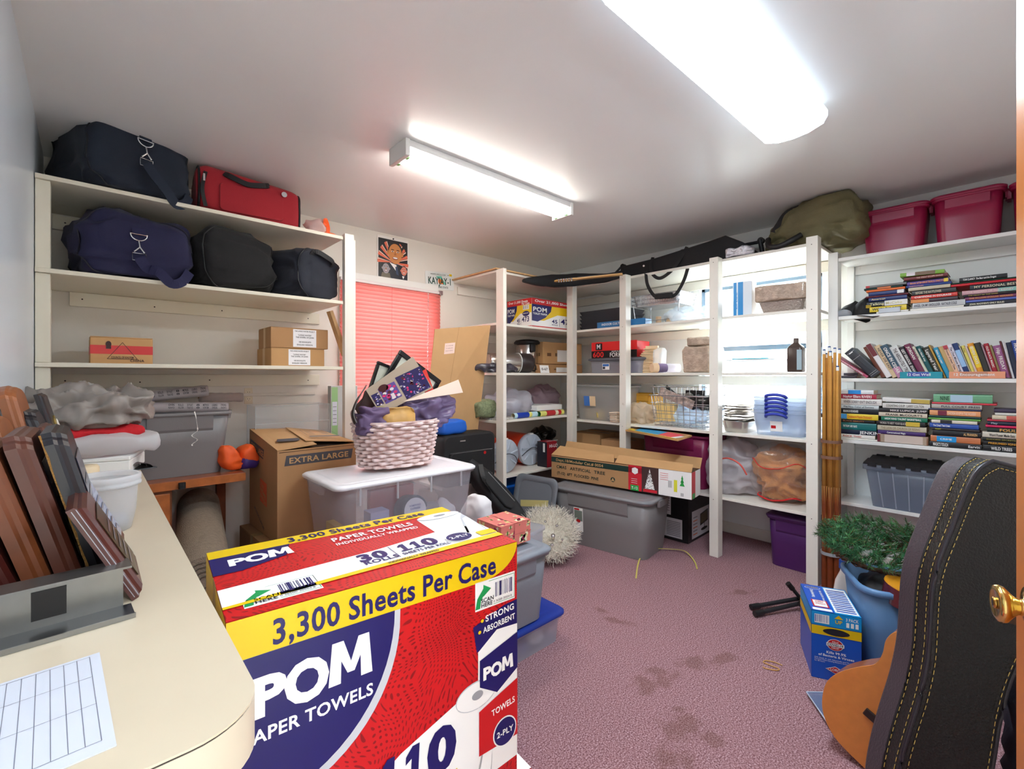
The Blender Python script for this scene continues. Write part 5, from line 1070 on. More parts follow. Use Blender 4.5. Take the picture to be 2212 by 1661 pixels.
f.text('KAYJAY-1', w*.5, h*.30, h*.38, 0, 1, w=w*.84, al='c', l=3); f.text('MYFLORIDA.COM', w*.47, h*.80, h*.10, 0, 0, w=w*.48, al='c', l=3); f.text('SUNSHINE STATE', w*.5, h*.08, h*.11, 0, 1, w=w*.56, al='c', l=3); f.rect(w*.84, h*.82, w*.94, h*.95, 2, 1)
for u in (.2, .8): f.ell(w*u, h*.86, .006, .003, 4, 2)
q.build('lettering', [mat((16, 70, 60), .4), mat((236, 120, 30), .4), YELP, mat((110, 190, 170), .4), BLACK], lp)
# ---------------------------------------------------------------- things on the corner shelving
HP = -pi/2
def onB(x0, x1, yt, zb, Xf, d, g=0):
    a, b = P(x0, 800, X=Xf).y, P(x1, 800, X=Xf).y; zt = P((x0+x1)/2, yt, X=Xf).z
    return (a-b-g, d, zt-zb), (Xf+d/2, (a+b)/2, zb+.0015)
def onA(x0, x1, yt, zb, Yf, d, g=0):
    a, b = P(x0, 800, Y=Yf).x, P(x1, 800, Y=Yf).x; zt = P((x0+x1)/2, yt, Y=Yf).z
    return (b-a-g, d, zt-zb), ((a+b)/2, Yf+d/2, zb+.0015)
ZA = (2.15, 1.722, 1.316, .925, .465); ZB = (2.13, 1.716, 1.314, .885, .42)
# -- toilet paper cartons
def tp(q, a, h, small=0):
    q.rect(0, 0, a, h, 3, 1); q.poly([(0, h*.25), (0, h*.8), (a, h*.78), (a, h*.5), (a*.55, h*.5), (a*.25, h*.25)], 1, 2); q.rect(0, h*.79, a, h, 0, 2)
    q.poly([(0, h*.79), (0, h*.22), (a*.12, h*.20), (a*.28, h*.36), (a*.40, h*.60), (a*.42, h*.79)], 2, 3); q.text('POM', a*.02, h*.55, h*.15, 3, 1, w=a*.30, l=4); q.text('TOILET PAPER', a*.02, h*.44, h*.065, 3, 1, w=a*.30, l=4)
    q.text('Over 21,000 Sheets', a*.06, h*.875, h*.085, 3, 1, w=a*.8, l=4); q.text('Per Case', a*.92, h*.80, h*.07, 3, 1, al='r', l=4)
    q.text('45', a*.42, h*.20, h*.13, 2, 1, l=4, w=a*.13); q.text('ROLLS', a*.42, h*.12, h*.05, 2, 1, l=4, w=a*.13); q.rect(a*.585, h*.1, a*.592, h*.38, 2, 4); q.text('473', a*.62, h*.20, h*.18, 2, 1, l=4, w=a*.30)
    q.rect(0, 0, a, h*.05, 0, 3)
    if small: q.barcode(a*.66, h*.62, a*.9, h*.77, 3, 7, 5); q.ell(a*.78, h*.48, a*.14, h*.09, 2, 4); q.text('SUPER SOFT', a*.78, h*.47, h*.04, 3, 1, al='c', l=6, w=a*.22)
def tpart(f, fl, fr_, ft, w, d, h): tp(f, w, h); tp(fl, d, h, 1)
xl = P(1148.5, 700, Y=2.87).x; xr = P(1246, 700, Y=2.87).x; yb_ = P(1096, 700, X=xl).y; ht = P(1148, 643, Y=2.87).z-ZA[1]
carton('toilet_paper_carton', 'yellow and red toilet paper carton on the second corner shelf', (xr-xl, min(yb_-2.87, .42), ht), ((xl+xr)/2, 2.87+min(yb_-2.87, .42)/2, ZA[1]+.0015), 0, WHITE, tpart, PM, flaps=True, tape=False, top=REDP)
# -- third shelf, back wall side
STL = mat((196, 190, 184), .22, .95); BRK = mat((44, 34, 34), .35)
r = empty('coffee_urn', (P(1140, 760, Y=3.18).x, 3.19, ZA[2]+.001), label='steel coffee urn with black lid standing behind the lying canister', cat='urn')
MB().lathe([(.10, 0), (.105, .01), (.105, .265), (.10, .275)], 40).build('steel_body', STL, r); MB().lathe([(.10, .2755), (.125, .28), (.128, .295), (.11, .315), (.05, .325), (0, .327)], 40).build('lid', BLACK, r)
MB().box(-.065, .0, -.125, -.095, .20, .279).build('side_handle', BLACK, r, bev=.02, bseg=4); MB().box(.09, .125, -.03, .03, .0, .2).build('control_box', BLACK, r, bev=.006)
a, b_ = Vector((P(1060, 780, Y=3.0).x, 3.02, ZA[2]+.088)), Vector((P(1143, 782, Y=2.92).x, 2.93, ZA[2]+.088)); d = (b_-a).normalized(); sd = Vector((0, 0, 1)).cross(d).normalized(); M = Mx(sd, Vector((0, 0, 1)), d, a); L = (b_-a).length
r = empty('canister', a, label='steel canister with dark end cap lying in clear plastic on the corner shelf', cat='canister'); M = Mx(sd, Vector((0, 0, 1)), d, (0, 0, 0))
MB().lathe([(.07, -.02), (.082, -.01), (.082, L*.72)], 36, M=M).build('steel_body', STL, r); MB().lathe([(.082, L*.72+.0005), (.087, L*.74), (.087, L), (.078, L+.02), (.0, L+.022)], 36, M=M).build('end_cap', BRK, r)
MB().lathe([(.087, L*.70), (.0895, L*.70), (.0895, L*.715), (.087, L*.715)], 36, M=M, cap=(0, 0)).build('cap_ring', WHITE, r)
MB().lathe([(.018, L+.0225), (.018, L+.034), (.0, L+.034)], 16, M=M).build('knob', mat((120, 116, 112), .3, .6), r); MB().tube([M @ Vector((.035*cos(t)-.02, .03*sin(t)-.04, L+.045)) for t in [2*pi*k/16 for k in range(16)]], .006, 6, closed=True).build('ring_handle', BLACK, r)
s_, l_ = onA(1036, 1122, 788, ZA[2], 2.88, .10); crumple('plastic_wrapped_tools', 'dark tools wrapped in clear plastic at the left front of the corner shelf', s_, l_, mat((70, 66, 78), .25, var=.5, vscale=30, coat=.5), seed=51, amp=.03, ridge=.02, cat='bundle', nu=60, nv=28)
r = empty('wok', (2.58, 3.28, ZA[2]+.11), rot=(.9, 0, .6), label='black round pan leaning on the back wall of the corner shelf', cat='pan'); MB().lathe([(.0, -.05), (.06, -.045), (.11, 0), (.105, .0), (.055, -.04), (0, -.045)], 32).build('bowl', BLACK, r); MB().tube([(.11, 0, 0), (.2, 0, .02)], .01, 8).build('handle', mat((190, 170, 140), .6), r)
def smallprint(f, fl, fr_, ft, w, d, h):
    for q, a in ((f, w), (fl, d)):
        for i in range(4): q.rect(a*(.1+.2*i), h*.35, a*(.2+.2*i), h*.5, 1, 1)
    f.rect(w*.35, h*.1, w*.7, h*.65, 0, 2)
PR2 = [WHITE, mat((110, 78, 50), .7)]
s_, l_ = onA(1168, 1258, 779, ZA[2], 3.02, .22); carton('brown_carton', 'flat brown carton, lower one of the pair beside the coffee urn', (s_[0], .22, .085), l_, 0, CARD, smallprint, PR2)
s_, l_ = onA(1176, 1255, 741, ZA[2]+.09, 3.03, .21); carton('brown_carton', 'taller brown carton with dark print, upper one of the pair beside the coffee urn', s_, l_, radians(-3), CARD2, smallprint, PR2)
s_, l_ = onA(1168, 1187, 789, ZA[2], 2.90, .002); o = empty('index_card', l_, rot=(-.2, 0, 0), label='small white card with black characters in front of the brown cartons', cat='card'); MB().box(-s_[0]/2, s_[0]/2, -.001, .001, 0, s_[2]).build('card', WHITE, o); q = MB(); Face(q, (-s_[0]/2, -.0012, 0), (1, 0, 0), (0, 0, 1)).text('0-67', s_[0]*.15, s_[2]*.35, s_[2]*.3, 0, 1, w=s_[0]*.7); q.build('print', INK, o)
# -- fourth shelf, back wall side
crumple('plastic_bag', 'translucent white plastic bag lying on the fourth corner shelf', *[onA(1092, 1160, 848, ZA[3], 2.95, .34)[i] for i in (0, 1)], frosted((226, 228, 238), .85, .3), seed=52, amp=.04, ridge=.02, cat='bag', e1=.9, e2=.8)
crumple('plastic_bag', 'grey and pink plastic bag in the far corner of the fourth shelf', *[onA(1160, 1218, 838, ZA[3], 3.10, .26)[i] for i in (0, 1)], frosted((198, 172, 182), .85, .25), seed=53, amp=.04, ridge=.018, cat='bag')
crumple('green_net_bundle', 'green netted bundle at the left end of the fourth corner shelf', *[onA(1036, 1078, 868, ZA[3]+.016, 2.90, .40)[i] for i in (0, 1)], mat((128, 140, 106), .7, var=.4, vscale=60), seed=54, amp=.02, ridge=.012, cat='bundle', e1=.4, e2=.3)
MB().box(-.12, .10, -.2, .2, 0, .014).build('checkered_board', mat((200, 196, 190), .5, var=.5, vscale=70), None, (2.56, 3.07, ZA[3]+.001), label='thin speckled board under the green netted bundle', cat='board')
s_, l_ = onA(1160, 1214, 874, ZA[3]+.045, 2.92, .28); carton('white_carton', 'flat open white carton across the two rolled posters', s_, l_, 0, WHITE, None, flaps=False, tape=False, top=CARDD)
def roll_(label, x0, x1, yc, r, cols, z, Yf=2.87):
    a, b_ = P(x0, yc, Y=Yf), P(x1, yc, Y=Yf+.02); o = empty('rolled_poster', (a.x, Yf, z+r+.001), label=label, cat='poster', rot=(0, 0, atan2(.02, b_.x-a.x))); L = b_.x-a.x; q = MB(); n = 8
    for k in range(n): q.loft([[(L*(k+j)/n, r*cos(t), r*sin(t)) for t in [2*pi*i/24 for i in range(24)]] for j in (0, 1)], cols[k], True, (0, 0))
    q.build('outer', [mat((222, 222, 120), .4), mat((20, 60, 170), .4), mat((190, 226, 240), .4), mat((190, 30, 40), .4), mat((236, 230, 200), .4)], o)
    MB().loft([[(x, rr*cos(t), rr*sin(t)) for t in [2*pi*i/24 for i in range(24)]] for x, rr in ((-.001, r*.9), (L*.4, r*.86))], 0, True, (0, 0)).build('inner', mat((60, 150, 90) if cols[3] == 3 else (196, 186, 150), .5), o)
roll_('rolled poster with blue and yellow print on the fourth corner shelf', 1108, 1158, 896, .024, (2, 1, 1, 1, 1, 0, 2, 2), ZA[3])
roll_('rolled poster with red and yellow-green print, right of the blue one', 1164, 1215, 892, .024, (0, 0, 3, 3, 3, 4, 3, 0), ZA[3])
# -- lowest shelf, back wall side: two drink coolers, black bag, dark red box
def cooler(label, x, y, R, yf, ln=.42, rz=0):
    p = P(x, y, Y=yf); o = empty('drink_cooler', (p.x, yf, ZA[4]+R+.002), rz, label=label, cat='cooler', group=None); M = Matrix.Rotation(pi/2, 4, 'X')
    MB().lathe([(R*.93, -ln), (R*.97, -ln+.02), (R*.97, -.05)], 40, M=M).build('orange_body', mat((214, 66, 30), .35), o); LW = mat((190, 200, 214), .4)
    MB().lathe([(R*.98, -.0495), (R, -.045), (R, -.008), (R*.96, 0), (0, 0)], 40, M=M).build('white_lid', LW, o); q = MB()
    for k in range(7): t = k*2*pi/7+.3; q.loft([[(c*cos(t)-w_*sin(t), -.001-hh, c*sin(t)+w_*cos(t)) for w_, hh in ((-.008, 0), (-.005, .006), (.005, .006), (.008, 0))] for c in (R*.35, R*.9)], 0, False)
    q.build('lid_ribs', LW, o)
    q = MB(); q.tube(smooth_path([(-R*.9, -.004, -R*.3), (-R*.2, -.022, .02), (R*.5, -.022, R*.0), (R*.9, -.004, -R*.45)], 5), .003, 6); q.build('cord_handle', BLACK, o)
    MB().box(-.02, .02, -R*.0, .03, R*.96, R*1.04).build('latch', WHITE, o); return o
cooler('orange drink cooler lying down with its pale lid facing out, left one', 1094, 975, .145, 2.90, .40)
cooler('orange drink cooler lying down with its pale lid facing out, right one', 1149, 970, .145, 3.0, .36)
crumple('black_plastic_bag', 'glossy black plastic bag behind the dark red box', *[onA(1162, 1205, 926, ZA[4]+.15, 3.25, .14)[i] for i in (0, 1)], mat((16, 15, 18), .15, coat=.4), seed=55, amp=.03, ridge=.02, cat='bag')
xl = P(1187, 960, Y=2.80).x; hh = P(1187, 957, Y=2.80).z-ZA[4]
def redbox(f, fl, fr_, ft, w, d, h): f.rect(0, 0, w, h, 0, 1); fl.rect(0, 0, d, h, 1, 1); fl.rect(d*.6, h*.6, d*.8, h*.95, 2, 2); ft.rect(0, 0, w, d, 0, 1); ft.text('HI-LO', .04, .03, .03, 2, 1, w=.15, l=2); f.text('HI-LO', .03, h-.05, .028, 2, 1, l=2)
carton('appliance_box', 'dark red and black box on the low shelf left of the christmas tree carton', (.13, .12, hh), (xl+.066, 2.862+.03, ZA[4]+.0015), 0, mat((120, 20, 34), .35), redbox, [mat((140, 20, 36), .35), mat((26, 24, 34), .35), WHITE], flaps=False, tape=False)
# -- corner bay, window side
def tray_stack(label, x0, x1, yt, zb, Xf, n=5):
    s_, l_ = onB(x0, x1, yt, zb, Xf, .34); w, d, h = s_; T = mat((58, 58, 64), .45)
    for k in range(n):
        o = empty('file_tray', (l_[0], l_[1], l_[2]+h/n*k*.86), HP, label=label % ('bottom', 'second from bottom', 'middle', 'second from top', 'top')[k], cat='tray', group='stacked dark trays'); hb = h/n*.84
        MB().loft([rrect(w*.92, d*.92, .02, 0), rrect(w, d, .02, hb), rrect(w-.008, d-.008, .02, hb), rrect(w*.92-.008, d*.92-.008, .018, .003)], 0, False).build('tray_body', T, o)
        q = MB()
        for i in range(4): q.box(-w/2-.001+.0, -w/2+.004, -d*.3+.05*i, -d*.3+.05*i+.03, hb*.45, hb*.7)
        q.build('vent_slots', BLACK, o)
tray_stack('dark grey plastic tray, %s of the nested stack in the shelf corner', 1250, 1350, 662, ZA[1], 3.50)
def bluebox(f, fl, fr_, ft, w, d, h): f.rect(0, 0, w, h, 0, 1); f.text('INDOOR CULTIVATING', w*.1, h*.4, h*.35, 1, 1, w=w*.6, l=2)
s_, l_ = onB(1290, 1394, 692, ZB[1], 3.38, .10); carton('blue_carton', 'long flat blue carton in front of the dark trays', s_, l_, HP, mat((56, 130, 180), .4), bluebox, [mat((50, 120, 176), .4), WHITE], flaps=False, tape=False)
def forks(f, fl, fr_, ft, w, d, h):
    for q, a in ((f, w), (fl, d)): q.rect(0, h*.45, a, h, 0, 1); q.rect(0, 0, a, h*.45, 1, 1); q.rect(a*.1, h*.5, a*.25, h*.92, 1, 2); q.text('M', a*.12, h*.58, h*.28, 2, 1, l=3); q.text('600', a*.03, h*.06, h*.32, 0, 1, l=2, w=a*.26); q.text('FORKS', a*.42, h*.05, h*.26, 2, 1, l=2, w=a*.3); q.text('WHITE PLASTIC', a*.46, h*.34, h*.08, 2, 1, l=2, w=a*.26)
s_, l_ = onB(1278, 1376, 738, ZB[2]+.135, 3.42, .20)
carton('fork_box', 'red and black box of 600 plastic forks on top of a clear container', s_, (l_[0], l_[1], ZB[2]+.1385), HP, REDP, forks, [mat((228, 40, 40), .4), BLACK, WHITE], flaps=False, tape=False)
s_, l_ = onB(1268, 1388, 764, ZB[2], 3.38, .28)
o = tote('lidded_container', 'clear container with grey lid and purple contents under the fork box', s_[0], .28, .134, l_, HP, frosted((205, 205, 215), .45), mat((92, 94, 102), .4), taper=.92, handles=False, panel=False, rim=.012, lidh=.014, cat='container')
q = MB(); rr = random.Random(5)
for i in range(46): q.tube(smooth_path([(rr.uniform(.02, .12), rr.uniform(-.1, .1), rr.uniform(.01, .10)) for _ in range(3)], 3), .006, 6)
q.build('purple_strips', mat((96, 60, 156), .4), o, kind='stuff'); MB().lathe([(.04, .006), (.04, .07)], 20, M=Matrix.Translation((-.07, -.02, 0))).build('brown_tub', mat((120, 84, 70), .5), o)
q = MB(); f = Face(q, (-.12, -.1345, .03), (1, 0, 0), (0, 0, 1)); f.rect(0, 0, .075, .055, 0); f.rect(.004, .03, .07, .05, 1, 2); f.rect(.004, .006, .03, .026, 2, 2); q.build('sticker', [WHITE, mat((50, 110, 190), .4), INK], o)
s_, l_ = onB(1235, 1343, 832, ZB[3], 3.36, .34, .0)
o = tote('storage_tote', 'open clear tote with beige contents in the shelf corner', s_[0], .34, s_[2], l_, HP, frosted((214, 214, 214), .36), taper=.84, lid=False, handles=False, panel=False)
q = MB(); f = Face(q, (-.13, -.166, .13), (1, 0, 0), (0, -.1, 1)); f.rect(0, 0, .13, .09, 1); f.rect(0, .0, .065, .09, 0, 2); q.build('sticker', [mat((60, 120, 200), .4), mat((226, 200, 160), .4)], o)
for i in range(5): crumple('beige_package', ['beige sandwich-shaped package', 'cream package', 'pale yellow package', 'tan package', 'grey package'][i]+' inside the open clear tote in the corner', (.10, .12, .09), (3.46+.03*(i % 2), l_[1]+.13-.065*i, ZB[3]+.006), mat([(206, 184, 140), (216, 200, 170), (200, 180, 110), (180, 160, 130), (170, 166, 160)][i], .7), seed=60+i, cat='package', nu=24, nv=14, rz=i)
for k in range(6): s_, l_ = onB(1310, 1338, 905, ZB[3], 3.335, .13); crumple('folded_cloth', 'folded cream cloth, %s in the small pile beside the open clear tote' % ('lowest', 'second from bottom', 'third from bottom', 'third from top', 'second from top', 'topmost')[k], (.085, .12, .014), (3.40-.003*k, l_[1], ZB[3]+.001+.0150*k), mat((226, 208, 186), .8), rz=HP+.05*(k % 2), seed=70+k, e1=.5, e2=.3, amp=.004, ridge=.002, cat='cloth', nu=30, nv=8, group='folded cloths')
s_, l_ = onB(1236, 1296, 936, ZA[4], 3.50, .3); carton('brown_carton', 'taped brown carton on the low shelf in the corner, left one', s_, l_, HP, CARD2)
s_, l_ = onB(1298, 1352, 952, ZB[4], 3.42, .3); carton('brown_carton', 'brown carton on the low shelf just right of the taped one', s_, l_, HP+.05, CARD)
s_, l_ = onB(1270, 1345, 932, ZA[4]+.0, 3.74, .12); carton('brown_carton', 'dark brown carton at the very back of the low corner shelf', s_, l_, HP, CARDD)
# -- bay with chafing rack
def wires(nm, label, cat, segs, r, m, loc, rz=0):
    q = MB(); [q.tube(s, r, 5) for s in segs]; o = q.build(nm, m, None, loc, (0, 0, rz)); tag(o, label, cat); return o
s_, l_ = onB(1362, 1470, 634, ZB[1], 3.40, .30); w, d, h = s_
o = empty('chafing_rack', l_, HP, label='chrome wire chafing rack holding foil pans on the second shelf', cat='rack'); WM = mat((190, 190, 195), .2, .9)
def wr(nm, pts, r=.0028, closed=False): q = MB(); q.tube(pts, r, 6, closed=closed); q.build(nm, WM, o)
for z in (h*.98, h*.84, h*.70): wr('wire_ring', [(x, y, z) for x, y, _ in rrect(w, d, .03)], closed=True)
wr('wire_ring', [(x*.9, y*.9, h*.12) for x, y, _ in rrect(w, d, .03)], closed=True)
q = MB()
for i in range(22): x = -w/2+w*(i+.5)/22; [q.tube([(x, y, h*.98), (x, y, h*.70)], .0012, 4) for y in (-d/2, d/2)]
for i in range(16): y = -d/2+d*(i+.5)/16; [q.tube([(x, y, h*.98), (x, y, h*.70)], .0012, 4) for x in (-w/2, w/2)]
q.build('wire_grid', WM, o)
for sx in (-1, 1):
    for sy in (-1, 1): wr('leg', [(sx*w*.46, sy*d*.46, h*.7), (sx*w*.42, sy*d*.42, .003)], .004)
ALF = mat((205, 205, 208), .25, .85, bump=.6, bscale=60)
MB().loft([rrect(w*.86, d*.86, .03, h*.62), rrect(w*.94, d*.94, .03, h*.97), rrect(w*.98, d*.98, .03, h*1.0), rrect(w*.92, d*.92, .03, h*.99), rrect(w*.84, d*.84, .03, h*.64)], 0, False).build('foil_pan', ALF, None, l_, (0, 0, HP), label='foil pan set in the chrome wire chafing rack', cat='foil pan')
s_, l_ = onB(1425, 1530, 668, ZB[1], 3.38, .30); crumple('plastic_bag', 'clear crinkled plastic bag of small rolls beside the chafing rack', s_, l_, frosted((222, 232, 240), .55, .15), HP, seed=81, amp=.05, ridge=.03, sc=13, cat='bag', e1=.9, e2=.9)
for i in range(3): p = P(1432+22*i, 690, X=3.52); MB().lathe([(.022, 0), (.022, .05)], 16).build('cork_roll', mat((206, 176, 140), .6), None, (3.45, p.y, ZB[1]+.012), (0, 0, 0), label='tan roll inside the clear crinkled bag, %s' % ('left one', 'middle one', 'right one')[i], cat='roll')
# s3: napkins, cups, wrapped stack
s_, l_ = onB(1380, 1412, 752, ZB[2], 3.42, .15)
q = MB(); o = empty('filter_stack', l_, HP+.2, label='leaning stack of tan paper filters in a clear sleeve', cat='stack'); w, d, h = s_
for k in range(16): q.loft([[(x+.0015*k*sin(k), y, h*(k+e)/16) for x, y, _ in rrect(w*(.82+.1*(k % 2)*.5), d*.9, .02)] for e in (.05, .8)], 0, False)
q.build('paper_filters', mat((226, 194, 150), .8), o, kind='stuff'); MB().box(-w*.3, w*.45, -d*.1, d*.1, h, h+.02).build('loose_filter', mat((232, 206, 170), .8), o)
MB().loft([rrect(w*.5, d, .02, 0, cx=w*.5), rrect(w*.55, d, .02, h*.9, cx=w*.55), rrect(w*.45, d*.7, .02, h, cx=w*.55)], 0, True).build('clear_sleeve', frosted((225, 232, 240), .6), o)
a = P(1410, 797, X=3.40); b_ = P(1462, 797, X=3.60); d_ = (b_-a); d_.z = 0; L = d_.length; d_.normalize(); o = empty('cup_sleeve', (a.x, a.y, ZB[2]+.042), label='sleeve of paper cups with purple print lying on the third shelf', cat='cups'); M = Mx(Vector((0, 0, 1)).cross(d_), Vector((0, 0, 1)), d_, (0, 0, 0))
MB().lathe([(.040, .04), (.036, .12)], 24, M=M).build('printed_cup', mat((110, 92, 130), .5, var=.3, vscale=20), o); MB().lathe([(.034, -.01), (.038, .0), (.040, .039)], 24, M=M).build('bottom_cup', mat((226, 196, 160), .7), o); MB().lathe([(.036, .121), (.034, L+.02)], 24, M=M).build('clear_wrap', frosted((230, 228, 238), .6), o)
WRAP = mat((186, 164, 146), .25, var=.25, vscale=26, bump=.8, bscale=70, coat=.6)
s_, l_ = onB(1473, 1533, 748, ZB[2], 3.40, .26); crumple('wrapped_pan_stack', 'shrink-wrapped stack of foil pan lids on the third shelf', s_, l_, WRAP, HP, seed=83, e1=.2, e2=.18, amp=.012, ridge=.006, cat='package', sc=20)
s_, l_ = onB(1482, 1533, 729, ZB[2]+.002+s_[2], 3.42, .22); crumple('wrapped_package', 'smaller shrink-wrapped package topping the pan lid stack', s_, l_, WRAP, HP, seed=84, e1=.3, e2=.2, amp=.012, ridge=.006, cat='package')
# s4: yellow bin, plastic packing, wire basket
s_, l_ = onB(1356, 1402, 850, ZB[3], 3.62, .22); tote('storage_tote', 'mustard yellow open bin behind the wire basket', s_[0]+.1, .22, s_[2], l_, HP, mat((222, 168, 60), .45), taper=.85, lid=False, handles=False)
s_, l_ = onB(1354, 1394, 876, ZB[3], 3.40, .20); crumple('plastic_packing', 'cream crinkled plastic packing beside the wire basket', s_, l_, frosted((236, 220, 196), .85, .25), HP, seed=85, amp=.03, ridge=.02, sc=16, cat='plastic')
s_, l_ = onB(1398, 1530, 838, ZB[3], 3.37, .40); w, d, h = s_; w -= .01
def wbasket(label, z0, sc_, h):
    o = empty('wire_basket', (l_[0], l_[1], ZB[3]+z0), HP, label=label, cat='wire basket')
    for z, k in ((.003, .86), (h*.25, .90), (h*.5, .93), (h*.75, .97), (h, 1)): q = MB(); q.tube([(x*k*sc_, y*k*sc_, z) for x, y, _ in rrect(w, d, .03)], .0022 if z < h else .0035, 6, closed=True); q.build('wire_ring', WM, o)
    for i in range(-4, 5):
        q = MB(); x = w*.11*i*sc_; q.tube([(x, -d/2*sc_, h), (x*.9, -d*.43*sc_, .003), (x*.9, d*.43*sc_, .003), (x, d/2*sc_, h)], .0018, 5); q.build('cross_wire', WM, o)
    for i in range(-2, 3):
        q = MB(); y = d*.18*i*sc_; q.tube([(-w/2*sc_, y, h), (-w*.43*sc_, y*.9, .003), (w*.43*sc_, y*.9, .003), (w/2*sc_, y, h)], .0018, 5); q.build('cross_wire', WM, o)
    for s in (-1, 1): q = MB(); q.tube([(s*w/2*sc_, -d*.2, h), (s*(w/2+.03)*sc_, -d*.2, h+.012), (s*(w/2+.03)*sc_, d*.2, h+.012), (s*w/2*sc_, d*.2, h)], .003, 6); q.build('basket_handle', WM, o)
wbasket('outer chrome wire basket on the fourth shelf full of tools and foil', .001, 1, h*.80); wbasket('inner chrome wire basket nested in the larger wire basket', .028, .95, h*.93)
crumple('foil_heap', 'crumpled pale blue film and foil filling the wire baskets', (w*.62, d*.6, h*.45), (l_[0], l_[1]-.05, ZB[3]+.03), frosted((206, 222, 238), .85, .2), HP, seed=86, amp=.05, ridge=.03, sc=12, cat='foil')
MB().box(-.08, .08, -.05, .05, 0, .14).build('yellow_box', mat((240, 206, 130), .6), None, (3.50, l_[1]+.14, ZB[3]+.04), (0, 0, HP), label='pale yellow box in the left end of the wire baskets', cat='box')
bk = MB(); M = Matrix.Rotation(.35, 4, 'Y'); bk.box(-.17, .13, -.004, .004, .0, .07, 0, M); o = bk.build('striped_card_strip', mat((190, 170, 160), .5, var=.6, vscale=40), None, (3.42, l_[1]+.02, ZB[3]+.19), (0, 0, HP), label='long strip of striped cards slanting across the wire baskets', cat='cards')
pl = empty('power_tool', (3.52, l_[1]-.05, ZB[3]+.16), HP, label='black power tool with long handle resting in the wire baskets', cat='tool')
MB().tube(smooth_path([(-.20, -.03, .16), (-.12, -.02, .09), (-.04, 0, .04), (.06, .0, .01), (.2, .0, -.02)], 5), .013, 8).build('handle', BLACK, pl); b = MB(); b.loft([rrect(.16, .07, .02, z) for z in (0, .10)], 0, True); b.build('motor_body', BLACK, pl, (.02, .04, .03), bev=.01); MB().lathe([(.03, 0), (.034, .02), (.03, .03)], 20, M=Matrix.Translation((-.01, -.002, .08)) @ Matrix.Rotation(pi/2, 4, 'X')).build('grey_knob', mat((120, 116, 112), .4), pl)
crumple('black_sack', 'black plastic sack at the right end of the wire baskets', (.22, .18, .10), (3.52, l_[1]-.17, ZB[3]+.14), mat((18, 18, 20), .25, coat=.3), HP, seed=87, amp=.03, ridge=.018, cat='bag')
# maroon tote + cork board, low shelf
MRN = mat((126, 22, 74), .36, bump=.05, bscale=150); MRN2 = mat((146, 24, 66), .34, bump=.04, bscale=150)
def stick(f): f.rect(-.06, -.035, .05, .035, 0); f.rect(-.055, -.02, -.02, .03, 1, 2); f.rect(-.055, -.032, .01, -.022, 3, 2); f.ell(.015, .008, .022, .018, 2, 2)
s_, l_ = onB(1382, 1528, 938, ZB[4], 3.40, .42); tote('storage_tote', 'magenta tote on the low shelf underneath the bulletin board', s_[0], .42, s_[2], l_, HP, MRN, taper=.84, lid=False, sticker=stick)
c0 = [P(1464, 948, Z=.852), P(1351, 927, Z=.852), None, P(1507, 935, Z=.852)]
c0[3] = c0[0]+(c0[3]-c0[0]).normalized()*.30; c0[2] = c0[1]+c0[3]-c0[0]; c0 = [Vector((p.x, p.y, .842)) for p in c0]
def cork(o, P_, n, th):
    q = MB(); U = (P_[0]-P_[1]); w = U.length; f = Face(q, P_[1]+Vector((0, 0, th/2)), U, P_[2]-P_[1], .0008); hh = (P_[2]-P_[1]).length
    f.rect(.02, .02, w-.02, hh-.02, 4, 0.5); f.poly([(.10, .03), (w*.62, .03), (w*.62, hh*.8), (.06, hh*.8)], 0, 2); f.rect(w*.62, .03, w*.92, hh*.8, 1, 2)
    pts = [(w*k/30, .022+.012*abs(sin(k*1.3))) for k in range(1, 30)]; f.poly([(w*.05, .004)]+pts+[(w*.96, .004)], 2, 3); f.poly([(w*.86, .02), (w*.95, .02), (w*.99, hh*.5), (w*.93, hh*.5)], 3, 4); f.poly([(0, .05), (.10, .03), (.10, .07), (.0, .12)], 2, 3)
    q.build('paper_decorations', [mat((50, 160, 210), .6), mat((226, 70, 84), .6), YELP, WHITE, mat((176, 132, 84), .9)], o)
quadplate('bulletin_board', 'wood-framed bulletin board with blue, red and yellow paper on the magenta tote', 'board', c0, .012, mat((206, 158, 96), .5, var=.1), cork)
# bay next to the window
s_, l_ = onB(1554, 1584, 655, ZB[1], 3.45, .24); crumple('bubble_wrap_pack', 'pale blue bubble-wrapped pack beside the post on the second shelf', (.22, .2, s_[2]), l_, frosted((196, 216, 234), .8, .2), HP, seed=91, e1=.4, e2=.3, amp=.012, ridge=.006, cat='package')
s_, l_ = onB(1583, 1624, 609, ZB[1], 3.40, .09)
def kotex(f, fl, fr_, ft, w, d, h): f.rect(0, 0, w, h, 0, 1); f.rect(w*.28, 0, w*.55, h, 1, 2); f.rect(w*.05, 0, w*.2, h, 1, 2); f.text('ZIPLOC', w*.24, h*.2, w*.13, 1, 1, l=3, rot=pi/2, w=h*.5)
carton('tall_blue_pack', 'tall blue and white striped pack standing before the bright window', s_, l_, HP, WHITE, kotex, [mat((220, 230, 240), .3), mat((30, 140, 210), .35)], flaps=False, tape=False)
s_, l_ = onB(1632, 1741, 640, ZB[1], 3.38, .34); w, d, h = s_
MB().loft([rrect(w*.80, d*.8, .03, 0), rrect(w*.92, d*.95, .03, h*.7), rrect(w*.96, d, .03, h*.72), rrect(w*.9, d*.9, .03, h*.72)], 0, False).build('foil_pan', mat((176, 164, 156), .3, .6, bump=.8, bscale=80), None, l_, (0, 0, HP), label='deep ribbed foil pans wrapped in film, lower half of the stack near the window', cat='foil pan')
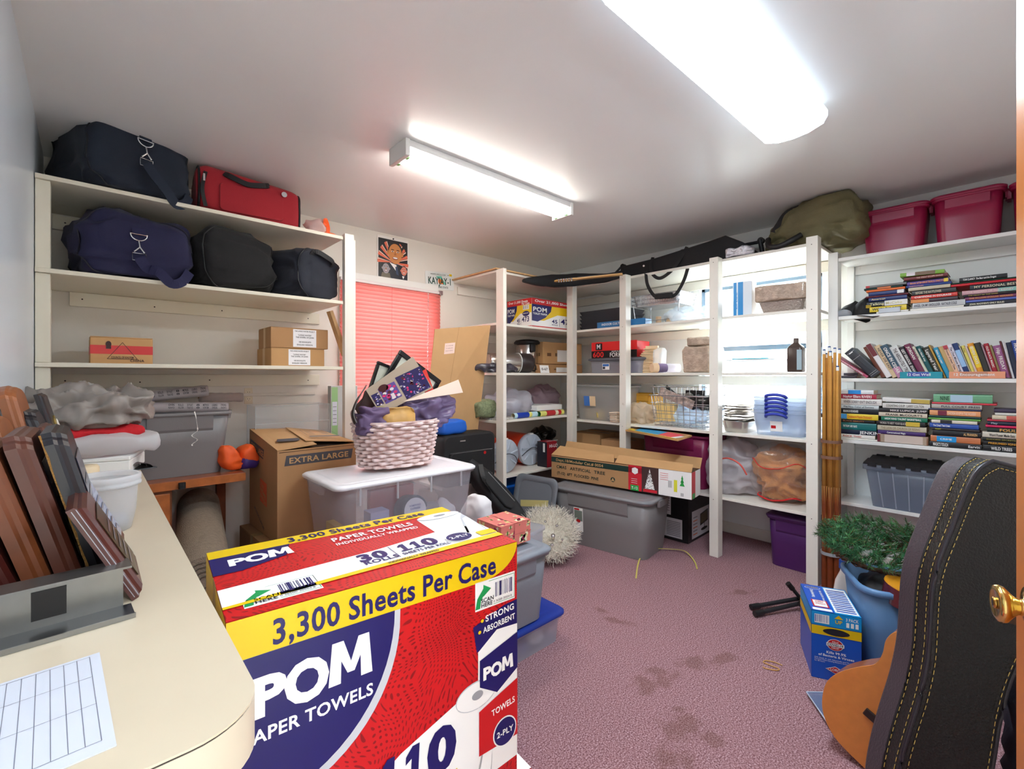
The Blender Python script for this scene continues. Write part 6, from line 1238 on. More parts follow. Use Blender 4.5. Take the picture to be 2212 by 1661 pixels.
s2, l2 = onB(1628, 1741, 613, ZB[1]+h*.74, 3.38, .34); crumple('wrapped_package', 'film-wrapped brown package on the ribbed foil pans near the window', (s2[0], .33, s2[2]), l2, WRAP, HP, seed=93, e1=.2, e2=.15, amp=.012, ridge=.006, cat='package')
s_, l_ = onB(1558, 1672, 776, ZB[2], 3.42, .30); o = tote('clear_tray', 'clear flared tray with an aqua lid resting on it, before the window', s_[0], .30, s_[2], l_, HP, frosted((206, 206, 206), .6), taper=.75, lid=False, handles=False, panel=False, rim=.01, cat='tray'); MB().loft([rrect(s_[0]*.7, .24, .03, s_[2]+.001), rrect(s_[0]*.7, .24, .03, s_[2]+.008)], 0, False).build('aqua_lid', mat((40, 180, 210), .35), o)
s_, l_ = onB(1698, 1732, 740, ZB[2], 3.42, .09); w = s_[0]; h = s_[2]; o = empty('brown_bottle', l_, HP, label='dark brown plastic bottle on the third shelf against the bright window', cat='bottle'); b = MB(); b.loft([rrect(w*k, .085*k, .015*k, z) for z, k in ((0, .96), (.005, 1), (h*.80, 1), (h*.88, .8), (h*.97, .4), (h, .34))], 0, True); b.build('body', mat((62, 46, 40), .3), o); MB().lathe([(.016, h), (.016, h+.03)], 16).build('cap', mat((90, 76, 70), .4), o); MB().box(w*.18, w*.49, -.0445, -.043, .015, h*.75).build('label', mat((150, 170, 180), .5), o)
for k in range(7):
    s_, l_ = onB(1556, 1612, 940, ZB[3], 3.38, .30); z = ZB[3]+.002+(.0 if k == 0 else .085+.018*(k-1)); hh = .08 if k == 0 else .014; kx = 1 if k < 2 else .93+.02*(k % 3)
    q = MB(); n_ = 80
    def ring(kk, z_, a=0): return [(x*(1+a*.012*(i % 2)), y*(1+a*.012*(i % 2)), z_) for i, (x, y, _) in enumerate(rrect(s_[0]*kk, .29*kk, .03, n=19))]
    q.loft([ring(kx*.86, 0, 1), ring(kx*.97, hh-.003, 1), ring(kx*1.0, hh), ring(kx*.95, hh-.001), ring(kx*.86, .003)], 0, False); q.build('foil_tray', mat((196, 190, 182), .25, .8), None, (l_[0], l_[1], z), (.03*sin(k*2), .03*cos(k*3), HP), label='aluminium foil tray, %s of the stack left of the blue-handled bins' % ('deep bottom one', 'second', 'third', 'fourth', 'fifth', 'sixth', 'uppermost seventh')[k], cat='foil tray', group='foil trays on the fourth shelf')
s_, l_ = onB(1617, 1742, 850, ZB[3], 3.38, .40); hb = s_[2]
for k in range(6):
    o = tote('nested_bin', 'translucent bin with blue handle, %s of the nested stack on the fourth shelf' % ('lowest', 'second from bottom', 'third from bottom', 'third from top', 'second from top', 'topmost')[k], s_[0]-.004, .40, hb*.55, (l_[0], l_[1], l_[2]+hb*.45*k/5), HP, frosted((222, 232, 244), .34), taper=.84, lid=False, handles=False, panel=False, rim=.01, group='nested blue-handled bins', sticker=(lambda f: (f.rect(-.045, -.05, .03, .02, 0), f.rect(-.04, -.03, -.01, -.01, 2, 2))) if k == 0 else None)
    b = MB(); b.tube(smooth_path([(-.062, -.206, hb*.55-.030), (-.05, -.228, hb*.55-.016), (0, -.232, hb*.55-.008), (.05, -.228, hb*.55-.016), (.062, -.206, hb*.55-.030)], 4), .010, 10); b.build('blue_handle', mat((44, 62, 170), .35), o)
s_, l_ = onB(1512, 1606, 950, ZB[4], 3.42, .36); crumple('white_trash_bag', 'white trash bag with red drawstring on the low shelf behind the post', (.40, .32, .36), (l_[0], l_[1]-.01, l_[2]), frosted((232, 228, 232), .93, .3), HP, seed=95, amp=.06, ridge=.025, sc=8, cat='trash bag', nu=90, nv=50)
MB().tube(smooth_path([(3.385, 1.46, .68), (3.37, 1.38, .70), (3.36, 1.30, .67), (3.375, 1.26, .60)], 6), .006, 6).build('red_drawstring', mat((220, 90, 80), .4), None, label='red drawstring of the white trash bag on the low shelf', cat='string')
s_, l_ = onB(1606, 1742, 952, ZB[4], 3.36, .44); w, d, h = s_[0]*.97, .42, s_[2]*.90
crumple('plush_toys', 'orange-brown plush heap sealed in a clear bag with red edging', (w*.86, d*.80, h*.82), (l_[0]+.01, l_[1], l_[2]+.02), mat((196, 130, 68), .95, var=.35, vscale=9, bump=.5, bscale=120, sheen=.3), HP, seed=97, e1=.8, e2=.8, amp=.05, ridge=.03, sc=10, cat='plush', nu=100, nv=56)
o = empty('storage_bag', l_, HP, label='large clear zip bag with red zipper around the brown plush', cat='bag'); fb_ = blob_fn(w, d, h, .75, .7, .03, 6, 3, 0, .01); q = MB(); blob_mesh(q, fb_, 72, 40); q.build('clear_film', mat((205, 190, 180), .1, alpha=.16, coat=1), o)
for v0, a0, a1 in ((-.9, 3.2, 6.0), (.25, 3.4, 5.9)): MB().tube([fb_(a0+(a1-a0)*k/20, v0+.12*sin(k*.5))*1.004 for k in range(21)], .006 if v0 < 0 else .003, 6).build('red_zipper', mat((214, 26, 30), .3), o)
# ---- on the floor under it
def mon(f, fl, fr_, ft, w, d, h):
    f.rect(0, 0, w, h, 0, 1); f.rect(w*.08, h*.06, w*.86, h*.46, 1, 2); f.rect(w*.36, h*.52, w*.58, h*.95, 1, 2); f.rect(w*.02, h*.56, w*.22, h*.78, 1, 2); f.text('LCD', w*.05, h*.62, h*.10, 0, 1, l=3)
    for i in range(9): f.rect(w*.12, h*(.10+.035*i), w*(.42), h*(.115+.035*i), 2, 3); f.rect(w*.48, h*(.10+.035*i), w*(.82), h*(.115+.035*i), 2, 3)
    for i in range(6): f.rect(w*.38, h*(.60+.05*i), w*.55, h*(.615+.05*i), 2, 3)
    g = fr_; g.rect(0, 0, d, h, 0, 1); g.rect(d*.15, h*.05, d*.9, h*.62, 1, 2); g.poly([(d*.5, h*.25), (d*.85, h*.30), (d*.85, h*.55), (d*.5, h*.5)], 0, 3); g.poly([(d*.53, h*.29), (d*.82, h*.33), (d*.82, h*.53), (d*.53, h*.48)], 3, 4); g.line([(d*.68, h*.28), (d*.68, h*.18)], .008, 0, 3); g.ell(d*.68, h*.16, .06, .012, 0, 3)
    for i in range(6): g.rect(d*.2, h*(.12+.07*i), d*.38, h*(.14+.07*i), 2 if i % 2 else 4, 3)
a, b_ = P(1398, 1153, Z=0), P(1485, 1175, Z=0); w = (a-b_).length; c = (a+b_)/2
carton('monitor_box', 'black monitor box with white labels on the floor under the tree carton', (w, .42, .375), (c.x+.215, c.y-.0, .0015), HP+.03, mat((24, 24, 26), .4), mon, [mat((22, 22, 24), .4), mat((214, 214, 220), .5), mat((130, 130, 140), .5), mat((90, 80, 50), .4), mat((220, 110, 60), .5)], tape=False)
PUR = mat((74, 32, 92), .36, bump=.05, bscale=150)
a = P(1652, 1180, X=3.40).y; b_ = P(1765, 1180, X=3.40).y; tote('storage_tote', 'deep purple lidded tote on the floor under the right end of the shelving', a-b_, .42, .365, (3.62, (a+b_)/2, .0015), HP, PUR, taper=.86)
# big grey tote with tree carton on top
g0, g1 = P(1187, 1046, Z=.43), P(1402, 1085, Z=.43); ax = g1-g0; w = ax.length; rz = atan2(ax.y, ax.x); n_ = Vector((-sin(rz), cos(rz), 0)); c = (g0+g1)/2+n_*.235
def st2(f): f.rect(-.20, -.10, -.12, .08, 0); f.rect(-.195, -.02, -.125, .06, 4, 2); f.rect(-.195, .062, -.15, .075, 2, 2); f.ell(-.16, -.02, .018, .012, 2, 3)
tote('storage_tote', 'huge grey tote with lid in the middle, holding up the christmas tree carton', w, .46, .435, (c.x, c.y, .0015), rz, GREY2, mat((128, 128, 132), .36), taper=.88, r=.07, sticker=st2, handles=True)
ct_ = empty('tote_lid', (2.585, 2.60, .0), rot=(0, 0, rz), label='spare grey tote lid standing upright behind the huge grey tote', cat='lid')
M = Mx(Vector((1, 0, 0)), Vector((0, .25, 1)).normalized(), Vector((0, -1, .25)).normalized(), (0.02, 0, .245)); b = MB(); b.loft([[ (x, y, z) for x, y, _ in rrect(w_, h_, .06)] for z, w_, h_ in ((-.012, .40, .48), (0, .42, .50), (.008, .41, .49), (.008, .34, .42), (.0, .32, .40))], 0, True, (1, 1), True, M); b.build('lid_panel', mat((110, 114, 122), .36), ct_)
q = MB(); f = Face(q, M @ Vector((-.02, -.25, .001)), M.to_3x3() @ Vector((1, 0, 0)), M.to_3x3() @ Vector((0, 1, 0)), .001)
for v in (.10, .24): f.poly([(-.10, v), (.16, v+.04), (.16, v+.09), (-.11, v+.05)], 0)
q.build('masking_tape', mat((196, 184, 120), .6), ct_)
t0, t1 = P(1191, 1029, Z=.443), P(1494, 1079, Z=.443); ax = t1-t0; w = ax.length; rz = atan2(ax.y, ax.x); n_ = Vector((-sin(rz), cos(rz), 0)); c = (t0+t1)/2+n_*.095; ht = .185
def tree(f, fl, fr_, ft, w, d, h):
    f.rect(w*.0, h*.70, w*.695, h*.93, 0, 1); f.text('Dept.18/Modular Cat.# 0054', w*.04, h*.755, h*.115, 1, 1, w=w*.38, l=2); f.text('CMAS', w*.045, h*.44, h*.13, 0, 1, w=w*.085, l=2); f.text('ARTIFICIAL', w*.16, h*.44, h*.13, 0, 1, w=w*.165, l=2); f.text('TREE', w*.35, h*.44, h*.13, 0, 1, w=w*.085, l=2)
    f.text('(T-12)', w*.05, h*.17, h*.12, 0, 1, w=w*.07, l=2); f.text('6FT  FLOCKED  PINE', w*.135, h*.17, h*.12, 0, 1, w=w*.25, l=2); f.ell(w*.49, h*.3, h*.10, h*.10, 0, 1); f.poly([(w*.477, h*.24), (w*.49, h*.38), (w*.503, h*.24)], 1, 2)
    f.rect(w*.60, 0, w*.69, h, 2, 1); f.poly([(w*.625, h*.72), (w*.645, h*.65), (w*.665, h*.72), (w*.665, h*.88), (w*.645, h*.93), (w*.625, h*.88)], 3, 2); f.rect(w*.615, .0, w*.67, h*.22, 5, 2); f.text('T-12', w*.622, h*.06, h*.10, 3, 1, l=3, w=w*.042)
    for i in range(3): f.rect(w*.62, h*(.30+.08*i), w*.66, h*(.315+.08*i), 3, 2)
    f.rect(w*.69, 0, w*.80, h, 4, 1); f.poly([(w*.71, h*.15), (w*.742, h*.93), (w*.775, h*.15)], 3, 2); rr = random.Random(2)
    for i in range(60):
        v = rr.uniform(.16, .8); u = .742+(.033*(1-(v-.15)/.78))*rr.uniform(-1, 1); f.ell(w*u, h*v, .0025, .0035, 4, 3, 6)
    f.rect(w*.70, h*.02, w*.79, h*.13, 2, 2); f.rect(w*.80, 0, w, h, 3, 1); f.barcode(w*.86, h*.3, w*.885, h*.62, 3, 6, 2); f.rect(w*.895, h*.2, w*.915, h*.65, 7, 2)
    for k in range(3): f.poly([(w*(.93-.0+.004*k), h*(.45+.13*k)), (w*(.945), h*(.66+.1*k)), (w*(.96-.004*k), h*(.45+.13*k))], 5, 2)
    f.barcode(w*.93, h*.05, w*.955, h*.2, 3, 6, 2, seed=5)
    for i in range(4): f.rect(w*.81, h*(.6+.08*i), w*.86, h*(.615+.08*i), 2, 2)
    fr_.rect(0, 0, d, h, 3, 1); fr_.rect(0, 0, d*.4, h, 2, 2); fr_.rect(d*.05, 0, d*.35, h*.2, 5, 3)
tc_ = carton('christmas_tree_carton', 'long open brown carton for an artificial christmas tree on the huge grey tote', (w, .19, ht), (c.x, c.y, .4405), rz, CARD, tree, [mat((18, 50, 44), .5), mat((190, 150, 100), .7), mat((206, 34, 50), .4), WHITE, mat((70, 46, 44), .5), mat((40, 160, 70), .4), INK, mat((220, 220, 60), .4)], flaps=False, tape=False)
MB().box(-w/2+.004, w/2-.004, -.085, .085, ht-.0035, ht-.001).build('dark_inside', mat((84, 60, 38), .9), tc_)
def fl_(pts, nm='open_flap'):
    b = MB(); n = len(pts); P_ = [Vector(p) for p in pts]; nn = (P_[1]-P_[0]).cross(P_[-1]-P_[0]).normalized()*.004; b.add(P_+[p+nn for p in P_], [tuple(range(n))[::-1], tuple(range(n, 2*n))]+[(i, (i+1) % n, n+(i+1) % n, n+i) for i in range(n)]); b.build(nm, CARD2, tc_)
fl_([(-w/2, -.095, ht), (0, -.095, ht), (-.02, -.055, ht+.055), (-w/2+.06, -.045, ht+.075)]); fl_([(0.005, -.095, ht), (w/2, -.095, ht), (w/2-.01, -.03, ht+.045), (.02, -.05, ht+.055)]); fl_([(w/2, .095, ht), (-w/2, .095, ht), (-w/2, .15, ht+.09), (w/2, .14, ht+.07)])
# blue tote under the corner shelf
x0, x1 = P(1094, 1060, Y=2.93).x, P(1152, 1060, Y=2.93).x; tote('storage_tote', 'bright blue lidded tote in the shade under the corner shelf', x1-x0+.05, .34, .36, ((x0+x1)/2+.0, 3.11, .0015), 0, mat((10, 76, 150), .35), mat((10, 96, 190), .35), taper=.85, sticker=lambda f: (f.rect(-.03, -.06, .06, .04, 0), f.rect(-.02, -.045, .03, .02, 1, 2)))
# white tinsel wreath
tw_ = empty('tinsel_wreath', (2.395, 2.235, .145), rot=(radians(38), 0, radians(-45)), label='fluffy white tinsel wreath with silver discs on the carpet', cat='wreath'); q = MB(); rr = random.Random(9)
for i in range(4600):
    t = rr.random()*2*pi; rad = .01+.19*rr.random()**.6; ph = rr.random()*pi; zz = .075*sin(ph)*(1-(rad-.12)**2*40)
    b0 = Vector((rad*cos(t), rad*sin(t)*1.0, .055+max(zz, -.02)-.04)); dr = Vector((cos(t)*(.2+rad*3)+rr.gauss(0, .5), sin(t)*(.2+rad*3)+rr.gauss(0, .5), .6+rr.gauss(0, .5)-rad*2)).normalized(); ln = .028+.03*rr.random(); sd = dr.cross(Vector((rr.gauss(0, 1), rr.gauss(0, 1), rr.gauss(0, 1)))).normalized()*.0012; m_ = b0+dr*ln*.6+Vector((rr.gauss(0, .004), rr.gauss(0, .004), 0)); e_ = b0+dr*ln
    q.add([b0-sd, b0+sd, m_+sd, m_-sd, e_+sd*.5, e_-sd*.5], [(0, 1, 2, 3), (3, 2, 4, 5)])
q.build('tinsel', mat((226, 220, 208), .5), tw_, kind='stuff'); S = blob_fn(.36, .36, .10, .8, 1, .02, 9, 5); q = MB(); blob_mesh(q, S, 40, 16); q.build('wreath_core', mat((206, 200, 186), .9), tw_, (0, 0, -.02))
for x, y, s in ((.03, -.06, .016), (.06, .02, .011), (.02, -.13, .012), (-.06, -.12, .014), (.09, -.09, .008), (-.02, .05, .010)): MB().lathe([(s, 0), (s*.8, .004), (0, .007)], 16, M=Matrix.Translation((x, y, .115))).build('silver_disc', CHROME, tw_)
# ---------------------------------------------------------------- on top of the shelving
gg = empty('gig_bag', (0, 0, 0), label='black guitar gig bag lying along the top of the corner shelving', cat='bag')
pts = [P(1132, 605, Y=2.76), P(1180, 600, Y=2.82), P(1260, 600, X=3.30), P(1345, 598, X=3.34)]; z = 2.2
pth = [P(1131, 606, Y=2.775), P(1180, 607, Y=2.745), P(1222, 606, Y=2.70), P(1262, 603, X=3.255), P(1310, 600, X=3.30), P(1346, 596, X=3.32)+Vector((0, 0, .02))]; pp_ = smooth_path(pth, 8); b = MB(); rings = []
for i, p in enumerate(pp_):
    k = i/(len(pp_)-1); wd_ = .022; hh_ = .014+.044*sin(min(1, k*3.2)*pi/2)*(1 if k < .5 else max(.35, 1-(k-.5)*1.5))
    d = (pp_[min(i+1, len(pp_)-1)]-pp_[max(i-1, 0)]).normalized(); s_ = Vector((0, 0, 1)).cross(d).normalized(); rings.append([p+s_*wd_*spow(cos(t), .8)+Vector((0, 0, hh_*spow(sin(t), .7)+.004*noise.noise(p*14+Vector((t, 0, 0))))) for t in [2*pi*j/20 for j in range(20)]])
b.loft(rings, 0, True); b.build('bag_body', mat((22, 22, 25), .75, bump=.3, bscale=300), gg)
gn = empty('guitar_neck', (0, 0, 0), label='maple guitar neck with tuning pegs poking over the black gig bag', cat='guitar'); NK = mat((206, 158, 90), .4, var=.1)
A_, B_ = P(1198, 609, Y=2.66), P(1345, 594, X=3.20); d = (B_-A_).normalized(); s_ = Vector((0, 0, 1)).cross(d).normalized(); M = Mx(d, s_, d.cross(s_), A_); L = (B_-A_).length
MB().loft([[(x, y*w_, zz) for y, zz in ((-1, 0), (1, 0), (1, .012), (-1, .012))] for x, w_ in ((0, .010), (.03, .030), (.17, .034), (.20, .022), (L, .026))], 0, False, (1, 1), True, M).build('neck', NK, gn); MB().box(.20, L, -.021, .021, .0125, .017, 0, M).build('fretboard', mat((50, 34, 26), .4), gn)
for k in range(6): MB().lathe([(.004, -.012), (.004, .006), (.009, .008), (.009, .014), (0, .015)], 10, M=M @ Matrix.Translation((.045+.022*k, -.036, -.004))).build('tuning_peg', CHROME, gn)
kb = empty('keyboard_bag', (0, 0, 0), label='long black keyboard bag on top of the window-side shelving', cat='bag'); z0 = ZB[0]+.001
a, b_ = Vector((3.36, P(1342, 620, X=3.38).y, z0)), Vector((3.42, P(1625, 550, X=3.42).y, z0)); d = (b_-a).normalized(); L = (b_-a).length; s_ = Vector((0, 0, 1)).cross(d).normalized(); M = Mx(d, s_, Vector((0, 0, 1)), a)
b = MB(); b.loft([[(x, y, zz+h_/2) for y, zz, _ in [(p[0]+.11, p[1], 0) for p in rrect(.20, h_, .02)]] for x, h_ in ((0, .09), (.01, .105), (.3, .12), (L*.70, .17), (L*.82, .19), (L*.93, .12), (L, .05))], 0, True, (1, 1), True, M); b.build('bag_body', mat((20, 20, 23), .7, bump=.3, bscale=300), kb)
WB_ = mat((24, 24, 26), .7)
def kst(pts, nm='strap', fl=(.026, .004)): MB().tube(smooth_path([M @ Vector(p) for p in pts], 6), 0, flat=fl, up=M.to_3x3() @ Vector((0, 1, 0))).build(nm, WB_, kb)
kst(((L*.28, .02, .13), (L*.27, .0, .06), (L*.30, -.020, -.02), (L*.36, -.024, -.06), (L*.44, -.020, -.02), (L*.50, .0, .06), (L*.55, .02, .16))); kst(((L*.24, -.02, .02), (L*.26, -.03, -.10), (L*.32, -.025, -.20), (L*.40, -.025, -.215), (L*.48, -.02, -.205), (L*.55, -.03, -.10), (L*.58, -.02, .02)), 'shoulder_strap'); MB().box(L*.32, L*.46, -.04, -.018, -.225, -.185, 0, M).build('strap_pad', WB_, kb, bev=.006)
MB().lathe([(.008, 0), (.008, .004)], 12, M=M @ Matrix.Translation((L*.21, .006, .07)) @ Matrix.Rotation(pi/2, 4, 'X')).build('white_logo', WHITE, kb)
kf = empty('folding_stand', (0, 0, 0), label='black folded tubular stand behind the keyboard bag', cat='stand'); TB = mat((34, 34, 38), .4)
def kt(p, r=.012, nm='tube'): MB().tube([M @ Vector(q_) for q_ in p], r, 10).build(nm, TB, kf)
kt(((-.10, .27, .16), (L*.98, .27, .16))); kt(((-.06, .30, .13), (L*.9, .30, .13))); kt(((L*.98, .25, .17), (L*1.0, .26, .02)), .016)
for x in (-.12, L*.985): MB().lathe([(.022, -.02), (.022, .02)], 14, M=M @ Matrix.Translation((x, .26, .165)) @ Matrix.Rotation(pi/2, 4, 'X')).build('rubber_end', BLACK, kf)
MB().lathe([(.04, -.005), (.045, 0), (.04, .005)], 24, M=M @ Matrix.Translation((L*.42, .25, .17)) @ Matrix.Rotation(pi/2, 4, 'X')).build('lock_disc', mat((50, 50, 52), .35), kf); kt(((-.10, .18, .14), (-.17, .13, .05), (-.18, .10, .02)), .010, 'hook'); kt(((0, .27, .16), (0, .27, .0)), .008); kt(((L*.6, .27, .16), (L*.6, .27, .0)), .008)
s_, l_ = onB(1570, 1628, 530, ZB[0]+.001, 3.36, .09); crumple('silver_package', 'crinkled silver and white package at the front of the top shelf', (s_[0], .06, .055), (3.362, l_[1], ZB[0]+.002), mat((214, 214, 222), .2, .5, var=.3, vscale=40, bump=1, bscale=60), HP, seed=101, amp=.02, ridge=.012, cat='package', e1=.4, e2=.4)
OLV = mat((104, 98, 66), .65, var=.22, vscale=5, bump=.3, bscale=200)
ya, yb2 = P(1640, 520, X=3.42).y, P(1862, 520, X=3.42).y
gd = empty('army_duffel', (3.60, (ya+yb2)/2, ZB[0]+.002), HP, label='olive green army duffel bag on the top shelf beside the magenta totes', cat='duffel bag'); W_ = ya-yb2
def fng(q):
    k = q.x/(W_/2); g_ = (.62+.38*min(1, (k+1)*1.1)) if k < 0 else 1; return Vector((q.x, q.y*g_, (q.z+.15)*g_-.15+(.0)))
S = blob_fn(W_*.98, .43, .29, .6, .5, .04, 7, 8, 0, .03, fng); b = MB(); blob_mesh(b, S, 110, 60); b.build('bag_body', OLV, gd)
MB().tube(smooth_path([(-W_*.40, -.18, .09), (-W_*.36, -.235, .03), (-W_*.25, -.25, .012), (-W_*.12, -.24, .04), (-W_*.04, -.215, .07)], 6), .018, 10).build('black_handle', BLACK, gd)
MB().tube(smooth_path([S(4.2, .1), S(4.25, .5)*1.01, S(4.4, .9)*1.01, S(4.6, 1.2)*1.01], 6), 0, flat=(.05, .006), up=(0, 1, 0)).build('black_strap', mat((30, 28, 30), .7), gd)
# ---------------------------------------------------------------- books
ZC5 = (2.058, 1.677, 1.275, .88, .477)
ORD = ('bottom', 'second from bottom', 'third from bottom', 'fourth from bottom', 'fifth from bottom', 'sixth from bottom', 'seventh from bottom', 'eighth from bottom', 'ninth from bottom', 'tenth from bottom', 'eleventh from bottom', 'twelfth from bottom', 'thirteenth from bottom')
K, Wt, Cr, Rd, Mr, Pk, Or, Pe, Ye, Ta, Gr, Dt, Te, Nv, Bl, Pu, Gy, Bw, Ol, Sk = [n[0] for n in NAMES]
def pile(name, zb, items, X=3.612, wd=.15, group=None):
    z = zb+.001
    for i, it in enumerate(items):
        x0, x1, tpx, col = it[:4]; kw = it[4] if len(it) > 4 else {}
        a, b_ = P(x0, 800, X=X), P(x1, 800, X=X); t = tpx*a.x/ray(x0, 800).x/FPX*.97; tilt = kw.pop('tilt', 0); w_ = kw.pop('w', wd); lab = kw.pop('lab', None)
        xo = X+.004+.006*((i*7) % 5)/5
        o = book(lab or '%s book, %s in the %s' % (cname(col), ORD[i], name), a.y-b_.y, w_, t, (xo, b_.y, z), (-tilt, 0, 0), col, group=group or 'books in the '+name, **kw); z += t+.0008+(abs(tilt)*(a.y-b_.y) if tilt else 0)
T_ = lambda s, c=(235, 235, 230), **k: dict(txt=s, tcol=c, **k)
BLK, WHT_ = (25, 25, 30), (240, 240, 238)
pile('left pile on the second book shelf', ZC5[1], [(1893, 1962, 4, Wt), (1878, 1958, 11, Ye, T_("WORLD'S BEST", BLK)), (1872, 1960, 12, K, T_('Talking McCabe', (220, 210, 160), band=[(.45, 1, (232, 230, 226))])), (1876, 1959, 8, Nv, T_('American', (220, 200, 140))), (1870, 1962, 4, Mr), (1876, 1954, 8, Nv, T_('', band=[(.8, .98, (236, 236, 236))])), (1871, 1955, 5, Or), (1866, 1950, 4, Dt, T_('', band=[(.35, .7, (210, 110, 40))])), (1870, 1958, 5, Gy, T_('', band=[(0, .1, (190, 40, 40))]))])
pile('middle pile on the second book shelf', ZC5[1], [(1966, 2082, 4, Wt), (1971, 2085, 12, (196, 198, 200), T_('ANGEL ON MY SHOULDER  NATALIE COLE', (70, 70, 80), wfit=.82, tx=.03)), (1967, 2069, 8, (60, 40, 50), T_('', band=[(0, .4, (226, 140, 60))])), (1968, 2068, 8, (216, 60, 50), T_('CHAMPIONS IN COURAGE', WHT_)), (1970, 2065, 11, (34, 32, 32), T_('BEFORE THE MAYFLOWER', (200, 190, 160), wfit=.6)), (1962, 2053, 7, Cr), (1957, 2055, 5, (40, 70, 140), T_('INSPIRATION', (230, 150, 150))), (1959, 2050, 8, (100, 70, 150), T_('Book of BASKETBALL FACTS', (240, 150, 50), band=[(.88, .98, (236, 204, 40))])), (1951, 2046, 3, K), (1952, 2047, 7, (120, 40, 44), T_('THE GREAT ESCAPE DIARIES', (220, 180, 160), tx=.3, wfit=.6)), (1944, 2040, 8, (130, 180, 60), dict(lab='green curled magazine on top of the middle pile', tilt=-.03, hard=False, band=[(.15, .35, (230, 220, 225)), (.35, .8, (120, 90, 60))]))], wd=.17)
pile('right pile on the second book shelf', ZC5[1], [(2085, 2212, 8, (30, 30, 40), T_("JOHN MADDEN'S ONLY RULES", (230, 226, 200), wfit=.6)), (2086, 2210, 5, (90, 110, 190)), (2084, 2204, 7, (120, 50, 90), T_('THE MILLION DOLLAR MERMAID', (226, 150, 60))), (2082, 2203, 5, K, T_('THE HEART OF THE GAME', (190, 160, 80))), (2078, 2206, 9, (206, 160, 170), T_('THE WIZARD OF THE KIDNEY', (230, 200, 196), band=[(.62, 1, (130, 190, 180))])), (2095, 2214, 11, (26, 34, 44), T_('MY PERSONAL BEST', (210, 200, 170))), (2054, 2200, 5, (210, 36, 50), dict(lab='large dark green and red picture book, near the top of the right pile', w=.24)), (2055, 2200, 3, (20, 66, 50), dict(w=.24, lab='dark green cover board lying on the red picture book')), (2072, 2176, 9, K, T_('TOM CLANCY  The Bear and the Dragon', WHT_, wfit=.7, lab='black book topping the right pile on the second shelf'))], wd=.16)
pile('leftmost pile on the fourth book shelf', ZC5[3], [(1815, 1896, 3, Wt), (1815, 1890, 8, Wt, T_('ROCK THIS!', (190, 60, 50), txt2=None)), (1815, 1893, 10, (20, 30, 60), T_('JENKINS', WHT_, tx=.55, th=.6)), (1815, 1893, 15, (10, 110, 110), T_('THE TRUMP CARD  BLACK', WHT_, th=.3, wfit=.4)), (1815, 1889, 7, K, T_('BLACK BEAUTY', (160, 100, 60))), (1815, 1897, 12, Ye, T_('Crossword Puzzle Dictionary', (220, 80, 30), tx=.2, wfit=.65, band=[(0, .18, (70, 160, 220))])), (1815, 1898, 11, (22, 24, 34), T_('BREAKING IN BOUNDARIES', WHT_, wfit=.4)), (1815, 1898, 8, (214, 222, 224), T_('The New Color of Success', (60, 80, 90))), (1815, 1905, 13, (232, 228, 224), T_("WHEN SORRY ISN'T ENOUGH", (120, 110, 110))), (1815, 1893, 10, (180, 40, 70), T_('Naylor Ellers RIVERS', WHT_, th=.55)), (1817, 1887, 9, (232, 234, 236), dict(band=[(.22, .62, (30, 140, 220))]))])
pile('second pile on the fourth book shelf', ZC5[3], [(1895, 2005, 18, (126, 86, 64), dict(band=[(.0, .05, (110, 30, 50)), (.07, .97, (170, 150, 130)), (.15, .9, (206, 190, 180))])), (1896, 1999, 8, (70, 40, 110), T_('Conversational Magic', WHT_, tx=.2, wfit=.4)), (1895, 2001, 11, Cr, T_('THE LION OR CHURCH OF RISING', (150, 130, 100))), (1893, 1998, 10, (24, 22, 26), T_('WORDS TO BEST YOUR BLACK', (200, 190, 180), wfit=.55, band=[(.62, .9, (210, 180, 60))])), (1903, 2003, 9, (10, 120, 90), T_('HIGH MIND TALENT BASKETBALL', WHT_, wfit=.8)), (1898, 2003, 9, (214, 200, 180), T_("FRANK McCOURT'S", BLK, tx=.15)), (1898, 2004, 9, (34, 30, 34), T_('MIKE LUPICA  JUMP', (225, 215, 215), tx=.24)), (1906, 2009, 11, (226, 224, 218), T_('COUNTING COUP   LARRY COLTON', (110, 100, 90))), (1906, 2008, 9, (236, 234, 232), dict(tilt=-.04, band=[(.62, 1, (196, 170, 80))]))])
pile('third pile on the fourth book shelf', ZC5[3], [(2008, 2121, 11, (30, 30, 34), T_("MAGIC'S TOUCH", WHT_, th=.6, tx=.07, wfit=.3, txt2='Earvin')), (2010, 2118, 13, (200, 120, 76), T_('CRIME', WHT_, tx=.2, th=.3, band=[(.13, .53, (20, 150, 220))])), (2014, 2118, 12, (30, 28, 32), T_('AL FRANKEN', (226, 180, 120), tx=.66, wfit=.28)), (2012, 2116, 5, (46, 34, 36), T_('FOXY', (220, 220, 60))), (2008, 2114, 10, (46, 84, 170), T_("I've Lived Two Lives", WHT_, wfit=.35)), (2012, 2111, 7, (222, 216, 200), dict(band=[(.2, .46, (40, 40, 44))])), (2005, 2118, 4, (96, 160, 60)), (2006, 2118, 5, (14, 60, 60)), (2008, 2118, 11, (232, 160, 110), T_('CHICKEN SOUP IN THE WOODS', (246, 220, 200), wfit=.55, tx=.36, band=[(.17, .35, (120, 30, 60))])), (2005, 2120, 4, (40, 40, 80)), (2012, 2121, 9, (180, 176, 170), T_('FULL COURT PRESS', (60, 60, 70), tx=.2)), (2013, 2153, 4, (206, 44, 60), dict(w=.22)), (2016, 2144, 17, (110, 170, 130), T_('NINE', (20, 60, 40), tx=.12, wfit=.16, w=.19, th=.5, band=[(.3, .68, (170, 200, 220))], lab='thick green illustrated book crowning the third pile'))], wd=.15)
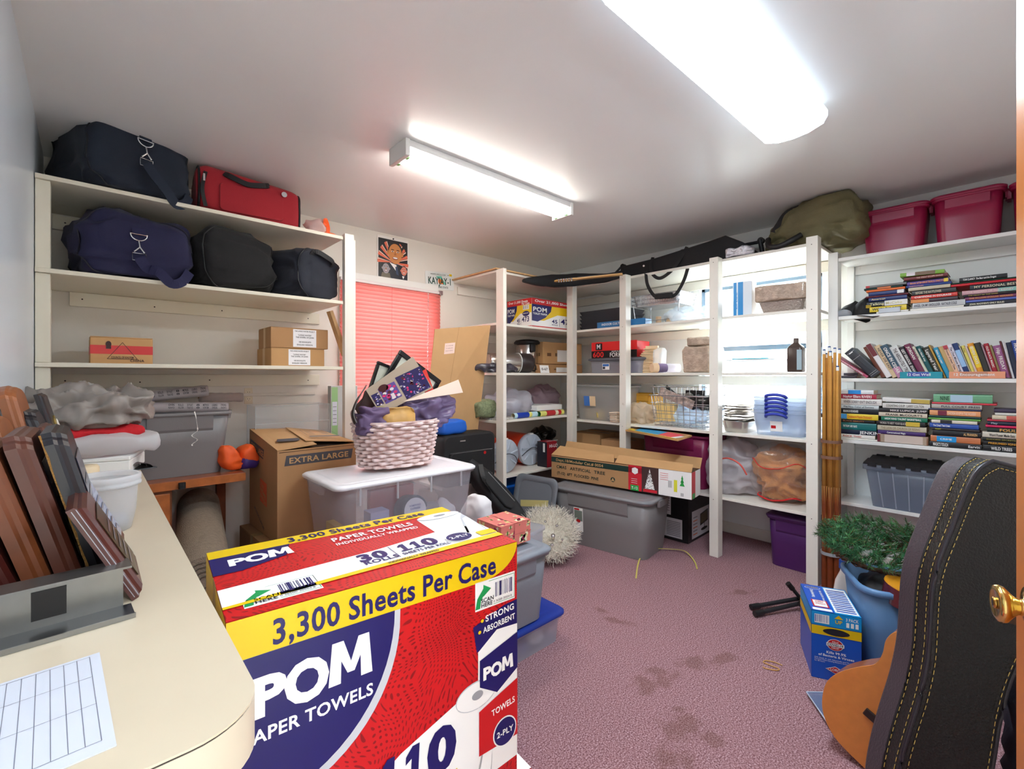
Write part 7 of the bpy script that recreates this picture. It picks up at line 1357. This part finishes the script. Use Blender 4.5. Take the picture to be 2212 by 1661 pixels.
pile('rightmost pile on the fourth book shelf', ZC5[3], [(2124, 2235, 13, (34, 34, 38), T_('WILD TREES', WHT_, tx=.16, wfit=.42, th=.5)), (2124, 2235, 9, (28, 26, 28), T_('PRESUMED IGNORANT', (226, 160, 40), tx=.1)), (2122, 2235, 7, (26, 30, 26), T_('SUCCESS SECRETS', (140, 130, 60))), (2122, 2235, 12, (214, 206, 190), T_('Word Power Made Easy', BLK, tx=.14, wfit=.5)), (2132, 2235, 10, (30, 44, 40), T_('FOUL!', (210, 160, 80), tx=.27, th=.6)), (2129, 2235, 5, (214, 30, 90)), (2133, 2235, 8, (24, 36, 60), T_('Play', (180, 190, 200))), (2132, 2235, 4, (200, 50, 70)), (2143, 2235, 9, (220, 206, 180), dict(band=[(.35, 1, (200, 90, 80))])), (2149, 2235, 6, (222, 220, 212)), (2147, 2235, 8, (60, 50, 76))])
# upright leaning row
def stand(label, xb, w, h, lean, col, txt=None, tcol=(235, 235, 235), X=3.625, z=ZC5[2], wd=.15, band=None, th=.42):
    p = P(xb, 800, X=X); th_ = .90*w*p.x/ray(xb, 800).x/FPX; L = h; R_ = Matrix.Rotation(-radians(lean), 4, 'X') @ Mx(Vector((1, 0, 0)), Vector((0, 0, 1)), Vector((0, -1, 0)), (0, 0, 0))
    o = book(label, L, wd, th_, (0, 0, 0), (0, 0, 0), col, txt, tcol, band, 'upright books on the third book shelf', th=th, tx=.08); o.matrix_world = Matrix.Translation((X+.006*((xb*7) % 3), p.y, z+.0015)) @ R_
row = [(1908, 13, .215, 26, (106, 52, 36), None, 0, 'plain brown'), (1919, 12, .232, 27, (226, 222, 222), '', [(.0, .36, (110, 30, 40))], 'white and maroon'), (1932, 12, .218, 25, (216, 190, 150), 'NEVER DIE EASY', 0, 'tan'), (1943, 16, .215, 24, (60, 86, 104), 'ONCE IN CEDAR', [(.7, 1, (190, 130, 160))], 'slate blue'), (1962, 17, .205, 24, (214, 216, 214), 'THE ABSOLUTELY TRUE', 0, 'pale grey'), (1980, 12, .20, 23, (40, 30, 38), 'GET SERIOUS  EVANS', 0, 'black'), (1994, 13, .215, 22, (116, 40, 76), 'JORDAN', 0, 'plum'), (2007, 8, .20, 22, (222, 218, 196), 'How to be', 0, 'ivory'), (2017, 9, .20, 21, (14, 84, 88), 'the black way', 0, 'teal green'), (2028, 15, .19, 21, (54, 52, 38), 'Layered Year', 0, 'dark olive'), (2044, 4, .205, 20, (190, 150, 70), None, 0, 'thin ochre'), (2050, 9, .185, 19, (40, 150, 190), 'Bible in a year', 0, 'sky blue'), (2060, 10, .19, 18, (196, 164, 110), None, 0, 'sandy'), (2071, 9, .195, 18, (232, 190, 160), 'Women of their Time', [(0, .12, (180, 50, 70))], 'peach'), (2081, 10, .20, 18, (226, 220, 232), 'The One Minute Manager', 0, 'pale lilac'), (2092, 10, .205, 17, (30, 56, 110), '', [(.2, .68, (150, 190, 230))], 'navy and light blue'), (2103, 4, .19, 17, (206, 200, 180), None, 0, 'thin grey-cream'), (2108, 6, .19, 16, (226, 216, 110), 'Poetry', 0, 'yellow'), (2115, 5, .185, 16, (220, 200, 190), None, 0, 'thin pink-cream'), (2121, 12, .20, 15, (226, 150, 30), 'SEVEN DAYS', [(.1, .7, (240, 206, 40))], 'orange and yellow'), (2134, 12, .20, 14, (40, 38, 34), None, 0, 'brown-black'), (2147, 5, .19, 14, (176, 140, 150), None, 0, 'mauve'), (2153, 9, .195, 13, (166, 30, 50), 'OLD BLACK MAGIC', 0, 'crimson'), (2163, 6, .185, 13, (150, 136, 90), None, 0, 'mottled khaki'), (2170, 15, .18, 12, (146, 80, 130), 'Hip: FRIDAY', 0, 'violet'), (2185, 4, .205, 11, (96, 44, 50), None, 0, 'thin wine'), (2190, 5, .20, 11, (226, 222, 224), None, 0, 'white'), (2196, 11, .195, 10, (26, 34, 60), None, 0, 'dark navy'), (2208, 14, .205, 10, (36, 70, 150), 'HOLY BIBLE', 0, 'royal blue'), (2223, 14, .18, 8, (60, 66, 66), 'HOLY BIBLE', 0, 'charcoal')]
for i, (xb, w, h, ln, col, tx_, bd, nm) in enumerate(row): stand('%s upright book leaning left in the row on the third book shelf' % nm, xb-4, w*.93, h, ln, col, tx_ or None, (230, 226, 220) if sum(col) < 420 else (80, 60, 60), band=bd or None)
stand('pink paperback leaning steeply at the left end of the third book shelf', 1872, 6, .235, 52, (170, 56, 90), 'COMMUNITY TO HONOR THE MIRACLES OF THE BIBLE')
stand('thick black leather-like book with white lines, leaning steeply', 1884, 21, .215, 42, (40, 42, 50), 'I', (225, 225, 225), band=[(.08, .085, (230, 230, 230)), (.30, .305, (230, 230, 230)), (.88, .885, (230, 230, 230)), (.93, .935, (230, 230, 230))])
for k, (x0, x1, t) in enumerate(((1812, 1850, 8), (1822, 1852, 6))): a, b_ = P(x0, 800, X=3.70), P(x1, 800, X=3.70); book('dark grey book lying flat under the pink paperback, %s one' % ('lower', 'upper')[k], a.y-b_.y, .13, .016, (3.71, b_.y, ZC5[2]+.001+.018*k), (0, 0, 0), (50, 50, 58))
for x0, x1, col, t_, nm in ((1944, 2036, (20, 150, 170), '12 Get Well', 'teal box of greeting cards'), (2050, 2172, (232, 156, 120), '12 Encouragement', 'peach box of greeting cards')):
    s_, l_ = onB(x0, x1, 804, ZC5[2], 3.603, .014); carton('card_box', nm+' in front of the upright books', (s_[0], .016, .042), (l_[0]-.002, l_[1], ZC5[2]+.001), HP, mat(col, .4), lambda f, fl, fr_, ft, w, d, h: (f.rect(w*.2, h*.25, w*.7, h*.85, 0, 1), f.text(t_, w*.45, h*.36, h*.34, 1, 1, al='c', l=2)), [mat(tuple(int(c*.85) for c in col), .4) if col[0] > 100 else mat((70, 80, 170), .4), WHITE], flaps=False, tape=False, bev=.001)
# caps
def cap(label, x, y, z, rz, s=1, tilt=0):
    o = empty('baseball_cap', (x, y, z), rot=(0, tilt, rz), label=label, cat='cap'); C_ = mat((24, 25, 28), .7, bump=.2, bscale=300); q = MB(); q.loft([[(.085*s*cos(v)*cos(t), .078*s*cos(v)*sin(t)*(1+.05*sin(3*t)), .105*s*sin(v)*(1-.15*cos(t))) for t in [2*pi*i/28 for i in range(28)]] for v in [.02+1.5*j/9 for j in range(10)]], 0, True); q.build('crown', C_, o)
    q = MB(); q.loft([[(-.07*s-.075*s*k*cos(t*.9), .072*s*sin(t)*(1-.1*k), .004+.018*s*k*(-1+abs(sin(t)))) for t in [-1.35+2.7*i/16 for i in range(17)]] for k in (0, .5, 1)], 0, True, (0, 0), False); q.loft([[(-.07*s-.075*s*k*cos(t*.9), .072*s*sin(t)*(1-.1*k), .0015+.018*s*k*(-1+abs(sin(t)))) for t in [-1.35+2.7*i/16 for i in range(17)]] for k in (1, .5, 0)], 0, True, (0, 0), False); q.build('visor', C_, o)
    q = MB(); q.box(-.083*s, -.078*s, -.02, .02, .045, .065); q.build('badge', mat((190, 160, 50), .5), o); MB().lathe([(.006, .104*s), (.004, .108*s)], 10).build('button', C_, o)
p = P(1868, 670, X=3.70); cap('black baseball cap with gold badge in front of the left pile on the second shelf', 3.69, p.y, ZC5[1]+.004, .5, .95, -.12); p = P(1836, 670, X=3.70); cap('black baseball cap with green trim at the far left of the second shelf', 3.72, p.y, ZC5[1]+.004, .9, .9, -.3)
crumple('clear_pouch', 'pale clear pouch under the black caps at the shelf end', (.10, .08, .03), (3.66, P(1826, 680, X=3.66).y, ZC5[1]+.001), frosted((220, 226, 236), .7), seed=110, cat='pouch', nu=30, nv=14)
p = P(1921, 672, X=3.603); MB().box(0, .05, -.052, .052, 0, .030).build('silver_booklet', mat((176, 178, 182), .35, .3), None, (3.601, p.y, ZC5[1]+.001), label='small silver box at the shelf edge in front of the left pile', cat='box', bev=.002)
for k in range(2):
    o = empty('ring_binder', (3.66, P(2200+12*k, 600, X=3.66).y, P(2200, 612, X=3.66).z), rot=(radians(34), 0, 0), label='white ring binder leaning at the right end of the second shelf, %s one' % ('front', 'rear')[k], cat='binder'); MB().box(0, .20, -.012, .03, .0, .22).build('cover', mat((226, 226, 234), .25, coat=.4), o, bev=.003); MB().lathe([(.009, 0), (.009, .002)], 12, M=Matrix.Translation((-.001, .009, .17)) @ Matrix.Rotation(-pi/2, 4, 'Y')).build('finger_hole', BLACK, o)
# three magenta totes on top
for k, (x0, x1, yt) in enumerate(((1854, 2008, 440), (2008, 2176, 404), (2180, 2340, 372))):
    s_, l_ = onB(x0, x1, yt, ZC5[0], 3.61, .255); tote('storage_tote', 'dark magenta lidded tote on the top right shelf, %s of three' % ('left', 'middle', 'right cut-off')[k], s_[0]-.008, .255, min(s_[2], .34), l_, HP, MRN2, taper=.84, panel=True)
# clear crate with black lid
s_, l_ = onB(1862, 2112, 985, ZC5[4], 3.575, .29); w = s_[0]
o = tote('storage_crate', 'clear crate with interlocking black lid on the lowest book shelf', w, .29, .262, l_, HP, frosted((176, 186, 206), .42, .25), taper=.82, lid=False, handles=False, panel=False, rim=.035, r=.02)
BKL = mat((26, 26, 30), .4)
for s in (-1, 1):
    q = MB(); y0, y1 = (-.145, -.004) if s < 0 else (.004, .145); q.loft([[(x, y0, .262), (x, y1, .262), (x, y1, .282 if s < 0 else .285), (x, y0, .270 if s < 0 else .27)] for x in (-w/2+.006, w/2-.006)], 0, False); L_ = q.build('lid_half', BKL, o)
    for i in range(7): x = -w/2+.05+(w-.1)*i/6; MB().box(x-.022, x+.022, s*.142-.009, s*.142+.009, .252, .292 if s > 0 else .274).build('lid_tooth', BKL, L_)
for i in range(6): x = -w*.36+w*.72*i/5; MB().loft([[(x*(.83+.17*k)-.003, -(.119+.017*k)-.003, .262*k), (x*(.83+.17*k)+.003, -(.119+.017*k)-.003, .262*k), (x*(.83+.17*k)+.003, -(.119+.017*k)+.002, .262*k), (x*(.83+.17*k)-.003, -(.119+.017*k)+.002, .262*k)] for k in (.02, .84)], 0, False).build('rib', frosted((205, 212, 226), .75), o)
MB().box(-.10, .10, -.06, .06, 0, .12).build('dark_box', mat((70, 78, 96), .6), None, (l_[0], l_[1]-.02, ZC5[4]+.006), (0, 0, HP), label='blue-grey box dimly visible inside the clear crate', cat='box'); MB().box(-.03, .03, -.02, .02, 0, .06).build('white_packet', WHITE, None, (l_[0]-.07, l_[1]-.10, ZC5[4]+.14-.012), (0, 0, HP), label='white and red packet inside the clear crate', cat='packet')
# ---------------------------------------------------------------- pool cues
CUE = mat((206, 150, 72), .35, var=.08, vscale=30); BUT = mat((120, 56, 24), .3, var=.2, vscale=20)
for i, (dx, dy, zt, ly) in enumerate(((-.03, .030, 1.452, .012), (-.022, .012, 1.47, .0), (-.02, -.012, 1.46, -.006), (.0, .028, 1.43, .01), (.004, .006, 1.40, .002), (-.030, -.030, 1.35, -.004), (.01, -.026, 1.455, -.012), (-.038, .0, 1.44, .004))):
    bx_2, by_2 = 3.322+dx, .748+dy; o = empty('pool_cue', (bx_2, by_2, .001), rot=(-ly*.4, .01, 0), label='wooden pool cue in the bundle beside the book shelving, %s' % ('leftmost', 'second from left', 'third with tallest white tip', 'rear left one', 'rear middle one', 'shortest front one', 'rightmost rear one', 'front centre one')[i], cat='pool cue', group='bundle of pool cues')
    MB().lathe([(.0075, .62), (.0135, .62), (.0078, zt-.03)], 14, cap=(0, 1)).build('shaft', CUE, o); MB().lathe([(.016, 0), (.0168, .02), (.0142, .55), (.0137, .62)], 14).build('butt', BUT, o); MB().lathe([(.0080, zt-.0295), (.0078, zt-.008)], 12).build('ferrule', WHITE, o); MB().lathe([(.0079, zt-.0075), (.0065, zt)], 12).build('tip', mat((60, 90, 140), .8), o)
    q = MB()
    for k in range(5): t = 2*pi*k/5+i; q.add([(.0147*cos(t+a), .0147*sin(t+a), z) for a, z in ((-.5, .62), (.5, .62), (0, .40))], [(0, 1, 2)])
    q.build('inlaid_points', mat((224, 176, 96), .35), o)
for z, cl in ((.895, (120, 84, 66)), (.80, (120, 84, 66)), (.22, (150, 154, 160))):
    p_ = [(3.313+.056*spow(cos(t), .8), .748+.052*spow(sin(t), .8), z) for t in [2*pi*k/28 for k in range(28)]]; tag(MB().tube(p_, 0, closed=True, flat=(.004, .018)).build('rubber_band', mat(cl, .7)), {.895: 'upper brown band around the pool cues', .80: 'lower brown band around the pool cues', .22: 'grey band low around the pool cues'}[z], 'band')
# disinfectant box, bottle, trash can
a, b_ = P(1753, 1461, Z=0), P(1861, 1485, Z=0); ax = b_-a; w = ax.length; rz = atan2(ax.y, ax.x); n_ = Vector((-sin(rz), cos(rz), 0)); d = .27; c = (a+b_)/2+n_*d/2
def clor2(f, fl, fr_, ft, w, d, h):
    clorox(f, fl, fr_, ft, w, d, h); ft.rect(0, 0, w*.48, d, 0, 3); ft.rect(w*.5, .01, w*.98, d-.01, 3, 3)
    for i in range(12): ft.rect(w*.54, d*(.08+.07*i), w*.94, d*(.115+.07*i), 5 if i % 2 else 0, 4)
    ft.ell(w*.24, d*.88, w*.18, d*.055, 3, 4); ft.ell(w*.24, d*.88, w*.165, d*.048, 0, 5); ft.text('CLEAN', w*.24, d*.87, d*.035, 2, 1, al='c', l=6); ft.text('Kills Cold & Flu Viruses', w*.36, d*.80, .009, 3, 1, rot=-pi/2, l=4, w=d*.4); ft.text('Disinfecting', w*.16, d*.80, .012, 3, 1, rot=-pi/2, l=4, w=d*.3); ft.rect(w*.08, d*.14, w*.42, d*.40, 4, 4); ft.rect(w*.11, d*.16, w*.39, d*.38, 3, 5); ft.text('KEEP', w*.25, d*.31, .010, 4, 1, al='c', l=6); ft.text('UPRIGHT', w*.25, d*.24, .010, 4, 1, al='c', l=6, w=w*.24); ft.rect(w*.04, d*.02, w*.44, d*.10, 3, 4)
bx3 = carton('disinfectant_carton', 'bright blue and yellow disinfectant carton on the carpet before the blue trash can', (w, d, .285), (c.x, c.y, .001), rz, CLM[0], clor2, CLM, tape=False, top=CLM[0]); q = MB(); f = Face(q, (-w/2, -d/2-.0022, 0), (1, 0, 0), (0, 0, 1)); f.ell(w*.5, .285*.725, w*.25, .285*.05, 0, 1); q.build('hand_hole', BLACK, bx3)
o = empty('bleach_bottle', (2.84, .585, .001), label='white bottle with blue cap behind the blue disinfectant carton', cat='bottle'); MB().loft([rrect(.12*k, .08*k, .025*k, z) for z, k in ((0, .95), (.01, 1), (.2, 1), (.25, .85), (.295, .42), (.305, .38))], 0, True).build('body', WHITE, o); MB().lathe([(.024, .306), (.024, .345), (.02, .35)], 20).build('cap', mat((30, 90, 190), .35), o)
tc = Vector((2.60, .325, .001)); o = empty('trash_can', tc, radians(-62), label='blue plastic trash can holding a small guitar, beside the disinfectant carton', cat='trash can'); BC = mat((92, 132, 176), .42, bump=.05, bscale=80)
MB().loft(shell(.38, .32, .30, .25, .40, .004, .07), 0, True, (1, 1)).build('can_body', BC, o); MB().loft([rrect(.378, .318, .07, .375), rrect(.402, .342, .08, .38), rrect(.404, .344, .08, .402), rrect(.376, .316, .07, .404)], 0, True, (0, 0)).build('rim', BC, o); q = MB()
MB().box(-.05, .05, -.166, -.155, .30, .33).build('grip', BC, o)
o = empty('small_guitar', (2.50, .225, .345), rot=(radians(8), radians(-8), .3), label='amber and dark red small guitar body lying inside the blue trash can', cat='guitar')
def gout(s=1, n=60):
    out = []
    for k in range(n):
        t = 2*pi*k/n; r_ = (.20+.035*cos(t))*(1-.20*math.exp(-((abs(math.remainder(t, 2*pi))-1.42)/.32)**2)); out.append((.82*r_*sin(t)*s*(1.0+.12*cos(t+pi)), r_*cos(t)*s*1.12))
    return out
g0_ = gout(.62); MB().loft([[(x, y, z) for x, y in g0_] for z in (0, .074)], 0, False).build('sides', mat((92, 20, 26), .2, coat=.6), o); MB().loft([[(x*k, y*k, z) for x, y in g0_] for z, k in ((.0745, 1.01), (.079, 1.0))], 0, False).build('soundboard', mat((206, 140, 30), .25, coat=.6, var=.1), o)
# evergreen wreath
gw = empty('evergreen_wreath', (2.72, .395, .43), rot=(.04, -.03, 0), label='green artificial evergreen wreath on a twig ring on top of the blue trash can', cat='wreath'); q = MB(); rr = random.Random(12)
for i in range(26):
    ph = rr.random()*6.28; q.tube([((.19+.02*sin(3*t+ph)+.012*rr.gauss(0, 1))*cos(t), (.19+.02*sin(3*t+ph))*sin(t), .018+.014*sin(5*t+ph)) for t in [2*pi*k/40 for k in range(40)]], .0022, 4, closed=True)
q.build('twig_ring', mat((92, 62, 42), .8), gw, kind='stuff'); q = MB()
for i in range(560):
    t = rr.random()*2*pi; ps = rr.random()*2*pi; c_ = Vector(((.19+.045*cos(ps))*cos(t), (.19+.045*cos(ps))*sin(t), .07+.035*sin(ps))); d_ = Vector((cos(t)*cos(ps)+rr.gauss(0, .4)-sin(t)*.8, sin(t)*cos(ps)+rr.gauss(0, .4)+cos(t)*.8, abs(sin(ps))*.6+.35+rr.gauss(0, .3))).normalized(); ln = .045+.025*rr.random(); m_ = rr.choice((0, 0, 1))
    q.tube([c_, c_+d_*ln], .0011, 3, 2)
    for k in range(26):
        b0 = c_+d_*ln*(k/26); e_ = (d_*.8+Vector((rr.gauss(0, 1), rr.gauss(0, 1), rr.gauss(0, 1))).normalized()).normalized()*(.020+.008*rr.random()); s_ = e_.cross(d_).normalized()*.0017 if e_.cross(d_).length > 1e-6 else Vector((.0017, 0, 0)); q.add([b0-s_, b0+s_, b0+e_], [(0, 1, 2)], m_)
q.build('needles', [mat((36, 92, 52), .5), mat((64, 124, 70), .5), BRD], gw, kind='stuff')
crumple('dark_filling', 'dark bag crammed in the blue trash can under the wreath', (.26, .20, .14), (2.63, .385, .25), mat((26, 26, 34), .5), seed=120, cat='bag', nu=40, nv=20)
# folded black stand, strap, string, plastic sleeve on the carpet
fs = empty('guitar_stand', P(1700, 1300, Z=0), label='folded black tubular guitar stand lying on the carpet', cat='stand'); O_ = fs.location.copy()
def ft_(a, b_, r, nm='tube', m=TB): MB().tube([Vector(a)-O_, Vector(b_)-O_], r, 12).build(nm, m, fs)
A1, A2, A3 = P(1640, 1308, Z=.02), P(1648, 1322, Z=.02), P(1752, 1288, Z=.045); ft_(A1, A3, .011); ft_(A2, A3+Vector((-.02, -.03, 0)), .011); ft_(P(1622, 1311, Z=.02), A1, .0145, 'rubber_foot', BLACK); ft_(P(1630, 1326, Z=.02), A2, .0145, 'rubber_foot', BLACK); ft_(P(1735, 1300, Z=.03), P(1706, 1264, Z=.12), .010); ft_(P(1712, 1272, Z=.10), P(1702, 1260, Z=.13), .0145, 'rubber_foot', BLACK); ft_(P(1745, 1290, Z=.05), P(1730, 1305, Z=.05), .017, 'hinge', BLACK)
q = MB(); q.tube(smooth_path([P(x, y, Z=.004+z) for x, y, z in ((1374, 1249, 0), (1377, 1225, .0), (1383, 1205, .01), (1396, 1190, .02), (1416, 1185, .02), (1450, 1186, .01), (1476, 1189, .015), (1490, 1199, .01), (1501, 1214, 0), (1506, 1229, 0))], 4), 0, flat=(.009, .0015)); tag(q.build('packing_strap', mat((206, 192, 96), .4)), 'curved yellow packing strap lying on the carpet near the huge grey tote', 'strap')
q = MB(); q.tube(smooth_path([P(x, y, Z=.003) for x, y in ((1690, 1437), (1672, 1430), (1655, 1427), (1649, 1430), (1662, 1436), (1682, 1444), (1678, 1448), (1655, 1444), (1648, 1440))], 5), .0022, 6); tag(q.build('looped_string', mat((206, 156, 84), .6)), 'tan looped string lying on the carpet', 'string')
PV = [P(1742, 1497, Z=.01), P(1862, 1499, Z=.012), P(1840, 1605, Z=.01), P(1806, 1590, Z=.01)]
q = MB(); q.add([PV[0], PV[3], PV[2], PV[1]]+[p+Vector((0, 0, .006)) for p in (PV[0], PV[3], PV[2], PV[1])], [(3, 2, 1, 0), (4, 5, 6, 7), (0, 1, 5, 4), (1, 2, 6, 5), (2, 3, 7, 6), (3, 0, 4, 7)]); o = empty('plastic_sleeve', (0, 0, 0), label='shiny bluish clear plastic sleeve on the carpet under the acoustic guitar', cat='plastic sleeve'); q.build('film', mat((120, 136, 168), .08, alpha=.55, coat=1, bump=.5, bscale=12), o); q = MB(); q.tube([PV[1]+Vector((0, 0, .004)), PV[0]+Vector((0, 0, .004)), PV[3]+Vector((0, 0, .004)), PV[2]+Vector((0, 0, .004))], .003, 6); q.build('edge_bead', mat((190, 200, 215), .2), o)
# acoustic guitar
gx = P(1862, 1548, X=1.80); ag = empty('acoustic_guitar', (1.87, gx.y+.018, .012), rot=(radians(-9), radians(26), radians(-96)), label='honey-coloured acoustic guitar leaning behind the black case', cat='guitar')
def gbody(n=80):
    pts = [(-.0, 0), (.09, .006), (.16, .05), (.197, .13), (.19, .20), (.155, .27), (.128, .315), (.130, .36), (.145, .41), (.135, .455), (.09, .487), (.03, .497), (0, .498)]
    s_ = smooth_path([Vector((x, z, 0)) for x, z in pts], 6); r_ = [(p.x, p.y) for p in s_]; return r_+[(-x, z) for x, z in r_[::-1][1:-1]]
ag.scale = (.92, 1, .98); go = gbody(); GT = mat((206, 126, 56), .25, var=.08, vscale=30, coat=.4); MB().loft([[(x*k, y, .25+(z-.25)*k) for x, z in go][::-1] for y, k in ((-.003, .995), (0, 1), (.003, 1))][::-1], 0, False).build('soundboard', GT, ag); MB().loft([[(x*.99, y, .25+(z-.25)*.99) for x, z in go] for y in (.10, .0032)], 0, False).build('back_and_sides', mat((150, 80, 40), .3, coat=.4), ag)
MB().lathe([(.05, 0), (.05, .001)], 32, M=Matrix.Translation((0, -.004, .335)) @ Matrix.Rotation(pi/2, 4, 'X')).build('sound_hole', BLACK, ag); q = MB(); q.box(-.075, .075, -.012, -.0035, .150, .176); q.build('bridge', mat((40, 26, 22), .4), ag, bev=.003); MB().box(-.04, .04, -.016, -.0125, .168, .172).build('saddle', mat((226, 222, 210), .4), ag)
for k in range(6): MB().lathe([(.0035, 0), (.0035, .004), (.002, .006)], 8, M=Matrix.Translation((-.03+.012*k, -.0125, .157)) @ Matrix.Rotation(pi/2, 4, 'X')).build('bridge_pin', BLACK, ag); MB().tube([(-.03+.012*k, -.0165, .17), (-.018+.0072*k, -.016, .92)], .0006, 4).build('string', mat((226, 190, 120), .3, .8), ag)
MB().box(-.022, .022, -.010, .012, .44, .93).build('neck', mat((120, 70, 40), .35), ag, bev=.004); MB().box(-.034, .034, -.006, .012, .932, 1.04).build('headstock', mat((60, 34, 24), .3), ag, bev=.004)
# guitar case
LTH = mat((26, 25, 25), .38, bump=.35, bscale=160, var=.15, vscale=4); SDE = mat((62, 54, 60), .42, bump=.3, bscale=180)
gc = empty('guitar_case', (1.645, .160, .004), rot=(radians(-4), radians(15), radians(-50)), label='large black hard guitar case with yellow stitching standing near the door', cat='guitar case'); hw = [(0, .05), (.03, .08), (.10, .102), (.20, .109), (.30, .106), (.40, .100), (.50, .103), (.60, .118), (.68, .130), (.76, .132), (.86, .12), (.98, .105), (1.04, .09), (1.075, .06)]
def cout(g=0):
    s_ = smooth_path([Vector((w_-g, g+z*(1-2*g/1.08), 0)) for z, w_ in hw], 5); r_ = [(p.x, p.y) for p in s_]; return r_+[(-x, z) for x, z in r_[::-1]]
MB().loft([[(x, y, z) for x, z in cout(g)] for y, g in ((.13, .012), (.124, .002), (.118, 0), (.058, 0), (.056, .003))][::1], 0, False, (1, 1)).build('shell_side', SDE, gc)
MB().loft([[(x, y, z) for x, z in cout(g)] for y, g in ((.0555, .003), (.0535, 0), (.006, 0), (0, .004), (-.003, .012), (-.001, .022))], 0, False, (0, 1)).build('lid', LTH, gc)
MB().tube([(x, .0545, z) for x, z in cout(-.001)], .0035, 6, closed=True).build('seam_piping', BLACK, gc); MB().tube([(x, .002, z) for x, z in cout(.001)], .0055, 8, closed=True).build('edge_piping', mat((38, 34, 42), .3), gc)
q = MB(); ST = mat((200, 170, 90), .6)
for g, y in ((.016, -.0042), (0, .016), (-.0, .050)):
    o_ = cout(g if g else -.0008); acc = 0
    for (x0, z0), (x1, z1) in zip(o_, o_[1:]+o_[:1]):
        L_ = sqrt((x1-x0)**2+(z1-z0)**2); n_ = max(1, int(L_/.011))
        for k in range(n_): f0, f1 = (k+.12)/n_, (k+.72)/n_; q.tube([(x0+(x1-x0)*f0, y, z0+(z1-z0)*f0), (x0+(x1-x0)*f1, y, z0+(z1-z0)*f1)], .0011, 4)
q.build('yellow_stitching', ST, gc, kind='stuff'); MB().box(.05, .14, -.0052, -.0030, .66, .70).build('leather_patch', mat((84, 54, 32), .6, var=.4, vscale=60), gc); q = MB(); q.ell = None; q.add([(-.02, -.0045, .16), (.0, -.0045, .20), (.03, -.0045, .17), (.02, -.0045, .10), (-.015, -.0045, .09)], [(4, 3, 2, 1, 0)]); q.build('worn_patch', mat((86, 60, 38), .8, var=.4, vscale=60), gc)
# backpack and door
crumple('backpack', 'dark blue backpack on the floor between guitar case and door', (.26, .22, .56), (2.02, -.10, .001), mat((36, 42, 58), .7, bump=.2, bscale=300), seed=130, e1=.6, e2=.6, amp=.03, ridge=.014, cat='backpack')
E0 = Vector((1.205, -.002, 0)); dd_ = Vector((-.955, -.297, 0)).normalized(); nn_ = Vector((-dd_.y*-1, 0, 0)); nn_ = Vector((dd_.y, -dd_.x, 0)); M = Mx(dd_, nn_, Vector((0, 0, 1)), (0, 0, 0))
WD = mat((186, 108, 32), .35, var=.15, vscale=5, coat=.3)
dr = empty('door_1', E0, kind='structure'); MB().box(0, .74, -.036, 0, .008, 2.03, 0, M).build('door_leaf', WD, dr, bev=.002)
kn = MB(); MK = M @ Matrix.Translation((.062, 0, .905)) @ Matrix.Rotation(-pi/2, 4, 'X'); kn.lathe([(0.0335, 0.0003), (0.0346, 0.0041), (0.0238, 0.0068), (0.0140, 0.0095), (0.0130, 0.0177), (0.0184, 0.0245), (0.0292, 0.0340), (0.0308, 0.0394), (0.0286, 0.0435), (0.0216, 0.0452), (0.0200, 0.0445), (0.0000, 0.0445)], 40, 0, MK); k_ = kn.build('door_handle', BRASS, dr)
kc = MB(); kc.lathe([(.009, .0447), (.009, .0468), (0, .0468)], 24, 0, MK); kc.build('key_cylinder', mat((206, 160, 80), .25, 1), k_); kc = MB(); kc.box(-.0012, .0012, -.005, .005, .0469, .0473, 0, MK); kc.build('keyhole', BLACK, k_)
